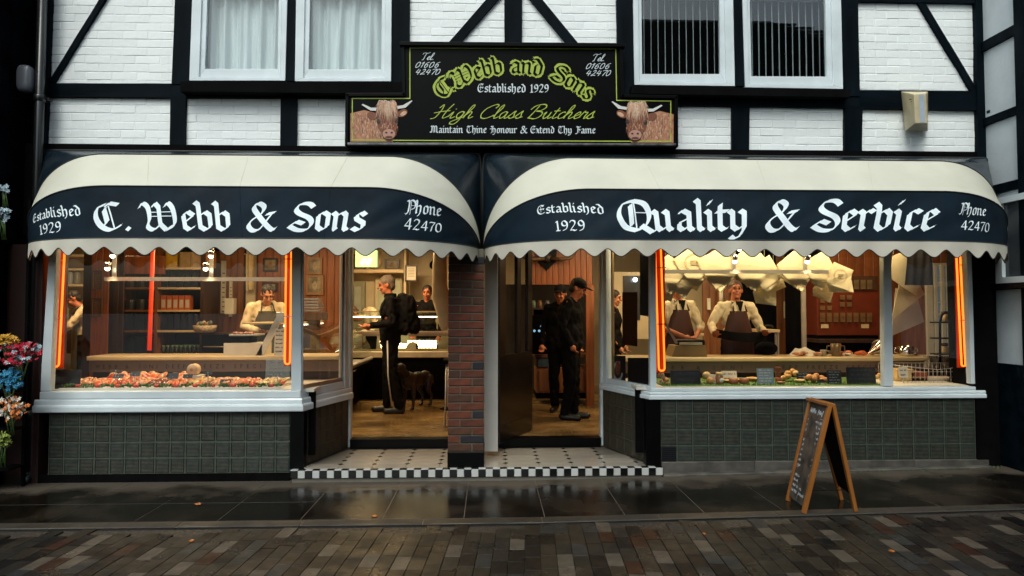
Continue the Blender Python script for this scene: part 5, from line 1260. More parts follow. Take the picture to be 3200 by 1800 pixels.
# small stool legs by the pillar
t = thing('metal_stool', tuple(P(1392,1340,7.6)), 'dark stool edge with steel leg beside the brick pillar', 'stool')
a = P(1390,1270,7.6); obj('leg', MB().tube([(a.x,7.6,ZFL),(a.x+.02,7.6,ZFL+.75)], .012, 8), steel, t); obj('leg', MB().tube([(a.x+.2,7.6,ZFL),(a.x+.18,7.6,ZFL+.75)], .012, 8), steel, t)
obj('leg', MB().tube([(a.x+.02,7.85,ZFL),(a.x+.03,7.85,ZFL+.75)], .012, 8), steel, t); obj('seat', MB().tbox((a.x-.03,7.55,ZFL+.75),(a.x+.23,7.9,ZFL+.80), .01), matte_b, t)
obj('foot_ring', MB().lathe((a.x+.06,7.7,ZFL+.2), [(.11,0),(.13,.01),(.11,.02)], 16), matte_b, t)
# --- right doorway: pine wall with horns
cl3 = obj('cladding', MB().box((P(1655,1,9.3).x, 9.33, P(1700,890,9.3).z), (P(1850,1,9.3).x, 9.5, ZC)), darkwood, room)
boards('b', 1655, 1850, 700, 890, 9.3, redwood, 11, cl3)
obj('jamb_board', MB().box((P(1828,1,9.2).x, 9.2, ZFL), (P(1852,1,9.2).x, 9.29, P(1800,890,9.2).z)), redwood, room)
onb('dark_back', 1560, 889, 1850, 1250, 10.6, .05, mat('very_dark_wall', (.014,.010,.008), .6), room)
t = thing('mounted_horns', tuple(P(1710,845,9.2)), 'dark shield with a pair of long buffalo horns on the pine wall', 'trophy')
a = P(1710, 812, 9.25)
obj('shield', MB().prism([(a.x-.14,9.25,a.z+.14),(a.x-.13,9.25,a.z-.02),(a.x,9.25,a.z-.15),(a.x+.13,9.25,a.z-.02),(a.x+.14,9.25,a.z+.14),(a.x,9.25,a.z+.18)], (0,.045,0)), black_gloss, t)
obj('boss', MB().ell((a.x,9.22,a.z+.03), (.07,.05,.07), 14, 8), mat('horn_boss', (.03,.02,.015), .4), t)
hm = mat('horn', (.10,.06,.03), .3, .4, 8)
for s_ in (-1, 1): obj('horn', MB().tube([(a.x+s_*.05,9.2,a.z+.02),(a.x+s_*.2,9.17,a.z+.0),(a.x+s_*.34,9.16,a.z+.02),(a.x+s_*.42,9.16,a.z+.10)], [.032,.028,.018,.004], 10), hm, t)
t = thing('low_cabinet', tuple(P(1750,1245,9.4)), 'dark brown pine cabinet behind the man in the black cap', 'cabinet')
onb('cabinet_body', 1676, 1148, 1845, 1228, 9.4, .5, redwood2, t); onb('worktop', 1670, 1108, 1845, 1116, 9.38, .5, redwood2, t); onb('side_panel', 1676, 1116, 1690, 1148, 9.42, .4, darkwood, t)
onb('plinth', 1676, 1228, 1845, 1246, 9.42, .45, matte_b, t)
for k in range(2): onb('door_panel', 1684+k*80, 1156, 1756+k*80, 1222, 9.385, .014, redwood2, t)
mb = MB(); 
for x_, y_ in ((1692,1020),(1670,1034),(1685,1034),(1699,1034)): q = P(x_, y_, 9.0); mb.ell(tuple(q), (.018,.004,.018), 10, 6)
t = thing('vending_panel', tuple(P(1685,1110,9.0)), 'black machine showing four round blue lights beside the counter man', 'machine')
onb('machine_body', 1664, 985, 1712, 1107, 9.02, .35, matte_b, t); obj('blue_light', mb, mat('blue_glow', (.1,.2,.3), .4, emit=(.25,.5,.7), es=.8), t)
for x_, y_, c, lb in ((1672,945,(.08,.10,.06),'small green jar'),(1690,950,(.10,.07,.05),'small brown jar'),(1678,1086,(.10,.10,.06),'small framed card')):
    pass
sh = thing('wall_shelf', tuple(P(1700,980,9.5)), 'dark wall shelf holding small jars behind the open door', 'shelf'); onb('shelf_board', 1660, 962, 1740, 968, 9.4, .2, darkwood, sh); onb('shelf_bracket', 1664, 968, 1668, 990, 9.42, .15, darkwood, sh); onb('back_board', 1660, 968, 1740, 1105, 9.61, .02, matte_b, sh)
for x_, c, lb in ((1668,(.10,.16,.12),'green jar on the dark wall shelf'),(1688,(.16,.08,.04),'brown jar on the dark wall shelf'),(1712,(.08,.08,.10),'blue black jar on the dark wall shelf')):
    q = P(x_, 962, 9.45); solo('jar', MB().lathe((q.x, 9.5, q.z+.001), [(.03,0),(.035,.01),(.035,.08),(.025,.09),(.027,.11)], 12), mat('jarm_%d' % x_, c, .3), lb, 'jar')
solo('freezer_pack', bpx(MB(), 1682, 1122, 1716, 1147, 9.38, .2), mat('pack_blue', (.04,.07,.10), .4, .4, 20), 'blue grey pack stacked on the pine cabinet', 'packet', bevel=.006)
# --- behind the right return pane
t = thing('wall_mirror', tuple(P(1970,900,9.6)), 'cream framed mirror glinting behind the return window', 'mirror')
onb('frame', 1912, 850, 2030, 1060, 9.6, .05, warm_w, t); onb('glass', 1948, 862, 2000, 1000, 9.58, .015, mat('mirror_dark', (.05,.06,.07), .15, metal=.4), t)
a = P(1985, 874, 9.5); solo('wall_spot', MB().ell(tuple(a), .035, 12, 8), mat('cool_bulb', (.8,.9,1), .3, emit=(.8,.92,1), es=5), 'small cool white spotlight glinting by the mirror', 'spotlight')
def sheet(name, x0, y0, x1, y1, f0, m, label, cat, d=.006, frac=True):
    """hanging sheet on the right return plane"""
    f = plane_pt(dR.xy.to_3d()+Vector((0,.12,0)), cR.xy.to_3d()+Vector((0,.12,0)))
    q = [f(x0,y1), f(x1,y1+(x1-x0)*.15), f(x1,y0), f(x0,y0)]; return solo(name, MB().prism(q, (0,d,0)), m, label, cat)
sheet('black_sheet', 1945, 913, 1992, 1076, 0, matte_b, 'black card hanging inside the return window', 'card')
sheet('black_jacket', 2000, 780, 2028, 985, 0, blk, 'black garment hanging at the window corner post', 'garment')
sheet('meat_poster', 1912, 1112, 1955, 1205, 0, mat('poster_black', (.012,.012,.014), .3), 'black poster of steaks on a white plate standing in the return window', 'poster')
sheet('dark_poster', 1962, 1118, 2029, 1208, 0, mat('poster_black2', (.01,.009,.009), .3), 'plain black poster beside the plate poster', 'poster')
f_ = plane_pt(dR.xy.to_3d()+Vector((0,.1185,0)), cR.xy.to_3d()+Vector((0,.1185,0)))
po = bpy.data.objects['meat_poster']
def ring(cx, cy, rx, ry, k0, k1, n=24, w=.7):
    v = []
    for i in range(n+1):
        a = k0+(k1-k0)*i/n
        for s_ in (1, w): v.append(f_(cx+rx*s_*math.cos(a), cy+ry*s_*math.sin(a)))
    return v, [(2*i, 2*i+1, 2*i+3, 2*i+2) for i in range(n)]
v, f = ring(1931, 1160, 16, 32, .2, 5.2); obj('plate_print', MB().add(v, f), mat('print_white', (.35,.35,.36), .5, .3, 30), po)
v, f = ring(1931, 1150, 8, 22, 0, 6.28, w=.05)
for q in v: q.y -= .0006
obj('steak_print', MB().add(v, f), mat('print_steak', (.20,.06,.03), .5, .4, 40), po)
# --- right room
cl4 = obj('cladding', MB().box((P(2195,1,9.2).x, 9.23, ZFL), (P(2560,1,9.2).x, 9.35, ZC)), darkwood, room)
boards('b', 2198, 2300, 700, 1130, 9.2, redwood2, 5, cl4); boards('b', 2430, 2560, 700, 1130, 9.2, redwood2, 6, cl4)
obj('recess', bpx(MB(), 2301, 700, 2429, 1130, 9.21, .019), matte_b, cl4)
cl5 = obj('cladding', MB().box((P(2560,1,8.6).x, 8.63, ZFL), (6.94, 8.75, ZC)), darkwood, room)
boards('b', 2600, 2990, 700, 1130, 8.6, redwood, 15, cl5)
# louvred oven cabinet
t = thing('oven_cabinet', tuple(P(2650,1130,8.0)), 'red brown metal oven back with rows of ventilation slots', 'oven')
om_ = mat('oven_red', (.11,.02,.008), .35, .15); om2 = mat('oven_brown', (.07,.035,.02), .3, .2, metal=.3)
onb('casing', 2555, 862, 2745, 1048, 8.0, .5, om_, t); onb('top_trim', 2640, 862, 2742, 908, 7.985, .014, om2, t)
sl = mat('slot_metal', (.40,.30,.15), .3, metal=.5)
for cx, cy in [(2560+k*21, 978+15) for k in range(8)]+[(2645+k*21, 890) for k in range(4)]+[(2560,940),(2582,940),(2560,963),(2582,963),(2622,930),(2644,930),(2622,952),(2644,952)]:
    h = 30 if cy == 993 or cy == 890 else 14; n = 8 if h == 30 else 4; mb = MB()
    for k in range(n): bpx(mb, cx+4, cy-h/2+k*h/n, cx+18, cy-h/2+k*h/n+1.6, 7.972, .012)
    obj('vent', mb, sl, t)
onb('shelf_tray', 2560, 1060, 2750, 1072, 7.9, .5, darkwood, t); onb('lower_body', 2560, 1072, 2750, 1125, 8.05, .4, matte_b, t); onb('tray_back', 2555, 1048, 2745, 1060, 8.03, .4, matte_b, t)
for x_ in (2566, 2692): onb('maker_plate', x_, 1013, x_+24, 1026, 7.99, .008, ctop, t)
onb('cladding_pole', 2510, 870, 2518, 1115, 7.9, .04, steel, room); onb('dark_column', 2488, 780, 2556, 1110, 8.3, .3, matte_b, room)
picture(2449, 942, 2466, 994, 9.18, 'small pale label holder on the brown column', card_w, card_w, 'notice', 3)
picture(2209, 932, 2219, 968, 9.18, 'cream light switch plate on the brown boards', card_w, card_w, 'switch', 1)
solo('handset', MB().tube([P(2253,905,9.1), P(2254,945,9.1)], .03, 8), card_w, 'cream wall telephone handset beside the standing butcher', 'phone')
onb('cream_wall', 2120, 700, 2197, 1130, 9.9, .05, warm_w, room)
onb('grey_worktop', 2160, 1042, 2200, 1050, 8.6, .3, ctop, room)
# window with glazing bars in the side room
t = thing('side_window', tuple(P(2950,1110,8.3)), 'white glazed inner window with narrow bars behind the spice rack', 'window')
gp = mat('daylight_glow_pane', (.10,.14,.17), .15, .3, 3, emit=(.12,.17,.21), es=.35)  # bluish glow given to the pane in place of daylight behind it
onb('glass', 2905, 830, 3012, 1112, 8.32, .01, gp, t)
for x_, w_ in ((2900,14),(2925,4),(2947,5),(2965,4),(2986,14),(3006,9)): onb('glazing_bar', x_, 826, x_+w_, 1118, 8.28, .035, card_w, t)
for y_, h_ in ((822,10),(860,3),(882,14),(944,3),(978,8),(1010,3),(1064,8),(1108,12)): onb('glazing_bar', 2900, y_, 3015, y_+h_, 8.29, .02, card_w, t)
# hanging cloths and black apron in the end pane
papm = mat('cream_paper_sheet', (.60,.50,.30), .7, .08, 5); papp = mat('pinkish_cloth', (.50,.42,.34), .75, .08, 5, bump=.002)
def psheet(pts, Y, m, label, nm='paper_sheet', cat='paper sheet', d=.008):
    q = [P(x,y,Y) for x,y in pts]; return solo(nm, MB().prism(q, (0,d,0)), m, label, cat)
psheet([(2786,1050),(2888,1006),(2868,930),(2800,900)], 6.62, papp, 'pinkish white cloth, lowest of the sheets hung in the end pane', 'hanging_cloth', 'cloth')
psheet([(2786,1000),(2890,920),(2872,885),(2812,880)], 6.58, papm, 'cream paper sheet, middle of those hung in the end pane')
psheet([(2784,870),(2862,925),(2885,870),(2838,780),(2790,800)], 6.54, papm, 'cream folded paper, top of those hung in the end pane')
for pr3 in ([(2786,1000),(2800,885),(2812,875),(2790,780)],): pass
solo('string', MB().tube([P(2792,795,6.56), P(2792,700,6.56)], .004, 6).tube([P(2830,905,6.6), P(2840,700,6.6)], .004, 6), steel, 'thin cord holding up the paper sheets', 'cord')
t = cloth_strip((2836,2917,2916,2828), 760, 891, 6.5, blk, 'black apron hanging with a frayed hem in the end pane', 'apron', .012, 'black_apron', 3)
# paper bags hung on the rail
bagm = mat('cream_paper_bag', (.78,.68,.44), .6, .07, 6, bump=.002, bscale=12); ink = mat('bag_print', (.36,.27,.14), .7, .2)
def bag_stack(px, py, half, n, Y, label, lean=0, printed=False, ang=90):
    c = P(px, py, Y); h = half/2000*Y; t = thing('paper_bag_bundle', (c.x, Y, c.z-h), label, 'paper bags', 'bundles of paper bags on the rail')
    for k in range(n):
        a = R(ang+lean+k*4.5-n*2); yy = Y+k*.012; pts = [Vector((c.x+.006*k+h*math.cos(a+j*math.pi/2), yy, c.z-.012*k+h*math.sin(a+j*math.pi/2)-h*.0)) for j in range(4)]
        # curl the lowest corner a little
        low = min(range(4), key=lambda j: pts[j].z); mb = MB()
        cc_ = sum(pts, Vector())/4; top = [p.copy() for p in pts]; top[low].y -= .03*((k % 2)*2-1)*.5+.01*k
        mb.add(top+[cc_+Vector((0,-.006,0))]+[p+Vector((0,.003,0)) for p in top]+[cc_+Vector((0,.006,0))], [(0,1,4),(1,2,4),(2,3,4),(3,0,4),(6,5,9),(7,6,9),(8,7,9),(5,8,9),(0,5,6,1),(1,6,7,2),(2,7,8,3),(3,8,5,0)])
        b = obj('bag', mb, bagm, t)
        if k == 0 and printed:
            mbp = MB()
            for r_ in (.46, .40):
                v = []; 
                for i in range(25):
                    an = i/24*2*math.pi
                    for q_ in (1, .95): v.append(Vector((cc_.x+h*r_*q_*math.cos(an), Y-.0085, cc_.z+h*r_*q_*math.sin(an))))
                mbp.add(v, [(2*i, 2*i+1, 2*i+3, 2*i+2) for i in range(24)])
            for i in range(3): mbp.box((cc_.x-h*.18, Y-.0087, cc_.z-h*.1+i*h*.09), (cc_.x+h*.2, Y-.0085, cc_.z-h*.06+i*h*.09))
            obj('bag_print', mbp, ink, b)
    obj('hook', MB().tube([Vector((c.x,Y+.02,c.z+h*.98)), Vector((c.x,Y+.02,ZC-.005))], .003, 5), steel, t)
B_ = [(2128,878,46,4,6.74,'bag bundle hiding the head of the rolled sleeve butcher',3,0),(2085,850,60,4,6.72,'bag bundle nearest the neon tube',0,0),(2082,905,34,3,6.78,'small low bag bundle beside the neon tube',20,0),(2168,822,66,5,6.70,'printed bag bundle, second from the neon tube',0,1),
      (2160,862,40,4,6.80,'tan shaded bags behind the second bundle',12,0),(2245,832,70,5,6.68,'bag bundle just short of the first hanging strap',-4,0),(2345,828,72,5,6.70,'large bag bundle above the standing butcher',3,0),
      (2392,850,56,4,6.76,'bag bundle overlapping the large one above the butcher',-6,0),(2392,905,42,6,6.86,'limp grey bags drooping behind the rail',26,0),(2420,870,40,4,6.9,'narrow folded bags drooping low in the middle',60,0),
      (2490,835,66,5,6.70,'bag bundle before the second hanging strap',4,0),(2562,838,60,4,6.70,'bag bundle beyond the second hanging strap',-8,0),(2575,900,38,4,6.8,'limp folded bag dangling lowest near the oven',14,0),(2625,862,48,6,6.64,'turned bag bundle with a round print at the rail end',34,1)]
for x_, y_, h_, n_, Y_, lb, ln, pr_2 in B_: bag_stack(x_, y_, h_, n_, Y_, 'cream paper '+lb, ln, bool(pr_2))
ld = bpy.data.lights.new('rail_light', 'AREA'); ld.shape = 'RECTANGLE'; ld.size = 3.0; ld.size_y = .12; ld.energy = 50; ld.color = (1,.78,.45)
t = thing('window_strip_light', (P(2470,800,6.3).x, 6.33, ZC-.25), 'strip light behind the valance shining on the paper bags', 'strip light')
obj('housing', MB().box((P(2075,1,6.3).x, 6.28, ZC-.24), (P(2940,1,6.3).x, 6.38, ZC-.001)), card_w, t)
l = bpy.data.objects.new('rail_light', ld); COL.objects.link(l); l.parent = t; l.location = (0, .03, -.02); l.rotation_euler = (R(38), 0, 0)
ld = bpy.data.lights.new('meat_light', 'AREA'); ld.shape = 'RECTANGLE'; ld.size = 2.2; ld.size_y = .12; ld.energy = 34; ld.color = (1,.66,.36)
t = thing('window_strip_light', (P(520,800,6.3).x, 6.33, ZC-.25), 'strip light behind the valance shining on the meat display', 'strip light')
obj('housing', MB().box((P(220,1,6.3).x, 6.28, ZC-.24), (P(860,1,6.3).x, 6.38, ZC-.001)), card_w, t)
l = bpy.data.objects.new('meat_light', ld); COL.objects.link(l); l.parent = t; l.location = (0, .03, -.02); l.rotation_euler = (R(15), 0, 0)

t = thing('basket', tuple(P(640,1042,8.7)), 'pale wicker basket of snack bags beside the jar shelf', 'basket')
a = P(640, 1040, 8.7); obj('basket_body', MB().lathe(tuple(a), [(.09,0),(.13,.02),(.15,.10),(.145,.10),(.12,.03),(.004,.02)], 18), mat('wicker', (.38,.30,.20), .7, .4, 40), t)
for k in range(6): obj('snack_bag', MB().ell((a.x-.08+.032*k, a.y-.02*(k % 2), a.z+.11+.012*(k % 3)), (.03,.02,.03), 8, 6, jit=.4), mat('snack_%d' % k, ((.5,.4,.25),(.1,.16,.12),(.45,.4,.3),(.2,.1,.05),(.4,.38,.3),(.12,.14,.14))[k], .5), t)
t = thing('till_cabinet', tuple(P(690,1180,8.8)), 'black cabinet between the jar shelf and the scales', 'cabinet')
onb('cabinet_body', 628, 1046, 745, 1180, 8.8, .4, matte_b, t); onb('cabinet_top', 622, 1041, 750, 1046, 8.78, .44, darkwood, t); onb('drawer_line', 634, 1082, 740, 1085, 8.79, .009, ctop, t)
t = thing('hanging_towel', tuple(P(775,1000,9.6)), 'cream towels hanging by the cream door frame', 'towel')
cl_ = MB().grid(lambda u, v: P(768+26*u, 905-110*v+0*u, 9.6)+Vector((0, .02*math.sin(u*11), 0)), 14, 4); obj('towel', cl_, cream_cl, t)
onb('towel_rail', 762, 792, 800, 796, 9.62, .02, steel, t)
# ---------------- display goods ----------------
gr = random.Random(21)
meat_m = [mat('raw_beef', (.42,.03,.018), .3, .3, 30, base2=(.55,.13,.06), coat=.3), mat('pork_pink', (.58,.17,.075), .35, .25, 24, base2=(.66,.36,.19), coat=.3), mat('dark_liver', (.12,.02,.012), .2, .3, 10, coat=.5),
          mat('poultry_skin', (.60,.42,.18), .4, .2, 14, coat=.2), mat('orange_marinade', (.62,.12,.025), .3, .3, 20, coat=.3)]
fat_m = mat('meat_fat', (.62,.46,.30), .4, .1, 10); pars = mat('green_parsley', (.045,.12,.02), .6, .4, 30); tray_m = mat('white_tray', (.60,.58,.52), .3, .05); green_m = mat('display_grass', (.06,.14,.02), .6, .3, 40)
tomr = mat('tomato_red', (.45,.05,.02), .3, .2)
def slab(c, r, th, rot, seed, rim=False):
    """irregular slice of meat: outline in its own plane, a little thick"""
    rr = random.Random(seed); n = 14; ph = rr.uniform(0, 6); mb = MB(); k = [1+.18*math.sin(2*i*2*math.pi/n+ph)+.10*math.sin(3*i*2*math.pi/n+ph*2) for i in range(n)]
    def ringp(s, y): return [Vector(c)+rot @ Vector((r*s*k[i]*math.cos(2*math.pi*i/n), y, r*s*.72*k[i]*math.sin(2*math.pi*i/n))) for i in range(n)]
    rings = [ringp(.9, -th), ringp(1, -th*.4), ringp(1, th*.6), ringp(.9, th)]
    if rim: rings = [[p for p in ringp(.88, -th*1.08)], ringp(1.07, -th*.5), ringp(1.07, th*.5), ringp(.95, th*.9)]
    vs = [v for g in rings for v in g]; fs = [(j*n+i, j*n+(i+1) % n, (j+1)*n+(i+1) % n, (j+1)*n+i) for j in range(3) for i in range(n)]
    if rim: fs = [f for q, f in enumerate(fs) if (q % n) in (1,2,3,4,5,6,7)]
    else: fs += [tuple(range(n-1, -1, -1)), tuple(3*n+i for i in range(n))]
    return mb.add(vs, fs, 0, True)
def meat_pile(px, py, w, n, kind, label, Y=6.42, s=.040, lift=0, stand=False):
    c = P(px, py, Y); t = thing('meat_tray', (c.x, Y, zdL), label, 'tray of meat', 'trays of meat in the window'); hw = w/2000*Y/2
    obj('tray', MB().tbox((c.x-hw, Y-.12, zdL+.0005), (c.x+hw, Y+.16, zdL+.012+lift)), tray_m, t)
    rows = 3 if not lift else 2; per = max(3, n//2+1); tl = gr.uniform(-.3, .3)
    for j in range(rows):
        for k in range(per):
            f = (k+.5)/per; x = c.x-hw*.86+1.72*hw*f+gr.uniform(-.006,.006); y = Y-.075+.075*j; z = zdL+.012+lift+s*.5+.006*j+gr.uniform(0,.006)
            rot = Matrix.Rotation(gr.uniform(-.25,.25)+tl, 3, 'Y') @ Matrix.Rotation(gr.uniform(-1.0,-.55), 3, 'X') @ Matrix.Rotation(gr.uniform(-.5,.5), 3, 'Z')
            sd = gr.random(); r = s*gr.uniform(.85,1.25); m_ = obj('meat_cut', slab((x,y,z), r, .009, rot, sd), meat_m[kind if gr.random() < .8 else gr.choice((0,1,4))], t)
            if kind not in (2,): obj('fat', slab((x,y,z), r, .009, rot, sd, True), fat_m, m_)
    return t
for px, w, n, k, lb in ((278,80,8,1,'pork chops in a tray beside the black board'),(345,66,8,4,'marinated orange steaks next to the pork chops'),(408,74,9,0,'bright red beef steaks with a black price ticket'),
    (458,60,7,1,'pink pork steaks in the front row'),(505,60,6,2,'dark liver slices fanned in a dish'),(562,66,8,4,'orange marinated cutlets behind a price ticket'),(626,76,6,3,'pale chicken breasts under the round ham'),
    (702,76,8,1,'fanned pork ribs with a black ticket'),(778,76,9,4,'sliced gammon heaped at the middle'),(856,84,9,3,'striped bacon and pale joints at the corner post end')):
    meat_pile(px, 1185, w, n, k, lb, Y=6.42+.03*(k % 2))
for px, w, n, k, lb in ((385,74,6,0,'raised red mince steaks on the back row'),(480,90,7,1,'back row joints by the dark liver'),(575,70,6,4,'back row burgers beside the round ham')):
    meat_pile(px, 1165, w, n, k, lb, Y=6.74, s=.05, lift=.025)
# round ham on its edge
a = P(602, 1166, 6.55); t = thing('ham_joint', tuple(a), 'large round cut ham standing upright among the meat', 'ham')
r_ = .056; c_ = (a.x, 6.56, zdL+.095+r_)
obj('ham', MB().lathe(c_, [(.3*r_,-.03),(.9*r_,-.028),(r_,-.01),(r_,.05),(.5*r_,.09)], 20, ax='y'), meat_m[1], t); obj('rind', MB().lathe((c_[0],c_[1]-.001,c_[2]), [(r_*.93,-.029),(r_*1.03,-.012),(r_*1.03,.05),(r_*.9,.055)], 20, ax='y'), fat_m, t)
obj('stand', MB().tbox((a.x-.08, 6.53, zdL+.001), (a.x+.08, 6.66, zdL+.098)), tray_m, t)
# garnish strip
mb = MB(); mr_ = MB()
x0g, x1g = P(225,1,6.2).x, P(900,1,6.2).x; n = 34
for k in range(n):
    x = x0g+(x1g-x0g)*k/n
    if k % 3 == 2:
        for j in range(3): mr_.ell((x+gr.uniform(-.02,.02), 6.235, zdL+.028), (.02,.016,.018), 8, 6)
    else:
        for j in range(12): mb.ell((x+gr.uniform(-.035,.035), 6.235+gr.uniform(-.015,.02), zdL+.016+gr.uniform(0,.03)), (gr.uniform(.006,.013),)*3, 6, 4, jit=.5)
setp(solo('parsley_garnish', mb, pars, 'curly green parsley edging along the meat display front', 'garnish'), kind='stuff')
solo('red_garnish', mr_, tomr, 'red garnish beads between the parsley tufts', 'garnish')
mb = MB().box((P(215,1,6.19).x, 6.18, zdL+.0005), (P(893,1,6.19).x, 6.20, P(500,1213,6.18).z+.004)); solo('display_edging', mb, tray_m, 'white plastic edging strip in front of the parsley', 'edging')
# tickets
tk = mat('black_ticket', (.012,.012,.014), .4)
def ticket(px0, py0, px1, py1, Y, label, m=tk, txt=(), tm=None, deck=None, name='price_ticket', cat='price ticket', tilt=0):
    A = P(px0, py1, Y); B = P(px1, py0, Y); zd = deck if deck is not None else (zdL if px0 < 1500 else zdR); t = thing(name, ((A.x+B.x)/2, Y, zd), label, cat)
    z0 = A.z if A.z-zd < .03 else A.z
    lo = [Vector((A.x, Y, z0)), Vector((B.x, Y, z0)), Vector((B.x+tilt*.02, Y+.02, B.z)), Vector((A.x+tilt*.02, Y+.02, B.z+tilt*.01))]
    obj('card', MB().prism(lo, (0,.005,0)), m, t)
    if z0-zd > .004: obj('pin', MB().box(((A.x+B.x)/2-.004, Y+.006, zd+.001), ((A.x+B.x)/2+.004, Y+.014, z0+.02)), steel, t)
    if txt:
        mb = MB(); n = len(txt); H = B.z-z0; W = B.x-A.x
        fn = lambda u, v, L: Vector((A.x+u*W+.02*tilt*v, Y+.02*v-.0012-L, z0+v*H))
        for k, s in enumerate(txt):
            if s == '~':
                ov = 1-(k+.85)/n*.92; scribble(mb, lambda u, v, L, ov=ov: Vector((A.x+u, Y+.02*(ov+v/H)-.0015-L, z0+ov*H+v)), W*.12, W*(.9-.18*((k*7) % 3)/2), 0, H*min(.9/n*.55, .2), k+int(px0)); continue
            hh = min(.9/n*.62, .22); sc = H
            ov = 1-(k+.85)/n*.92; 
            plain_text(mb, s, lambda u, v, L, ov=ov: fn(u, ov+v, L), .08, .92, 0, hh, centre=True, squeeze=False) if False else plain_text(mb, s, lambda u, v, L, ov=ov: Vector((A.x+u, Y+.02*(ov+v/H)-.0015-L, z0+ov*H+v)), W*.08, W*.92, 0, H*hh, centre=True)
        if mb.v: obj('writing', mb, tm or chalk, t)
    return t
chalk = mat('chalk', (.34,.38,.42), .8, .3, 60); chalk_d = mat('faint_chalk', (.045,.06,.08), .8, .3, 60); chalk_w = mat('chalk_bright', (.3,.33,.36), .8, .2, 60)
ticket(154, 1156, 250, 1216, 6.26, 'black chalkboard at the flower stall end of the meat display', tk, ('', '', ''), None, name='chalkboard', cat='chalkboard')
mb = MB(); A = P(210,1200,6.255); 
for k in range(5): mb.box((A.x, 6.249, A.z+.115-.03*k), (A.x+.11-.02*(k % 2), 6.2500, A.z+.120-.03*k))
for (a_, b_, c_, d_, lb) in ((344,1156,376,1164,'slim black ticket behind the red steaks'),(352,1170,384,1182,'black ticket in the beef steaks'),(405,1162,436,1176,'black ticket beside the liver'),(522,1166,556,1184,'grey edged ticket before the round ham'),(570,1170,600,1182,'brown ticket in the chicken tray'),(636,1158,662,1170,'white ticket with black writing by the ham'),(686,1186,720,1198,'black ticket in the pork ribs')):
    ticket(a_, b_, c_, d_, 6.36, lb, tk)
t = ticket(828, 1122, 905, 1182, 6.30, 'clear plastic card holder with white lettering at the corner post', case_glass, ('~','~','~'), chalk_w, name='card_holder', cat='card holder')
# things on the left ledge: scales, screen, leaflet
t = thing('weighing_scales', (P(780,1110,7.1).x, 7.2, zLL), 'shop scales with a red lit tray of meat and a slanted white arm', 'scales')
onb('base', 698, 1072, 820, 1112, 7.1, .3, card_w, t); onb('body', 706, 1052, 778, 1073, 7.12, .25, matte_b, t); onb('pan', 715, 1044, 800, 1050, 7.1, .28, steel, t)
for k in range(4): a = P(732+k*16, 1042, 7.15); obj('meat_cut', MB().ell((a.x, 7.2, a.z), (.04,.05,.018), 10, 6, jit=.3), meat_m[0], t)
q = [P(800,1110,7.1), P(824,1110,7.1), P(882,992,7.1), P(866,985,7.1)]; obj('arm', MB().prism(q, (0,.03,0)), card_w, t); onb('dial', 862, 976, 888, 1008, 7.09, .03, steel, t)
ticket(856, 1028, 892, 1110, 7.05, 'cream leaflet poster standing on the ledge by the neon tube', card_w, ('~','~','~','~','~','~'), lettr, zLL, 'leaflet', 'leaflet')
# trays stacked behind the return pane
for k in range(5): solo('blue_tray', bpx(MB(), 950, 932+k*9, 992+k*2, 938+k*9, 8.9, .25), mat('tray_blue_%d' % k, (.12,.14,.17), .4), ('top','second','third','fourth','lowest')[k]+' blue grey tray of the stack under the family picture', 'tray', bevel=.004)
solo('tray_table', bpx(MB(), 945, 977, 1005, 1000, 8.85, .35).box((P(950,1,8.9).x, 8.9, ZFL), (P(1000,1,8.9).x, 9.1, P(950,1000,8.85).z)), darkwood, 'dark stand carrying the blue tray stack', 'stand')
# bakery side goods
def fake_grass():
    mb = MB().tbox((P(2058,1,6.25).x, 6.19, zdR+.0005), (P(2735,1,6.25).x, 6.9, zdR+.008)); g = gr
    for k in range(700): x = g.uniform(P(2060,1,6.25).x, P(2735,1,6.25).x); y = 6.19+g.random()**2*.5; mb.add([(x-.004,y,zdR+.008),(x+.004,y,zdR+.008),(x+g.uniform(-.006,.006),y,zdR+.008+g.uniform(.01,.025))], [(0,1,2)])
    setp(solo('display_grass', mb, green_m, 'bright green artificial grass mat under the bakery goods', 'grass mat'), kind='stuff')
fake_grass()
crust = mat('golden_crust', (.55,.26,.06), .45, .25, 20, base2=(.62,.36,.12)); crust2 = mat('pale_crust', (.60,.42,.18), .5, .2, 16); pot_m = mat('terracotta', (.22,.06,.025), .5, .2)
def pie(px, py, r, Y, label, m=crust):
    a = P(px, py, Y); h = r*.55; c = (a.x, Y, zdR+.009); t = thing('pie', c, label, 'pie', 'pies and pastries on the green mat')
    obj('crust_case', MB().lathe(c, [(r*.75,0),(r,h*.8),(r*1.04,h*.85),(r*1.04,h),(r*.9,h*1.02),(r*.5,h*1.25),(.004,h*1.35)], 18), m, t)
    obj('crimped_lid', MB().lathe((c[0],c[1],c[2]+h*.8), [(r*1.02,0),(r*1.1,h*.1),(r*1.04,h*.28)], 18), crust2, t); return t
pie(2265, 1190, .05, 6.42, 'golden pork pie between the two cream cards'); pie(2302, 1190, .05, 6.50, 'golden pork pie under the tall cream card', crust)
pie(2352, 1190, .06, 6.55, 'round pie beside the blue price list'); pie(2500, 1200, .05, 6.4, 'pale pie front of the egg pile', crust2)
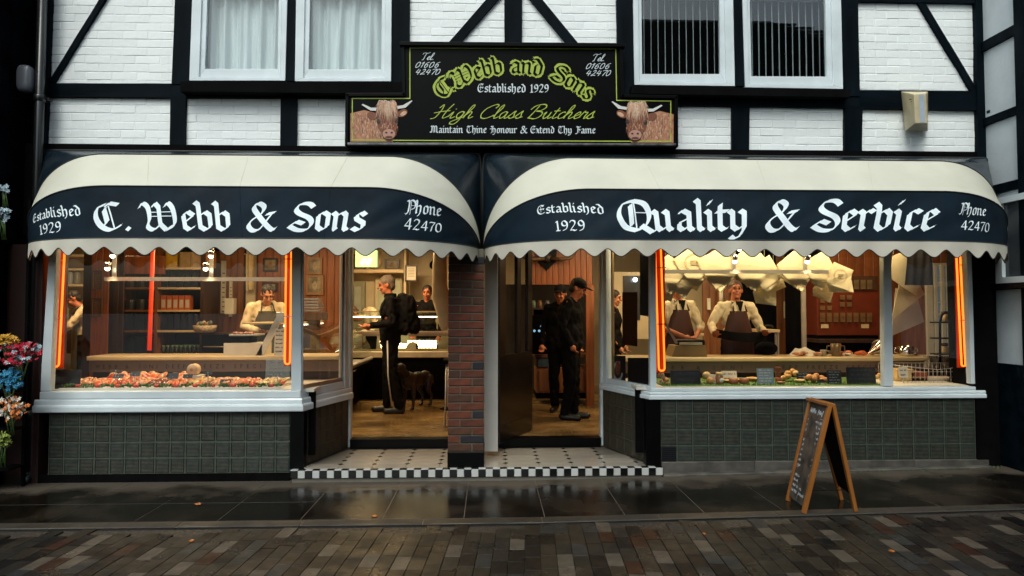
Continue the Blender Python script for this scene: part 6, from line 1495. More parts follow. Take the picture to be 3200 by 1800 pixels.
def heap(px, py, w, n, s, m, label, nm, cat, Y=6.4, up=.08):
    a = P(px, py, Y); hw = w/2000*Y/2; t = thing(nm, (a.x, Y, zdR+.008), label, cat)
    for k in range(n):
        f = k/n; obj('piece', MB().ell((a.x+gr.uniform(-hw, hw)*(1-.6*f), Y+gr.uniform(-.05,.09), zdR+.008+s*.8+up*f), (s*gr.uniform(.9,1.3), s*gr.uniform(.8,1.1), s*.85), 10, 7, rot=Matrix.Rotation(gr.uniform(0,3),3,'Z'), jit=.2), m if k % 3 else (crust2 if m is crust else crust), t)
heap(2480, 1200, 70, 11, .032, crust, 'heap of glazed pastry rolls behind the tall black ticket', 'pastry_heap', 'pastries', 6.5)
heap(2545, 1205, 95, 12, .030, mat('scotch_egg', (.50,.22,.07), .5, .3, 30), 'heap of scotch eggs spilling to the front of the mat', 'scotch_egg_heap', 'scotch eggs', 6.36, .05)
heap(2760-10, 1200, 40, 6, .028, crust, 'small pile of pastries by the window mullion', 'pastry_heap', 'pastries', 6.45, .05)
heap(2072, 1195, 34, 9, .022, mat('pot_pourri', (.42,.22,.14), .6, .5, 40, base2=(.6,.5,.42)), 'bag of mixed nuts at the neon tube end of the mat', 'nut_heap', 'nuts', 6.32, .09)
heap(2218, 1195, 50, 5, .040, crust2, 'pale cheeses wrapped beside the christmas board', 'cheese_heap', 'cheese', 6.36, .06)
def jar(px, Y, r, h, label, mb_=pot_m, lid=crust):
    a = P(px, 1200, Y); c = (a.x, Y, zdR+.009); t = thing('preserve_jar', c, label, 'jar'); obj('jar_body', MB().lathe(c, [(r*.9,0),(r,.006),(r,h*.7),(r*.85,h*.76),(r*.85,h*.8)], 16), mb_, t)
    obj('lid', MB().lathe((c[0],c[1],c[2]+h*.8), [(r*.95,0),(r*.98,.005),(r*.95,h*.2),(r*.7,h*.21)], 16), lid, t); return t
t = jar(2248, 6.30, .036, .115, 'honey jar with a round white label in front of the cheeses', mat('honey', (.25,.10,.02), .2, coat=.4), mat('straw_lid', (.5,.36,.15), .7, .3, 40))
a = P(2252, 1200, 6.30); obj('label', MB().lathe((a.x-.002, 6.262, zdR+.05), [(.022,-.001),(.022,.001)], 16, ax='y'), card_w, t)
def dish(px, Y, r, h, label, m=pot_m):
    a = P(px, 1200, Y); c = (a.x, Y, zdR+.009); t = thing('terracotta_dish', c, label, 'dish'); obj('dish_bowl', MB().lathe(c, [(r*.85,0),(r,.01),(r,h),(r*.9,h),(r*.86,h*.6),(.003,h*.55)], 18), m, t); obj('filling', MB().ell((c[0],c[1],c[2]+h*.62), (r*.84,r*.84,h*.35), 14, 6, jit=.2), crust2, t); return t
dish(2292, 6.32, .045, .05, 'small terracotta pate dish, nearer the honey jar'); dish(2325, 6.33, .045, .05, 'small terracotta pate dish, nearer the blue price list')
t = dish(2432, 6.45, .028, .05, 'stacked terracotta ramekins beside the blue price list'); 
for k in (1, 2): a = P(2432,1200,6.45); obj('ramekin', MB().lathe((a.x, 6.45, zdR+.011+.05*k), [(.024,0),(.028,.01),(.030,.045),(.032,.05)], 16), pot_m, t)
dish(2440, 6.30, .040, .022, 'shallow terracotta saucer of pate at the front of the mat')
ticket(2097, 1158, 2190, 1217, 6.26, 'black chalkboard announcing christmas orders in the bakery window', tk, ('CHRISTMAS','ORDERS','NOW BEING TAKEN'), chalk_d, zdR, 'chalkboard', 'chalkboard')
ticket(2368, 1152, 2419, 1216, 6.26, 'blue grey handwritten price list among the pastries', mat('blue_card', (.20,.26,.30), .5, .1), ('~','~','~','~','~','~','~'), card_w, zdR, 'price_list', 'price list')
ticket(2257, 1160, 2304, 1190, 6.56, 'cream card standing behind the honey jar', card_w, ('~','~'), lettr, zdR)
ticket(2212, 1172, 2240, 1204, 6.34, 'pale tilted card leaning on the cheeses', card_w, (), None, zdR, tilt=1)
ticket(2588, 1158, 2631, 1212, 6.27, 'narrow black price list clipped beside the scotch eggs', tk, ('~','~','~','~','~','~'), chalk_w, zdR, 'price_list', 'price list')
ticket(2492, 1164, 2530, 1190, 6.40, 'tilted black price ticket on the scotch eggs', tk, ('~','~','~'), chalk_w, zdR)
ticket(2556, 1186, 2592, 1202, 6.33, 'wide low black ticket in front of the pastries', tk, ('~',), chalk_w, zdR)
ticket(2648, 1148, 2738, 1210, 6.26, 'large black chalkboard reading now available to order', tk, ('~','~','NOW AVAILABLE','TO ORDER'), chalk_d, zdR, 'chalkboard', 'chalkboard')
# on the right ledge
t = thing('cash_register', (P(2150,1118,7.1).x, 7.2, zLR), 'beige cash register seen from behind with black bags on top', 'cash register')
q = [P(2098,1118,7.1), P(2210,1118,7.1), P(2207,1080,7.1), P(2112,1080,7.1)]; obj('casing', MB().prism(q, (0,.3,0)), mat('beige_plastic', (.34,.25,.12), .5, .08), t, bevel=.006)
obj('bag_pile', bpx(MB(), 2118, 1062, 2205, 1079, 7.14, .2), blk, t, bevel=.02); onb('paper_roll', 2125, 1070, 2195, 1079, 7.1, .03, card_w, t)
obj('display_pole', MB().prism([P(2070,1000,7.05), P(2076,1000,7.05), P(2120,1072,7.05), P(2112,1074,7.05)], (0,.02,0)), mat('pink_plastic', (.42,.30,.28), .5), t)
t = thing('steel_strainer', tuple(P(2735,1116,7.05)), 'shiny conical steel strainer lying on the ledge', 'strainer')
a = P(2712, 1114, 7.05); b = P(2752, 1072, 7.12); mb = MB().tube([Vector((a.x,7.05,zLR+.03)), Vector((b.x,7.13,zLR+.10))], [.004,.085], 20, caps=False); obj('cone', mb, chrome, t); obj('rim', MB().tube([Vector((b.x-.003,7.127,zLR+.097)), Vector((b.x+.008,7.14,zLR+.105))], [.088,.088], 20, caps=False), steel, t)
def mug(px, Y, r, h, m, label, nm, cat, handles=1, z=None):
    a = P(px, 1100, Y); c = (a.x, Y, (z or zLR)+.001); t = thing(nm, c, label, cat); obj('body', MB().lathe(c, [(r*.8,0),(r*.85,.01),(r,h),(r*.93,h),(r*.8,.03),(.003,.025)], 20), m, t)
    for s_ in ((1,) if handles == 1 else (-1, 1)): obj('handle', MB().tube([(c[0]+s_*r*.9,Y,c[2]+h*.85),(c[0]+s_*(r+.045),Y,c[2]+h*.8),(c[0]+s_*(r+.05),Y,c[2]+h*.4),(c[0]+s_*r*.85,Y,c[2]+h*.2)], .006, 8), m, t)
    return t
mug(2612, 7.1, .055, .14, mat('brown_jug_glaze', (.20,.12,.05), .3, .2), 'tall brown jug with curved handles on the ledge', 'jug', 'jug', 2)
mug(2573, 7.12, .035, .07, mat('stone_mug', (.35,.30,.2), .5), 'small stone mug beside the brown jug', 'mug', 'mug')
mug(2832, 7.1, .085, .11, chrome, 'steel saucepan with side handles at the end of the ledge', 'saucepan', 'saucepan', 2)
def ledge_heap(px, w, n, s, m, label, nm, cat):
    a = P(px, 1100, 7.12); t = thing(nm, (a.x,7.12,zLR), label, cat); hw = w/2000*7.1/2
    for k in range(n): obj('piece', MB().ell((a.x+gr.uniform(-hw,hw), 7.12+gr.uniform(-.05,.08), zLR+s*.7+.02*(k/n)), (s*1.7, s, s*.7), 10, 6, rot=Matrix.Rotation(gr.uniform(0,3),3,'Z'), jit=.3), m, t)
    return t
ledge_heap(2520, 70, 6, .028, meat_m[1], 'cooked sausages wrapped in crumpled paper on the ledge', 'sausage_parcel', 'sausages')
t = bpy.data.objects['sausage_parcel']; a = P(2520, 1100, 7.18)
obj('paper_wrap', MB().grid(lambda u, v: Vector((a.x-.18+.36*u, 7.12+.14*v, zLR+.002+.085*v*(1-abs(2*u-1)**2)*(1+.5*noise.noise(Vector((u*6,v*4,1)))))), 12, 6), card_w, t)
ledge_heap(2680, 120, 9, .03, meat_m[4], 'roasted ribs heaped on a dark board', 'rib_heap', 'ribs'); ledge_heap(2660, 60, 4, .02, card_w, 'white wrapped knife roll on the ledge', 'wrapped_roll', 'roll')
solo('dark_kettle', MB().ell((P(2400,1080,7.3).x, 7.35, zLR+.075), (.13,.10,.08), 18, 10), matte_b, 'big dark domed lid on the ledge behind the apron', 'lid')
t = thing('side_table', tuple(P(2430,1100,8.2)), 'cream topped side table with steel legs behind the butcher', 'table'); onb('table_top', 2378, 1030, 2438, 1039, 8.2, .5, ctop, t)
for x_ in (2382, 2424, 2431): onb('leg', x_, 1040, x_+4, 1120, 8.25, .03, steel, t)
solo('coil_of_cord', MB().tube([P(2400+16*math.cos(k*.8), 1024-7*abs(math.sin(k*.8)), 8.35) for k in range(9)], .015, 8), blk, 'black coiled cable lying on the side table', 'cable')
# end pane: basket, spice rack
t = thing('wire_basket', tuple(P(2905,1205,6.4)), 'wide wire basket in the end pane holding papers', 'basket')
xa, xb = P(2796,1,6.4).x, P(3010,1,6.4).x; zb0 = zdR+.004; zt0 = zdR+.17; mb = MB()
for k in range(17): x = xa+(xb-xa)*k/16; mb.tube([(x,6.4,zb0),(x,6.4,zt0-.03*math.sin(k/16*math.pi))], .0022, 5)
for f in (0, .33, .66): mb.tube([(xa,6.4,zb0+(zt0-zb0)*f),(xb,6.4,zb0+(zt0-zb0)*f)], .0022, 5)
obj('front_wires', mb, steel, t); obj('rim', MB().tube([(xa,6.4,zt0),((xa+xb)/2,6.4,zt0-.035),(xb,6.4,zt0),(xb,6.8,zt0),(xa,6.8,zt0),(xa,6.4,zt0)], .004, 6), steel, t)
mb = MB()
for k in range(17): x = xa+(xb-xa)*k/16; mb.tube([(x,6.8,zb0),(x,6.8,zt0)], .0022, 5)
obj('back_wires', mb, steel, t)
for (u0, u1, z, lb, m) in ((.05,.3,.12,'brown paper pad leaning at the back of the wire basket',crust2),(.25,.5,.09,'reddish box lying in the wire basket',pot_m),(.3,.95,.03,'cream sheets lying flat in the wire basket',papp)):
    solo('packet', MB().box((xa+(xb-xa)*u0, 6.55, zb0), (xa+(xb-xa)*u1, 6.75, zb0+z)), m, lb, 'packet', bevel=.004)
ticket(2812, 1148, 2838, 1180, 6.36, 'white price card clipped to the wire basket', card_w, ('~','~'), lettr, zdR)
t = thing('spice_rack', tuple(P(2970,1160,6.9)), 'black curved rack of lidded spice jars before the inner window', 'rack')
for x_ in (2938, 3000): obj('side_rail', MB().tube([P(x_,1165,6.9), P(x_,1010,6.9), P(x_+5,985,6.9), P(x_+18,975,6.9)], .012, 8), matte_b, t)
for y_ in (1006, 1056, 1106): onb('shelf', 2936, y_, 3004, y_+4, 6.9, .16, matte_b, t)
for y_ in (1006, 1056, 1106):
    for x_ in (2957, 2984):
        if (y_, x_) == (1056, 2957): continue
        a = P(x_, y_, 6.95); j = thing('spice_jar', (a.x, 6.97, a.z), {(1006,2957):'pale spice jar with a wicker lid, top shelf of the rack',(1006,2984):'red spiced jar on the top shelf of the rack',(1056,2984):'lone spice jar on the middle shelf of the rack',(1106,2957):'cream pot on the low shelf of the rack',(1106,2984):'tall cream canister on the low shelf of the rack'}[(y_,x_)], 'jar')
        obj('jar_body', MB().lathe((a.x,6.97,a.z+.001), [(.032,0),(.038,.02),(.038,.07),(.026,.085)], 14), crust2 if x_ == 2957 else (pot_m if y_ == 1006 else warm_w), j); obj('lid', MB().lathe((a.x,6.97,a.z+.086), [(.032,0),(.034,.03),(.02,.035)], 14), darkwood, j)
solo('leaflet_box', bpx(MB(), 2905, 1112, 2990, 1150, 7.2, .2), mat('zebra_leaflets', (.1,.1,.1), .5, .5, 60, base2=(.5,.45,.4), stretch=(1,1,.3)), 'box of striped leaflets behind the spice rack', 'box', bevel=.004)
solo('window_bench', MB().box((P(2900,1,7).x, 6.99, ZFL), (4.75, 7.6, P(2950,1150,7.1).z)), darkwood, 'dark low bench supporting the rack and leaflets', 'bench')
# ---------------- chalkboard on the pavement ----------------
pine = mat('varnished_pine', (.25,.092,.018), .35, .25, 6, stretch=(1,1,.2), coat=.2)
t = thing('pavement_sign', (2.68, 5.18, gz(2.68)), 'pine framed folding chalkboard standing on the wet pavement', 'chalkboard')
g0 = gz(2.68)-.001
Af, Bf, Cf, Df = PZ(2509,1604,g0), PZ(2454,1562,g0), PZ(2680,1600,g0), PZ(2629,1561,g0)
yn = (Af.y+Cf.y)/2; T1 = P(2595,1266,yn); yb_ = (Bf.y+Df.y)/2; T2 = P(2530,1246,yb_); T1.z = T2.z = (T1.z+T2.z)/2
def aleg(a, b, w=.022, nm='leg', q=None, up=Vector((0,.022,0)), m=pine):
    d = (b-a).normalized(); s = Vector((d.z, 0, -d.x)).normalized()*w
    mb = MB().hexa([a, a+s, a+s+up, a+up], [b, b+s, b+s+up, b+up]); return obj(nm, mb, m, t, bevel=.002)
sL_ = Vector((.0,0,0))
aleg(Af, T1-Vector((.012,0,0)), .03, up=Vector((0,.03,0))); aleg(Bf-Vector((0,.03,0)), T2-Vector((.012,.03,0)), .03, up=Vector((0,.03,0)))
aleg(Cf-Vector((.022,0,0)), T1+Vector((.014,.001,0)), .028, up=Vector((0,.03,0))); aleg(Df-Vector((.022,.03,0)), T2+Vector((.014,-.031,0)), .028, up=Vector((0,.03,0)))
aleg(Af+Vector((.005,.03,.03))+(T1-Af)*.96, T2+Vector((-.005,-.03,.0)), .02, 'top_rail', up=Vector((0,0,.02)))
obj('ridge_board', MB().box((T1.x-.025, yn, T1.z-.012), (T1.x+.03, yb_, T1.z+.012)), pine, t, bevel=.003)
slate_b = mat('smudged_chalkboard', (.018,.018,.018), .55, .5, 6, base2=(.085,.068,.052), stretch=(1,1.4,1.4))
fr0 = .055; n_ = (T1-Af).normalized()
pA = Af.lerp(T1, .05)+Vector((.006,.031,0)); pB = Bf.lerp(T2, .05)+Vector((.006,-.031,0)); pT2 = T2+Vector((-.004,-.031,-.02)); pT1 = T1+Vector((-.004,.031,-.02))
obj('blackboard', MB().prism([pA, pB, pT2, pT1], (.008,0,0)), slate_b, t)
rA = Cf.lerp(T1, .15)+Vector((-.004,.031,0)); rB = Df.lerp(T2, .15)+Vector((-.004,-.031,0))
obj('blackboard', MB().prism([rA, rB, T2+Vector((.014,-.031,-.02)), T1+Vector((.014,.031,-.02))], (.008,0,0)), matte_b, t)
# chalk writing on the near board
def bf(u, v, L):
    lo = pB.lerp(pA, u); hi = pT2.lerp(pT1, u); q = lo.lerp(hi, v); return q+Vector((-1,0,.25)).normalized()*(L+.0006)
mb = MB(); W_ = (pA-pB).length; H_ = (pT1-pA).length
def line(u0, u1, v0, v1, w=.008):
    q = [bf(u0,v0,0), bf(u1,v1,0), bf(u1,v1+w,0), bf(u0,v0+w,0)]; mb.add(q, [(0,1,2,3)])
for v in (.32, .62, .86): line(.02, .98, v, v, .004)
line(.5, .515, .02, .84, .84*0+.003) if False else None
mb.add([bf(.49,.02,0), bf(.505,.02,0), bf(.505,.84,0), bf(.49,.84,0)], [(0,1,2,3)])
for c_ in (0, 1):
    for k in range(15):
        v = .805-k*.053
        if (k, c_) in ((3,0),(9,1),(10,0)): continue
        scribble(mb, lambda u, w, L, v=v, c_=c_: bf(.06+c_*.47+u/W_, v+w/H_, L), 0, .38*W_, 0, .030, k*2+c_)
scribble(mb, lambda u, w, L: bf(.1+u/W_, .885+w/H_, L), 0, .8*W_, 0, .055, 77)
mb2 = MB(); mb2.add([bf(.03,.40,-.0003), bf(.48,.40,-.0003), bf(.48,.61,-.0003), bf(.03,.61,-.0003)], [(0,1,2,3)]); obj('wiped_panel', mb2, tk, t)
obj('chalk_writing', mb, chalk, t)
obj('stay_cord', MB().tube([Af.lerp(T1,.2)+Vector((.02,.02,0)), Cf.lerp(T1,.2)+Vector((-.02,.02,0))], .003, 5), matte_b, t)
# ---------------- flowers ----------------
def bunch(px, py, rx, ry, Y, cols, label, n=70, leafy=.3, seed=1):
    rr = random.Random(seed); c = P(px, py, Y); sx = rx/2000*Y; sz = ry/2000*Y; t = thing('flower_bunch', (c.x, Y, c.z-sz), label, 'flowers', 'bunches on the flower stall')
    mb = MB(); lf = MB()
    for k in range(n):
        a = Vector((rr.gauss(0,.45), rr.gauss(0,.45), rr.gauss(0,.45))); 
        if a.length > 1: a.normalize()
        p = c+Vector((a.x*sx, a.y*sx*.6, a.z*sz)); r = rr.uniform(.010,.018); mi = rr.randrange(len(cols))
        if rr.random() < leafy:
            d = Vector((rr.uniform(-1,1), rr.uniform(-1,0), rr.uniform(-.6,1))).normalized()*.05; s_ = d.cross(Vector((0,0,1))).normalized()*.010; lf.add([p, p+d*.5+s_, p+d, p+d*.5-s_], [(0,1,2,3)])
        up = Vector((rr.uniform(-.6,.6), rr.uniform(-1,-.3), rr.uniform(0,1))).normalized(); u = up.cross(Vector((1,0,.1))).normalized(); w = up.cross(u)
        for j in range(6):
            an = j*math.pi/3; d = u*math.cos(an)+w*math.sin(an); e = u*math.cos(an+.5)+w*math.sin(an+.5); g = u*math.cos(an-.5)+w*math.sin(an-.5)
            mb.add([p, p+g*r+up*r*.5, p+d*r*1.7+up*r*.3, p+e*r+up*r*.5], [(0,1,2,3)], mi)
        mb.ell(tuple(p+up*r*.3), r*.4, 6, 4, mi)
    obj('blossoms', mb, cols, t)
    if lf.v: obj('leaves', lf, leafg, t)
    st = MB()
    for k in range(8): st.tube([c+Vector((rr.uniform(-sx,sx)*.6,0,-sz*.2)), c+Vector((rr.uniform(-.03,.03),.02,-sz-.02-.12))], .003, 5)
    obj('stems', st, leafg, t); return t
fm = lambda n, c: mat('petal_'+n, c, .6, .15, 20)
leafg = mat('flower_leaf', (.05,.10,.02), .5, .3, 20)
fred, fyel, fblu, fwhi, fora, fpin = fm('crimson',(.5,.012,.04)), fm('yellow',(.55,.30,.03)), fm('blue',(.03,.22,.38)), fm('white',(.55,.52,.46)), fm('orange',(.6,.18,.03)), fm('pale',(.35,.45,.5))
bunch(60, 1100, 62, 38, 5.75, [fred,fred,fred,fpin], 'crimson chrysanthemum bunch nearest the shop jamb', 170, .1, 1)
bunch(20, 1062, 34, 14, 5.7, [fyel], 'yellow flowers showing above the crimson bunch', 50, .1, 2)
bunch(26, 1185, 44, 34, 5.75, [fblu], 'teal blue dyed bunch below the crimson flowers', 110, .1, 3)
bunch(34, 1275, 48, 34, 5.75, [fwhi,fora,fwhi,fora], 'white and orange mixed bunch near the ground', 90, .3, 4)
bunch(8, 1380, 24, 30, 5.75, [fm('lime',(.22,.28,.05))], 'lime green foliage at the foot of the stall', 50, .8, 5)
bunch(14, 590, 14, 12, 5.75, [fpin], 'single pale blossom hanging highest on the black wall', 16, 0, 6)
bunch(8, 672, 20, 26, 5.75, [fpin], 'pale blossoms trailing below the highest bloom', 36, .1, 7)
t = thing('flower_stand', (P(10,1400,5.85).x, 5.95, 0), 'dark tiered stand holding the flower bunches', 'stand')
xs_ = P(20,1,5.8).x
for z in (.18, .52, .86, 1.1): obj('tier', MB().box((xs_-.5, 5.8, z), (xs_+.13, 6.0, z+.015)), matte_b, t)
for x in (xs_-.45, xs_+.12): obj('upright', MB().box((x-.012, 5.98, 0), (x+.012, 6.01, 2.6)), matte_b, t)
# ---------------- people and the dog ----------------
skin = mat('skin', (.46,.20,.11), .5, .12, 30); skin_d = mat('skin_ruddy', (.42,.14,.07), .5, .12, 30)
hair_d = mat('dark_hair', (.015,.010,.007), .6, .3, 60, bump=.003, bscale=150); hair_g = mat('grey_hair', (.13,.10,.08), .6, .3, 60, bump=.003, bscale=150); hair_b = mat('brown_hair', (.06,.03,.015), .6, .3, 60, bump=.003, bscale=150)
coat_w = mat('butcher_coat', (.62,.53,.36), .7, .06, 8, bump=.004, bscale=12); coat_k = mat('black_jacket_cloth', (.005,.005,.006), .85, .3, 6, bump=.008, bscale=10, spec=.12)
trk = mat('black_trousers', (.005,.005,.006), .85, .3, 6, bump=.007, bscale=9, spec=.12); shoe_k = mat('black_shoe', (.008,.008,.008), .4); apron_r = mat('burgundy_apron', (.045,.011,.008), .6, .2, 12, stretch=(8,1,1)); apron_g = mat('grey_apron', (.06,.06,.05), .6, .2)
eye_m = mat('eye_dark', (.015,.01,.008), .3); lip_m = mat('lip', (.28,.07,.05), .5); white_s = mat('white_stripe', (.6,.6,.6), .5)
def V(*a): return Vector(a)
def person(loc, rz, label, h=1.75, pose=None, skin_m=skin, hair=hair_d, top=coat_k, low=trk, head_tilt=(0,0), cap=None, apron=None, collar=None, voxel=.011, group=None, sleeves=True, lower=True, extra=None, face=True, bulk=1.0):
    s = h/1.75; D = dict(shL=(-.185,.0,1.43), elL=(-.25,.03,1.14), wrL=(-.24,-.12,.92), shR=(.185,0,1.43), elR=(.25,.03,1.14), wrR=(.24,-.12,.92),
        hipL=(-.09,0,.93), knL=(-.10,-.02,.50), anL=(-.10,.03,.09), hipR=(.09,0,.93), knR=(.10,-.02,.50), anR=(.10,.03,.09), head=(0,-.01,1.635), neck=(0,.01,1.46), fdL=(0,-1), fdR=(0,-1), hdL=None, hdR=None)
    D.update(pose or {}); J = {k: V(*v)*s if v is not None and len(v) == 3 else v for k, v in D.items()}
    t = thing('person', loc, label, 'person', group); O = V(*loc)
    M = Matrix.Rotation(rz, 4, 'Z')
    def fin(mb): 
        for v in mb.v: v.xyz = O+(M @ v)
        return mb
    def part(nm, mb, m, par=t, vx=voxel, sm=2):
        fin(mb); me = remesh(mb, vx, nm, m, O, sm)
        am = {'top': .011, 'trousers': .009, 'hair': .006, 'backpack': .012}.get(nm, 0)
        if am:
            ns = [v.normal.copy() for v in me.vertices]; q = 26 if nm != 'hair' else 60
            for v, n_ in zip(me.vertices, ns):
                c_ = v.co; w_ = noise.noise(Vector((c_.x*q*.6+c_.z*9+rz*7, c_.y*q*.6, c_.z*q*(.45 if nm != 'hair' else .2)-c_.x*11))); v.co += n_*am*(w_*1.6-abs(w_)*.8)
            me.update()
        o = bpy.data.objects.new(nm, me); COL.objects.link(o); o.parent = par; ORG[o.name] = O; return o
    hd = J['head']; tx, ty = head_tilt; HR = Matrix.Rotation(R(ty), 3, 'Z') @ Matrix.Rotation(R(tx), 3, 'X')
    def hp(x, y, z): return hd+HR @ (V(x,y,z)*s)
    b = MB()
    b.ell(hp(0,.01,.03), (.074*s,.095*s,.09*s), 18, 12, rot=HR); b.ell(hp(0,-.02,-.045), (.056*s,.066*s,.068*s), 16, 10, rot=HR); b.ell(hp(0,-.062,-.088), (.026*s,.022*s,.02*s), 10, 8)
    b.cap(hp(0,-.088,.018), hp(0,-.112,-.022), .010*s, .015*s, 8); b.ell(hp(0,-.078,.036), (.05*s,.02*s,.014*s), 12, 6, rot=HR)
    b.ell(hp(-.036,-.068,-.028), (.022*s,.022*s,.02*s), 8, 6); b.ell(hp(.036,-.068,-.028), (.022*s,.022*s,.02*s), 8, 6); b.ell(hp(0,-.082,-.055), (.024*s,.014*s,.012*s), 10, 6)
    for e in (-1, 1): b.ell(hp(e*.076,.012,-.005), (.010*s,.018*s,.030*s), 8, 8)
    b.cap(J['neck']+V(0,.005,-.04)*s, hd+V(0,.015,-.06)*s, .060*s, .052*s, 12)
    b.ell(V(0,.005,1.28)*s, (.150*s*bulk,.10*s*bulk,.19*s), 16, 10); b.ell(V(0,0,1.04)*s, (.130*s*bulk,.095*s*bulk,.17*s), 14, 8)
    for k in 'LR':
        sg = -1 if k == 'L' else 1; sh, el, wr = J['sh'+k], J['el'+k], J['wr'+k]
        b.cap(V(sg*.07,.01,1.44)*s, sh, .05*s, .055*s); b.cap(sh, el, .050*s, .040*s); b.cap(el, wr, .039*s, .026*s)
        d = (wr-el).normalized() if J['hd'+k] is None else V(*J['hd'+k]).normalized(); sd = d.cross(V(0,0,1)); sd = (V(1,0,0) if sd.length < .3 else sd.normalized()); nn = sd.cross(d)
        pc = wr+d*.05*s; b.ell(pc, (.04*s,.04*s,.04*s), 8, 6); 
        for q in range(4):
            r0 = pc+d*.02*s+sd*(q-1.5)*.021*s; L = (.062,.072,.068,.054)[q]*s; r1 = r0+d*L*.55+nn*.008*s; r2 = r1+(d*.7+nn*.8).normalized()*L*.55; b.cap(r0, r1, .0105*s, .0095*s, 6); b.cap(r1, r2, .0095*s, .008*s, 6)
        th = wr+d*.03*s-sd*.03*s; b.cap(th, th+(d*.8-sd*.8).normalized()*.05*s, .012*s, .009*s, 6)
        hp_, kn, an = J['hip'+k], J['kn'+k], J['an'+k]; b.cap(hp_, kn, .082*s, .055*s); b.cap(kn, an, .054*s, .038*s); fd = V(J['fd'+k][0], J['fd'+k][1], 0).normalized()
        b.cap(an+V(0,0,-.05)*s-fd*.03*s, an+fd*.16*s+V(0,0,-.055)*s, .036*s, .028*s)
    part('body', b, skin_m, vx=.0085)
    # hair
    if hair:
        hb = MB(); hb.ell(hp(0,.020,.046), (.084*s,.101*s,.090*s), 18, 12, rot=HR); hb.ell(hp(0,.06,-.01), (.070*s,.055*s,.07*s), 12, 8, rot=HR); o = part('hair', hb, hair, vx=.008)
    if cap:
        cb = MB(); cb.ell(hp(0,.012,.060), (.088*s,.104*s,.078*s), 18, 10, rot=HR); cb.ell(hp(0,-.11,.058), (.068*s,.075*s,.012*s), 14, 6, rot=HR); part('cap', cb, cap, vx=.008)
    if face:
        for e in (-1, 1):
            eb = MB(); eb.ell(hp(e*.030,-.084,.012), (.013*s,.010*s,.007*s), 8, 6, rot=HR); o = obj('eye', fin(eb), eye_m, t)
            bb = MB(); bb.ell(hp(e*.031,-.091,.034), (.018*s,.006*s,.0045*s), 8, 6, rot=HR); obj('eyebrow', fin(bb), hair if hair else hair_g, t)
        mb_ = MB(); mb_.ell(hp(0,-.094,-.055), (.021*s,.007*s,.006*s), 10, 6, rot=HR); obj('mouth', fin(mb_), lip_m, t)
    # top garment
    c = MB(); g = .020*s
    c.ell(V(0,.008,1.30)*s, (.168*s*bulk+.008,.118*s*bulk+.01,.19*s), 18, 12); c.ell(V(0,.005,1.06)*s, (.152*s*bulk+.008,.118*s*bulk+.008,.22*s), 16, 10); c.ell(V(0,.005,.93)*s, (.160*s*bulk,.125*s*bulk,.12*s), 16, 8)
    c.cap(V(-.08,.012,1.455)*s, V(.08,.012,1.455)*s, .066*s, .066*s); c.lathe(J['neck']+V(0,.003,-.03)*s, [(.075*s,0),(.070*s,.045*s)], 14)
    for k in 'LR':
        sg = -1 if k == 'L' else 1; sh, el, wr = J['sh'+k], J['el'+k], J['wr'+k]
        c.cap(V(sg*.08,.01,1.44)*s, sh, .062*s, .070*s); c.cap(sh, el, .068*s, .056*s)
        if sleeves: c.cap(el, el.lerp(wr, .93), .056*s, .040*s)
        else: c.cap(el, el.lerp(wr, .25), .058*s, .052*s)
    part('top', c, top)
    if lower:
        l = MB()
        for k in 'LR':
            hp_, kn, an = J['hip'+k], J['kn'+k], J['an'+k]; l.cap(hp_+V(0,0,.04), kn, .108*s, .078*s); l.cap(kn, an+V(0,0,.0), .078*s, .062*s)
        l.ell(V(0,.01,.93)*s, (.155*s,.115*s,.12*s), 14, 8); part('trousers', l, low)
        for k in 'LR':
            an = J['an'+k]; fd = V(J['fd'+k][0], J['fd'+k][1], 0).normalized(); sb_ = MB(); z0 = .045*s
            sb_.cap(V(an.x,an.y,0)-fd*.035*s+V(0,0,z0), V(an.x,an.y,0)+fd*.17*s+V(0,0,.036*s), .045*s, .036*s); sb_.ell(V(an.x,an.y,.075*s), (.046*s,.05*s,.05*s), 10, 8); part('shoe', sb_, shoe_k, vx=.009)
    if apron:
        w = .205*s*bulk+.02
        def fa(u, v):
            z = (.52+.86*v)*s; ww = w*(1.0 if v < .62 else 1-.45*(v-.62)/.38); a = (u-.5)*2.3; q = V(ww*math.sin(a)*.98, -(.132*s*bulk+.012)*math.cos(a)*(1 if v < .7 else 1)-.012, z); return O+(M @ q)
        ab = MB().grid(fa, 20, 20); obj('apron', ab, apron, t, org=O)
        tb = MB()
        for e in (-1, 1): tb.tube([V(e*.085,-.128*bulk-.01,1.37)*s, V(e*.07,-.10,1.46)*s, V(e*.05,.02,1.52)*s], .010*s, 6)
        obj('apron_strap', fin(tb), apron, t, org=O)
    if collar:
        cb = MB()
        for e in (-1, 1): cb.add([V(e*.012,-.135,1.33)*s, V(e*.05,-.115,1.50)*s, V(e*.10,-.10,1.45)*s, V(e*.06,-.14,1.36)*s], [(0,1,2,3) if e > 0 else (3,2,1,0)])
        cb.add([v+V(0,.006,0) for v in cb.v], [tuple(i+0 for i in f[::-1]) for f in cb.f])
        obj('collar', fin(cb), top, t, org=O)
        sb_ = MB(); sb_.add([V(-.045,-.128,1.50)*s, V(.045,-.128,1.50)*s, V(0.0,-.146,1.34)*s], [(0,2,1)]); sb_.ell(V(0,-.02,1.475)*s, (.062*s,.062*s,.03*s), 12, 6); obj('shirt', fin(sb_), collar, t, org=O)
    if extra: extra(t, part, fin, s, O, M)
    return t
W = lambda px, py, Y: P(px, py, Y)
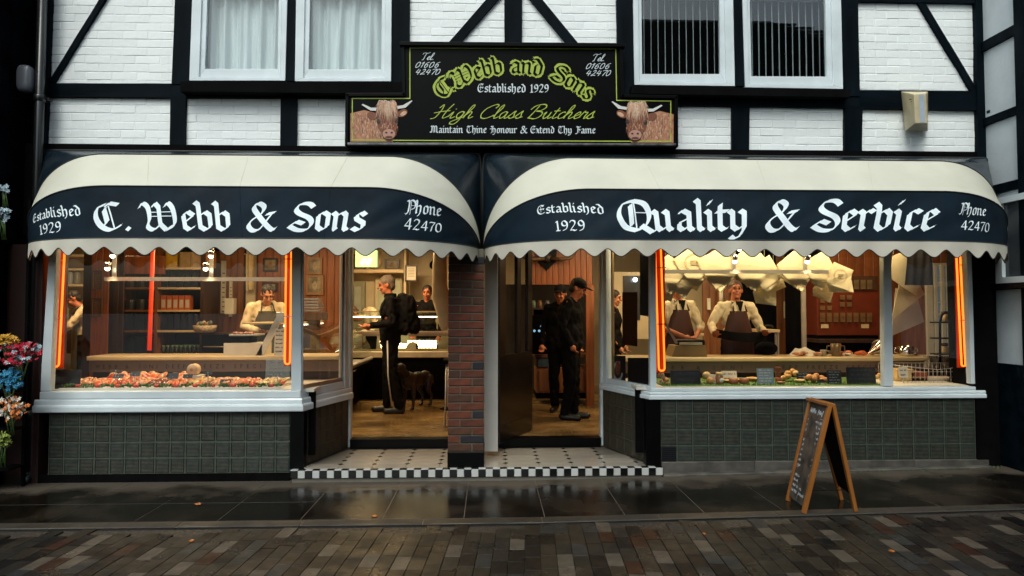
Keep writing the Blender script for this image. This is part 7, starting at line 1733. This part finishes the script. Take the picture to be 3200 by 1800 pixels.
# customer with backpack (facing left), walking stance
Yc = 8.75
def packs(t, part, fin, s, O, M):
    p = MB(); p.ell(V(0,.21,1.28)*s, (.17*s,.13*s,.24*s), 14, 10, sq=.7); p.ell(V(0,.30,1.13)*s, (.14*s,.09*s,.13*s), 12, 8, sq=.8); p.ell(V(0,.16,1.48)*s, (.12*s,.08*s,.06*s), 12, 8); p.cap(V(-.1,.18,1.08)*s, V(.1,.18,1.08)*s, .09*s, .09*s); part('backpack', p, coat_k)
    q = MB()
    for e in (-1, 1): q.tube([V(e*.1,.14,1.46)*s, V(e*.11,-.06,1.48)*s, V(e*.115,-.13,1.3)*s, V(e*.12,-.06,1.08)*s], .012*s, 6)
    obj('backpack_strap', fin(q), blk, t, org=O)
    st = MB()
    for e in (-1, 1): st.tube([V(e*.09-.0,-.03,.93)*s+V(e*.108,0,0), V(e*.10,-.02,.5)*s+V(e*.082,0,0), V(e*.10,.03,.1)*s+V(e*.066,0,0)], .009, 6)
    obj('side_stripe', fin(st), white_s, t, org=O)
    cb = MB(); cb.lathe(V(0,-.0,1.47)*s, [(.085*s,0),(.08*s,.06*s),(.072*s,.065*s)], 16); part('collar', cb, coat_k, vx=.01)
person((W(1218,1200,Yc).x, Yc, ZFL), R(-82), 'grey haired man in black tracksuit with white stripe and backpack', 1.84, dict(elL=(-.25,.02,1.16), wrL=(-.20,-.24,1.10), elR=(.25,.02,1.16), wrR=(.20,-.25,1.12), anL=(-.10,-.03,.09), anR=(.10,.12,.09), knR=(.1,.02,.5), head=(0,-.05,1.635)), skin_d, hair_g, coat_k, trk, (8, 0), bulk=1.14, extra=packs)
# dark haired assistant behind the back counter
person((W(1335,1000,11.0).x, 11.0, ZFL), R(-14), 'dark haired man in a black top standing behind the back counter', 1.80, dict(wrL=(-.2,-.15,.95)), skin_d, hair_d, coat_k, trk, (4, 8), voxel=.013)
# bent assistant in white behind the first counter
person((W(1150,1000,10.9).x, 11.05, ZFL-.0), R(-60), 'assistant in a white coat bending behind the back counter', 1.66, dict(head=(0,-.30,1.40), neck=(0,-.18,1.36), wrL=(-.2,-.4,1.0), wrR=(.2,-.4,1.0)), skin, hair_b, coat_w, trk, (50, 0), voxel=.014)
# butcher at the scales
person((W(830,1100,8.55).x, 8.55, ZFL), R(28), 'butcher in white coat and grey apron looking down at the scales', 1.74, dict(head=(0,-.10,1.60), elL=(-.27,-.02,1.17), wrL=(-.12,-.30,1.12), elR=(.27,-.02,1.17), wrR=(.10,-.32,1.08)), skin, hair_d, coat_w, trk, (34, 0), apron=apron_g)
# assistant far at the flower stall end
person((W(262,1000,9.9).x, 9.9, ZFL), R(-60), 'assistant in white leaning over trays behind the red pillar', 1.70, dict(head=(0,-.14,1.60), wrL=(-.15,-.42,1.05), wrR=(.12,-.45,1.02), elL=(-.25,-.18,1.18), elR=(.25,-.18,1.18)), skin_d, hair_d, coat_w, trk, (32, 0), apron=apron_g, voxel=.014)
# man in black cap in the second doorway
person((W(1785,1260,8.15).x, 8.15, ZFL), R(72), 'tall man in black jacket and black peaked cap facing the counter', 1.80, dict(elL=(-.26,.06,1.15), wrL=(-.20,-.04,.93), elR=(.26,.06,1.15), wrR=(.20,-.04,.93), head=(0,-.09,1.61), anR=(.1,-.02,.09), anL=(-.1,.06,.09)), skin_d, hair_d, coat_k, trk, (26, 0), cap=coat_k, bulk=1.28)
person((W(1768,1200,8.75).x-.06, 8.75, ZFL), R(-20), 'man in dark clothes mostly hidden behind the man in the peaked cap', 1.73, dict(head=(0,-.04,1.62)), skin_d, hair_d, coat_k, trk, (12, 0), cap=coat_k, voxel=.014)
# face glimpsed in the return pane
person((W(1918,1000,9.0).x, 9.0, ZFL), R(70), 'dark haired woman in a dark top glimpsed through the return pane', 1.66, dict(), skin, hair_d, coat_k, trk, (5, 0), voxel=.014)
# the two aproned butchers
person((W(2300,1100,7.8).x, 7.8, ZFL), R(2), 'butcher in cream coat and burgundy apron holding a black cloth', 1.74, dict(elL=(-.31,.0,1.22), wrL=(-.36,-.24,1.10), hdL=(-.3,-1,.1), elR=(.33,.02,1.16), wrR=(.26,-.24,1.12), hdR=(-.5,-1,0), head=(-.0,-.02,1.635)), skin_d, hair_b, coat_w, trk, (-6, -14), apron=apron_r, collar=coat_k,
    extra=lambda t, part, fin, s, O, M: obj('cloth', fin(MB().grid(lambda u, v: V(-.36+.62*u, -.30-.03*math.sin(u*5)+.02*v, 1.06+.10*v*(1-.3*u)-.03*math.sin(u*3.1)-.05*(1-v)*u), 16, 6)), coat_k, t, org=O))
person((W(2118,1100,7.95).x, 7.95, ZFL), R(12), 'butcher in burgundy apron with rolled sleeves, head hidden by paper bags', 1.76, dict(elL=(-.28,-.02,1.18), wrL=(-.08,-.30,1.06), elR=(.30,-.04,1.17), wrR=(.06,-.32,1.04), hdR=(-1,-.5,-.2)), skin_d, hair_b, coat_w, trk, (12, 0), apron=apron_r, collar=coat_k, sleeves=False)
# dog
def dog():
    Yd = 9.15; O = V(W(1300,1200,Yd).x, Yd, ZFL); rz = R(-28); M = Matrix.Rotation(rz, 4, 'Z'); t = thing('dog', tuple(O), 'brown short haired dog standing on the shop floor by the counter', 'dog')
    b = MB()  # faces -y
    b.ell(V(0,-.16,.40), (.095,.14,.125), 14, 10); b.ell(V(0,.04,.41), (.085,.20,.10), 14, 10); b.ell(V(0,.22,.41), (.085,.12,.105), 12, 8)
    b.cap(V(0,-.24,.46), V(0,-.34,.56), .075, .055); b.ell(V(0,-.37,.60), (.062,.075,.06), 12, 8); b.cap(V(0,-.42,.585), V(0,-.50,.565), .036, .026); b.ell(V(0,-.525,.57), (.014,.012,.012), 8, 6)
    for e in (-1, 1):
        b.cap(V(e*.07,-.17,.36), V(e*.075,-.16,.20), .045, .028); b.cap(V(e*.075,-.16,.20), V(e*.075,-.18,.04), .026, .020); b.cap(V(e*.075,-.18,.028), V(e*.075,-.225,.022), .024, .020)
        b.cap(V(e*.065,.24,.40), V(e*.075,.19,.25), .065, .038); b.cap(V(e*.075,.19,.25), V(e*.075,.29,.14), .032, .022); b.cap(V(e*.075,.29,.14), V(e*.075,.26,.035), .021, .019); b.cap(V(e*.075,.26,.026), V(e*.075,.21,.022), .023, .019)
    b.tube([V(0,.32,.45), V(0,.42,.40), V(0,.47,.28)], [.022,.016,.008], 8)
    dm_ = mat('chocolate_coat', (.014,.006,.0035), .5, .3, 20, bump=.002, bscale=90)
    def fin(mb):
        for v in mb.v: v.xyz = O+(M @ v)
        return mb
    me = remesh(fin(b), .009, 'body', dm_, O, 2); o = bpy.data.objects.new('body', me); COL.objects.link(o); o.parent = t
    for e in (-1, 1):
        eb = MB(); eb.ell(V(e*.062,-.36,.585), (.012,.028,.042), 10, 8); obj('ear', fin(eb), dm_, t, org=O); eb = MB(); eb.ell(V(e*.028,-.432,.62), .008, 8, 6); obj('eye', fin(eb), eye_m, t, org=O)
    obj('collar', fin(MB().tube([V(0,-.275,.49), V(0,-.295,.515)], [.078,.074], 16, caps=False)), blk, t, org=O)
dog()
bpy.data.objects.remove(_fo)
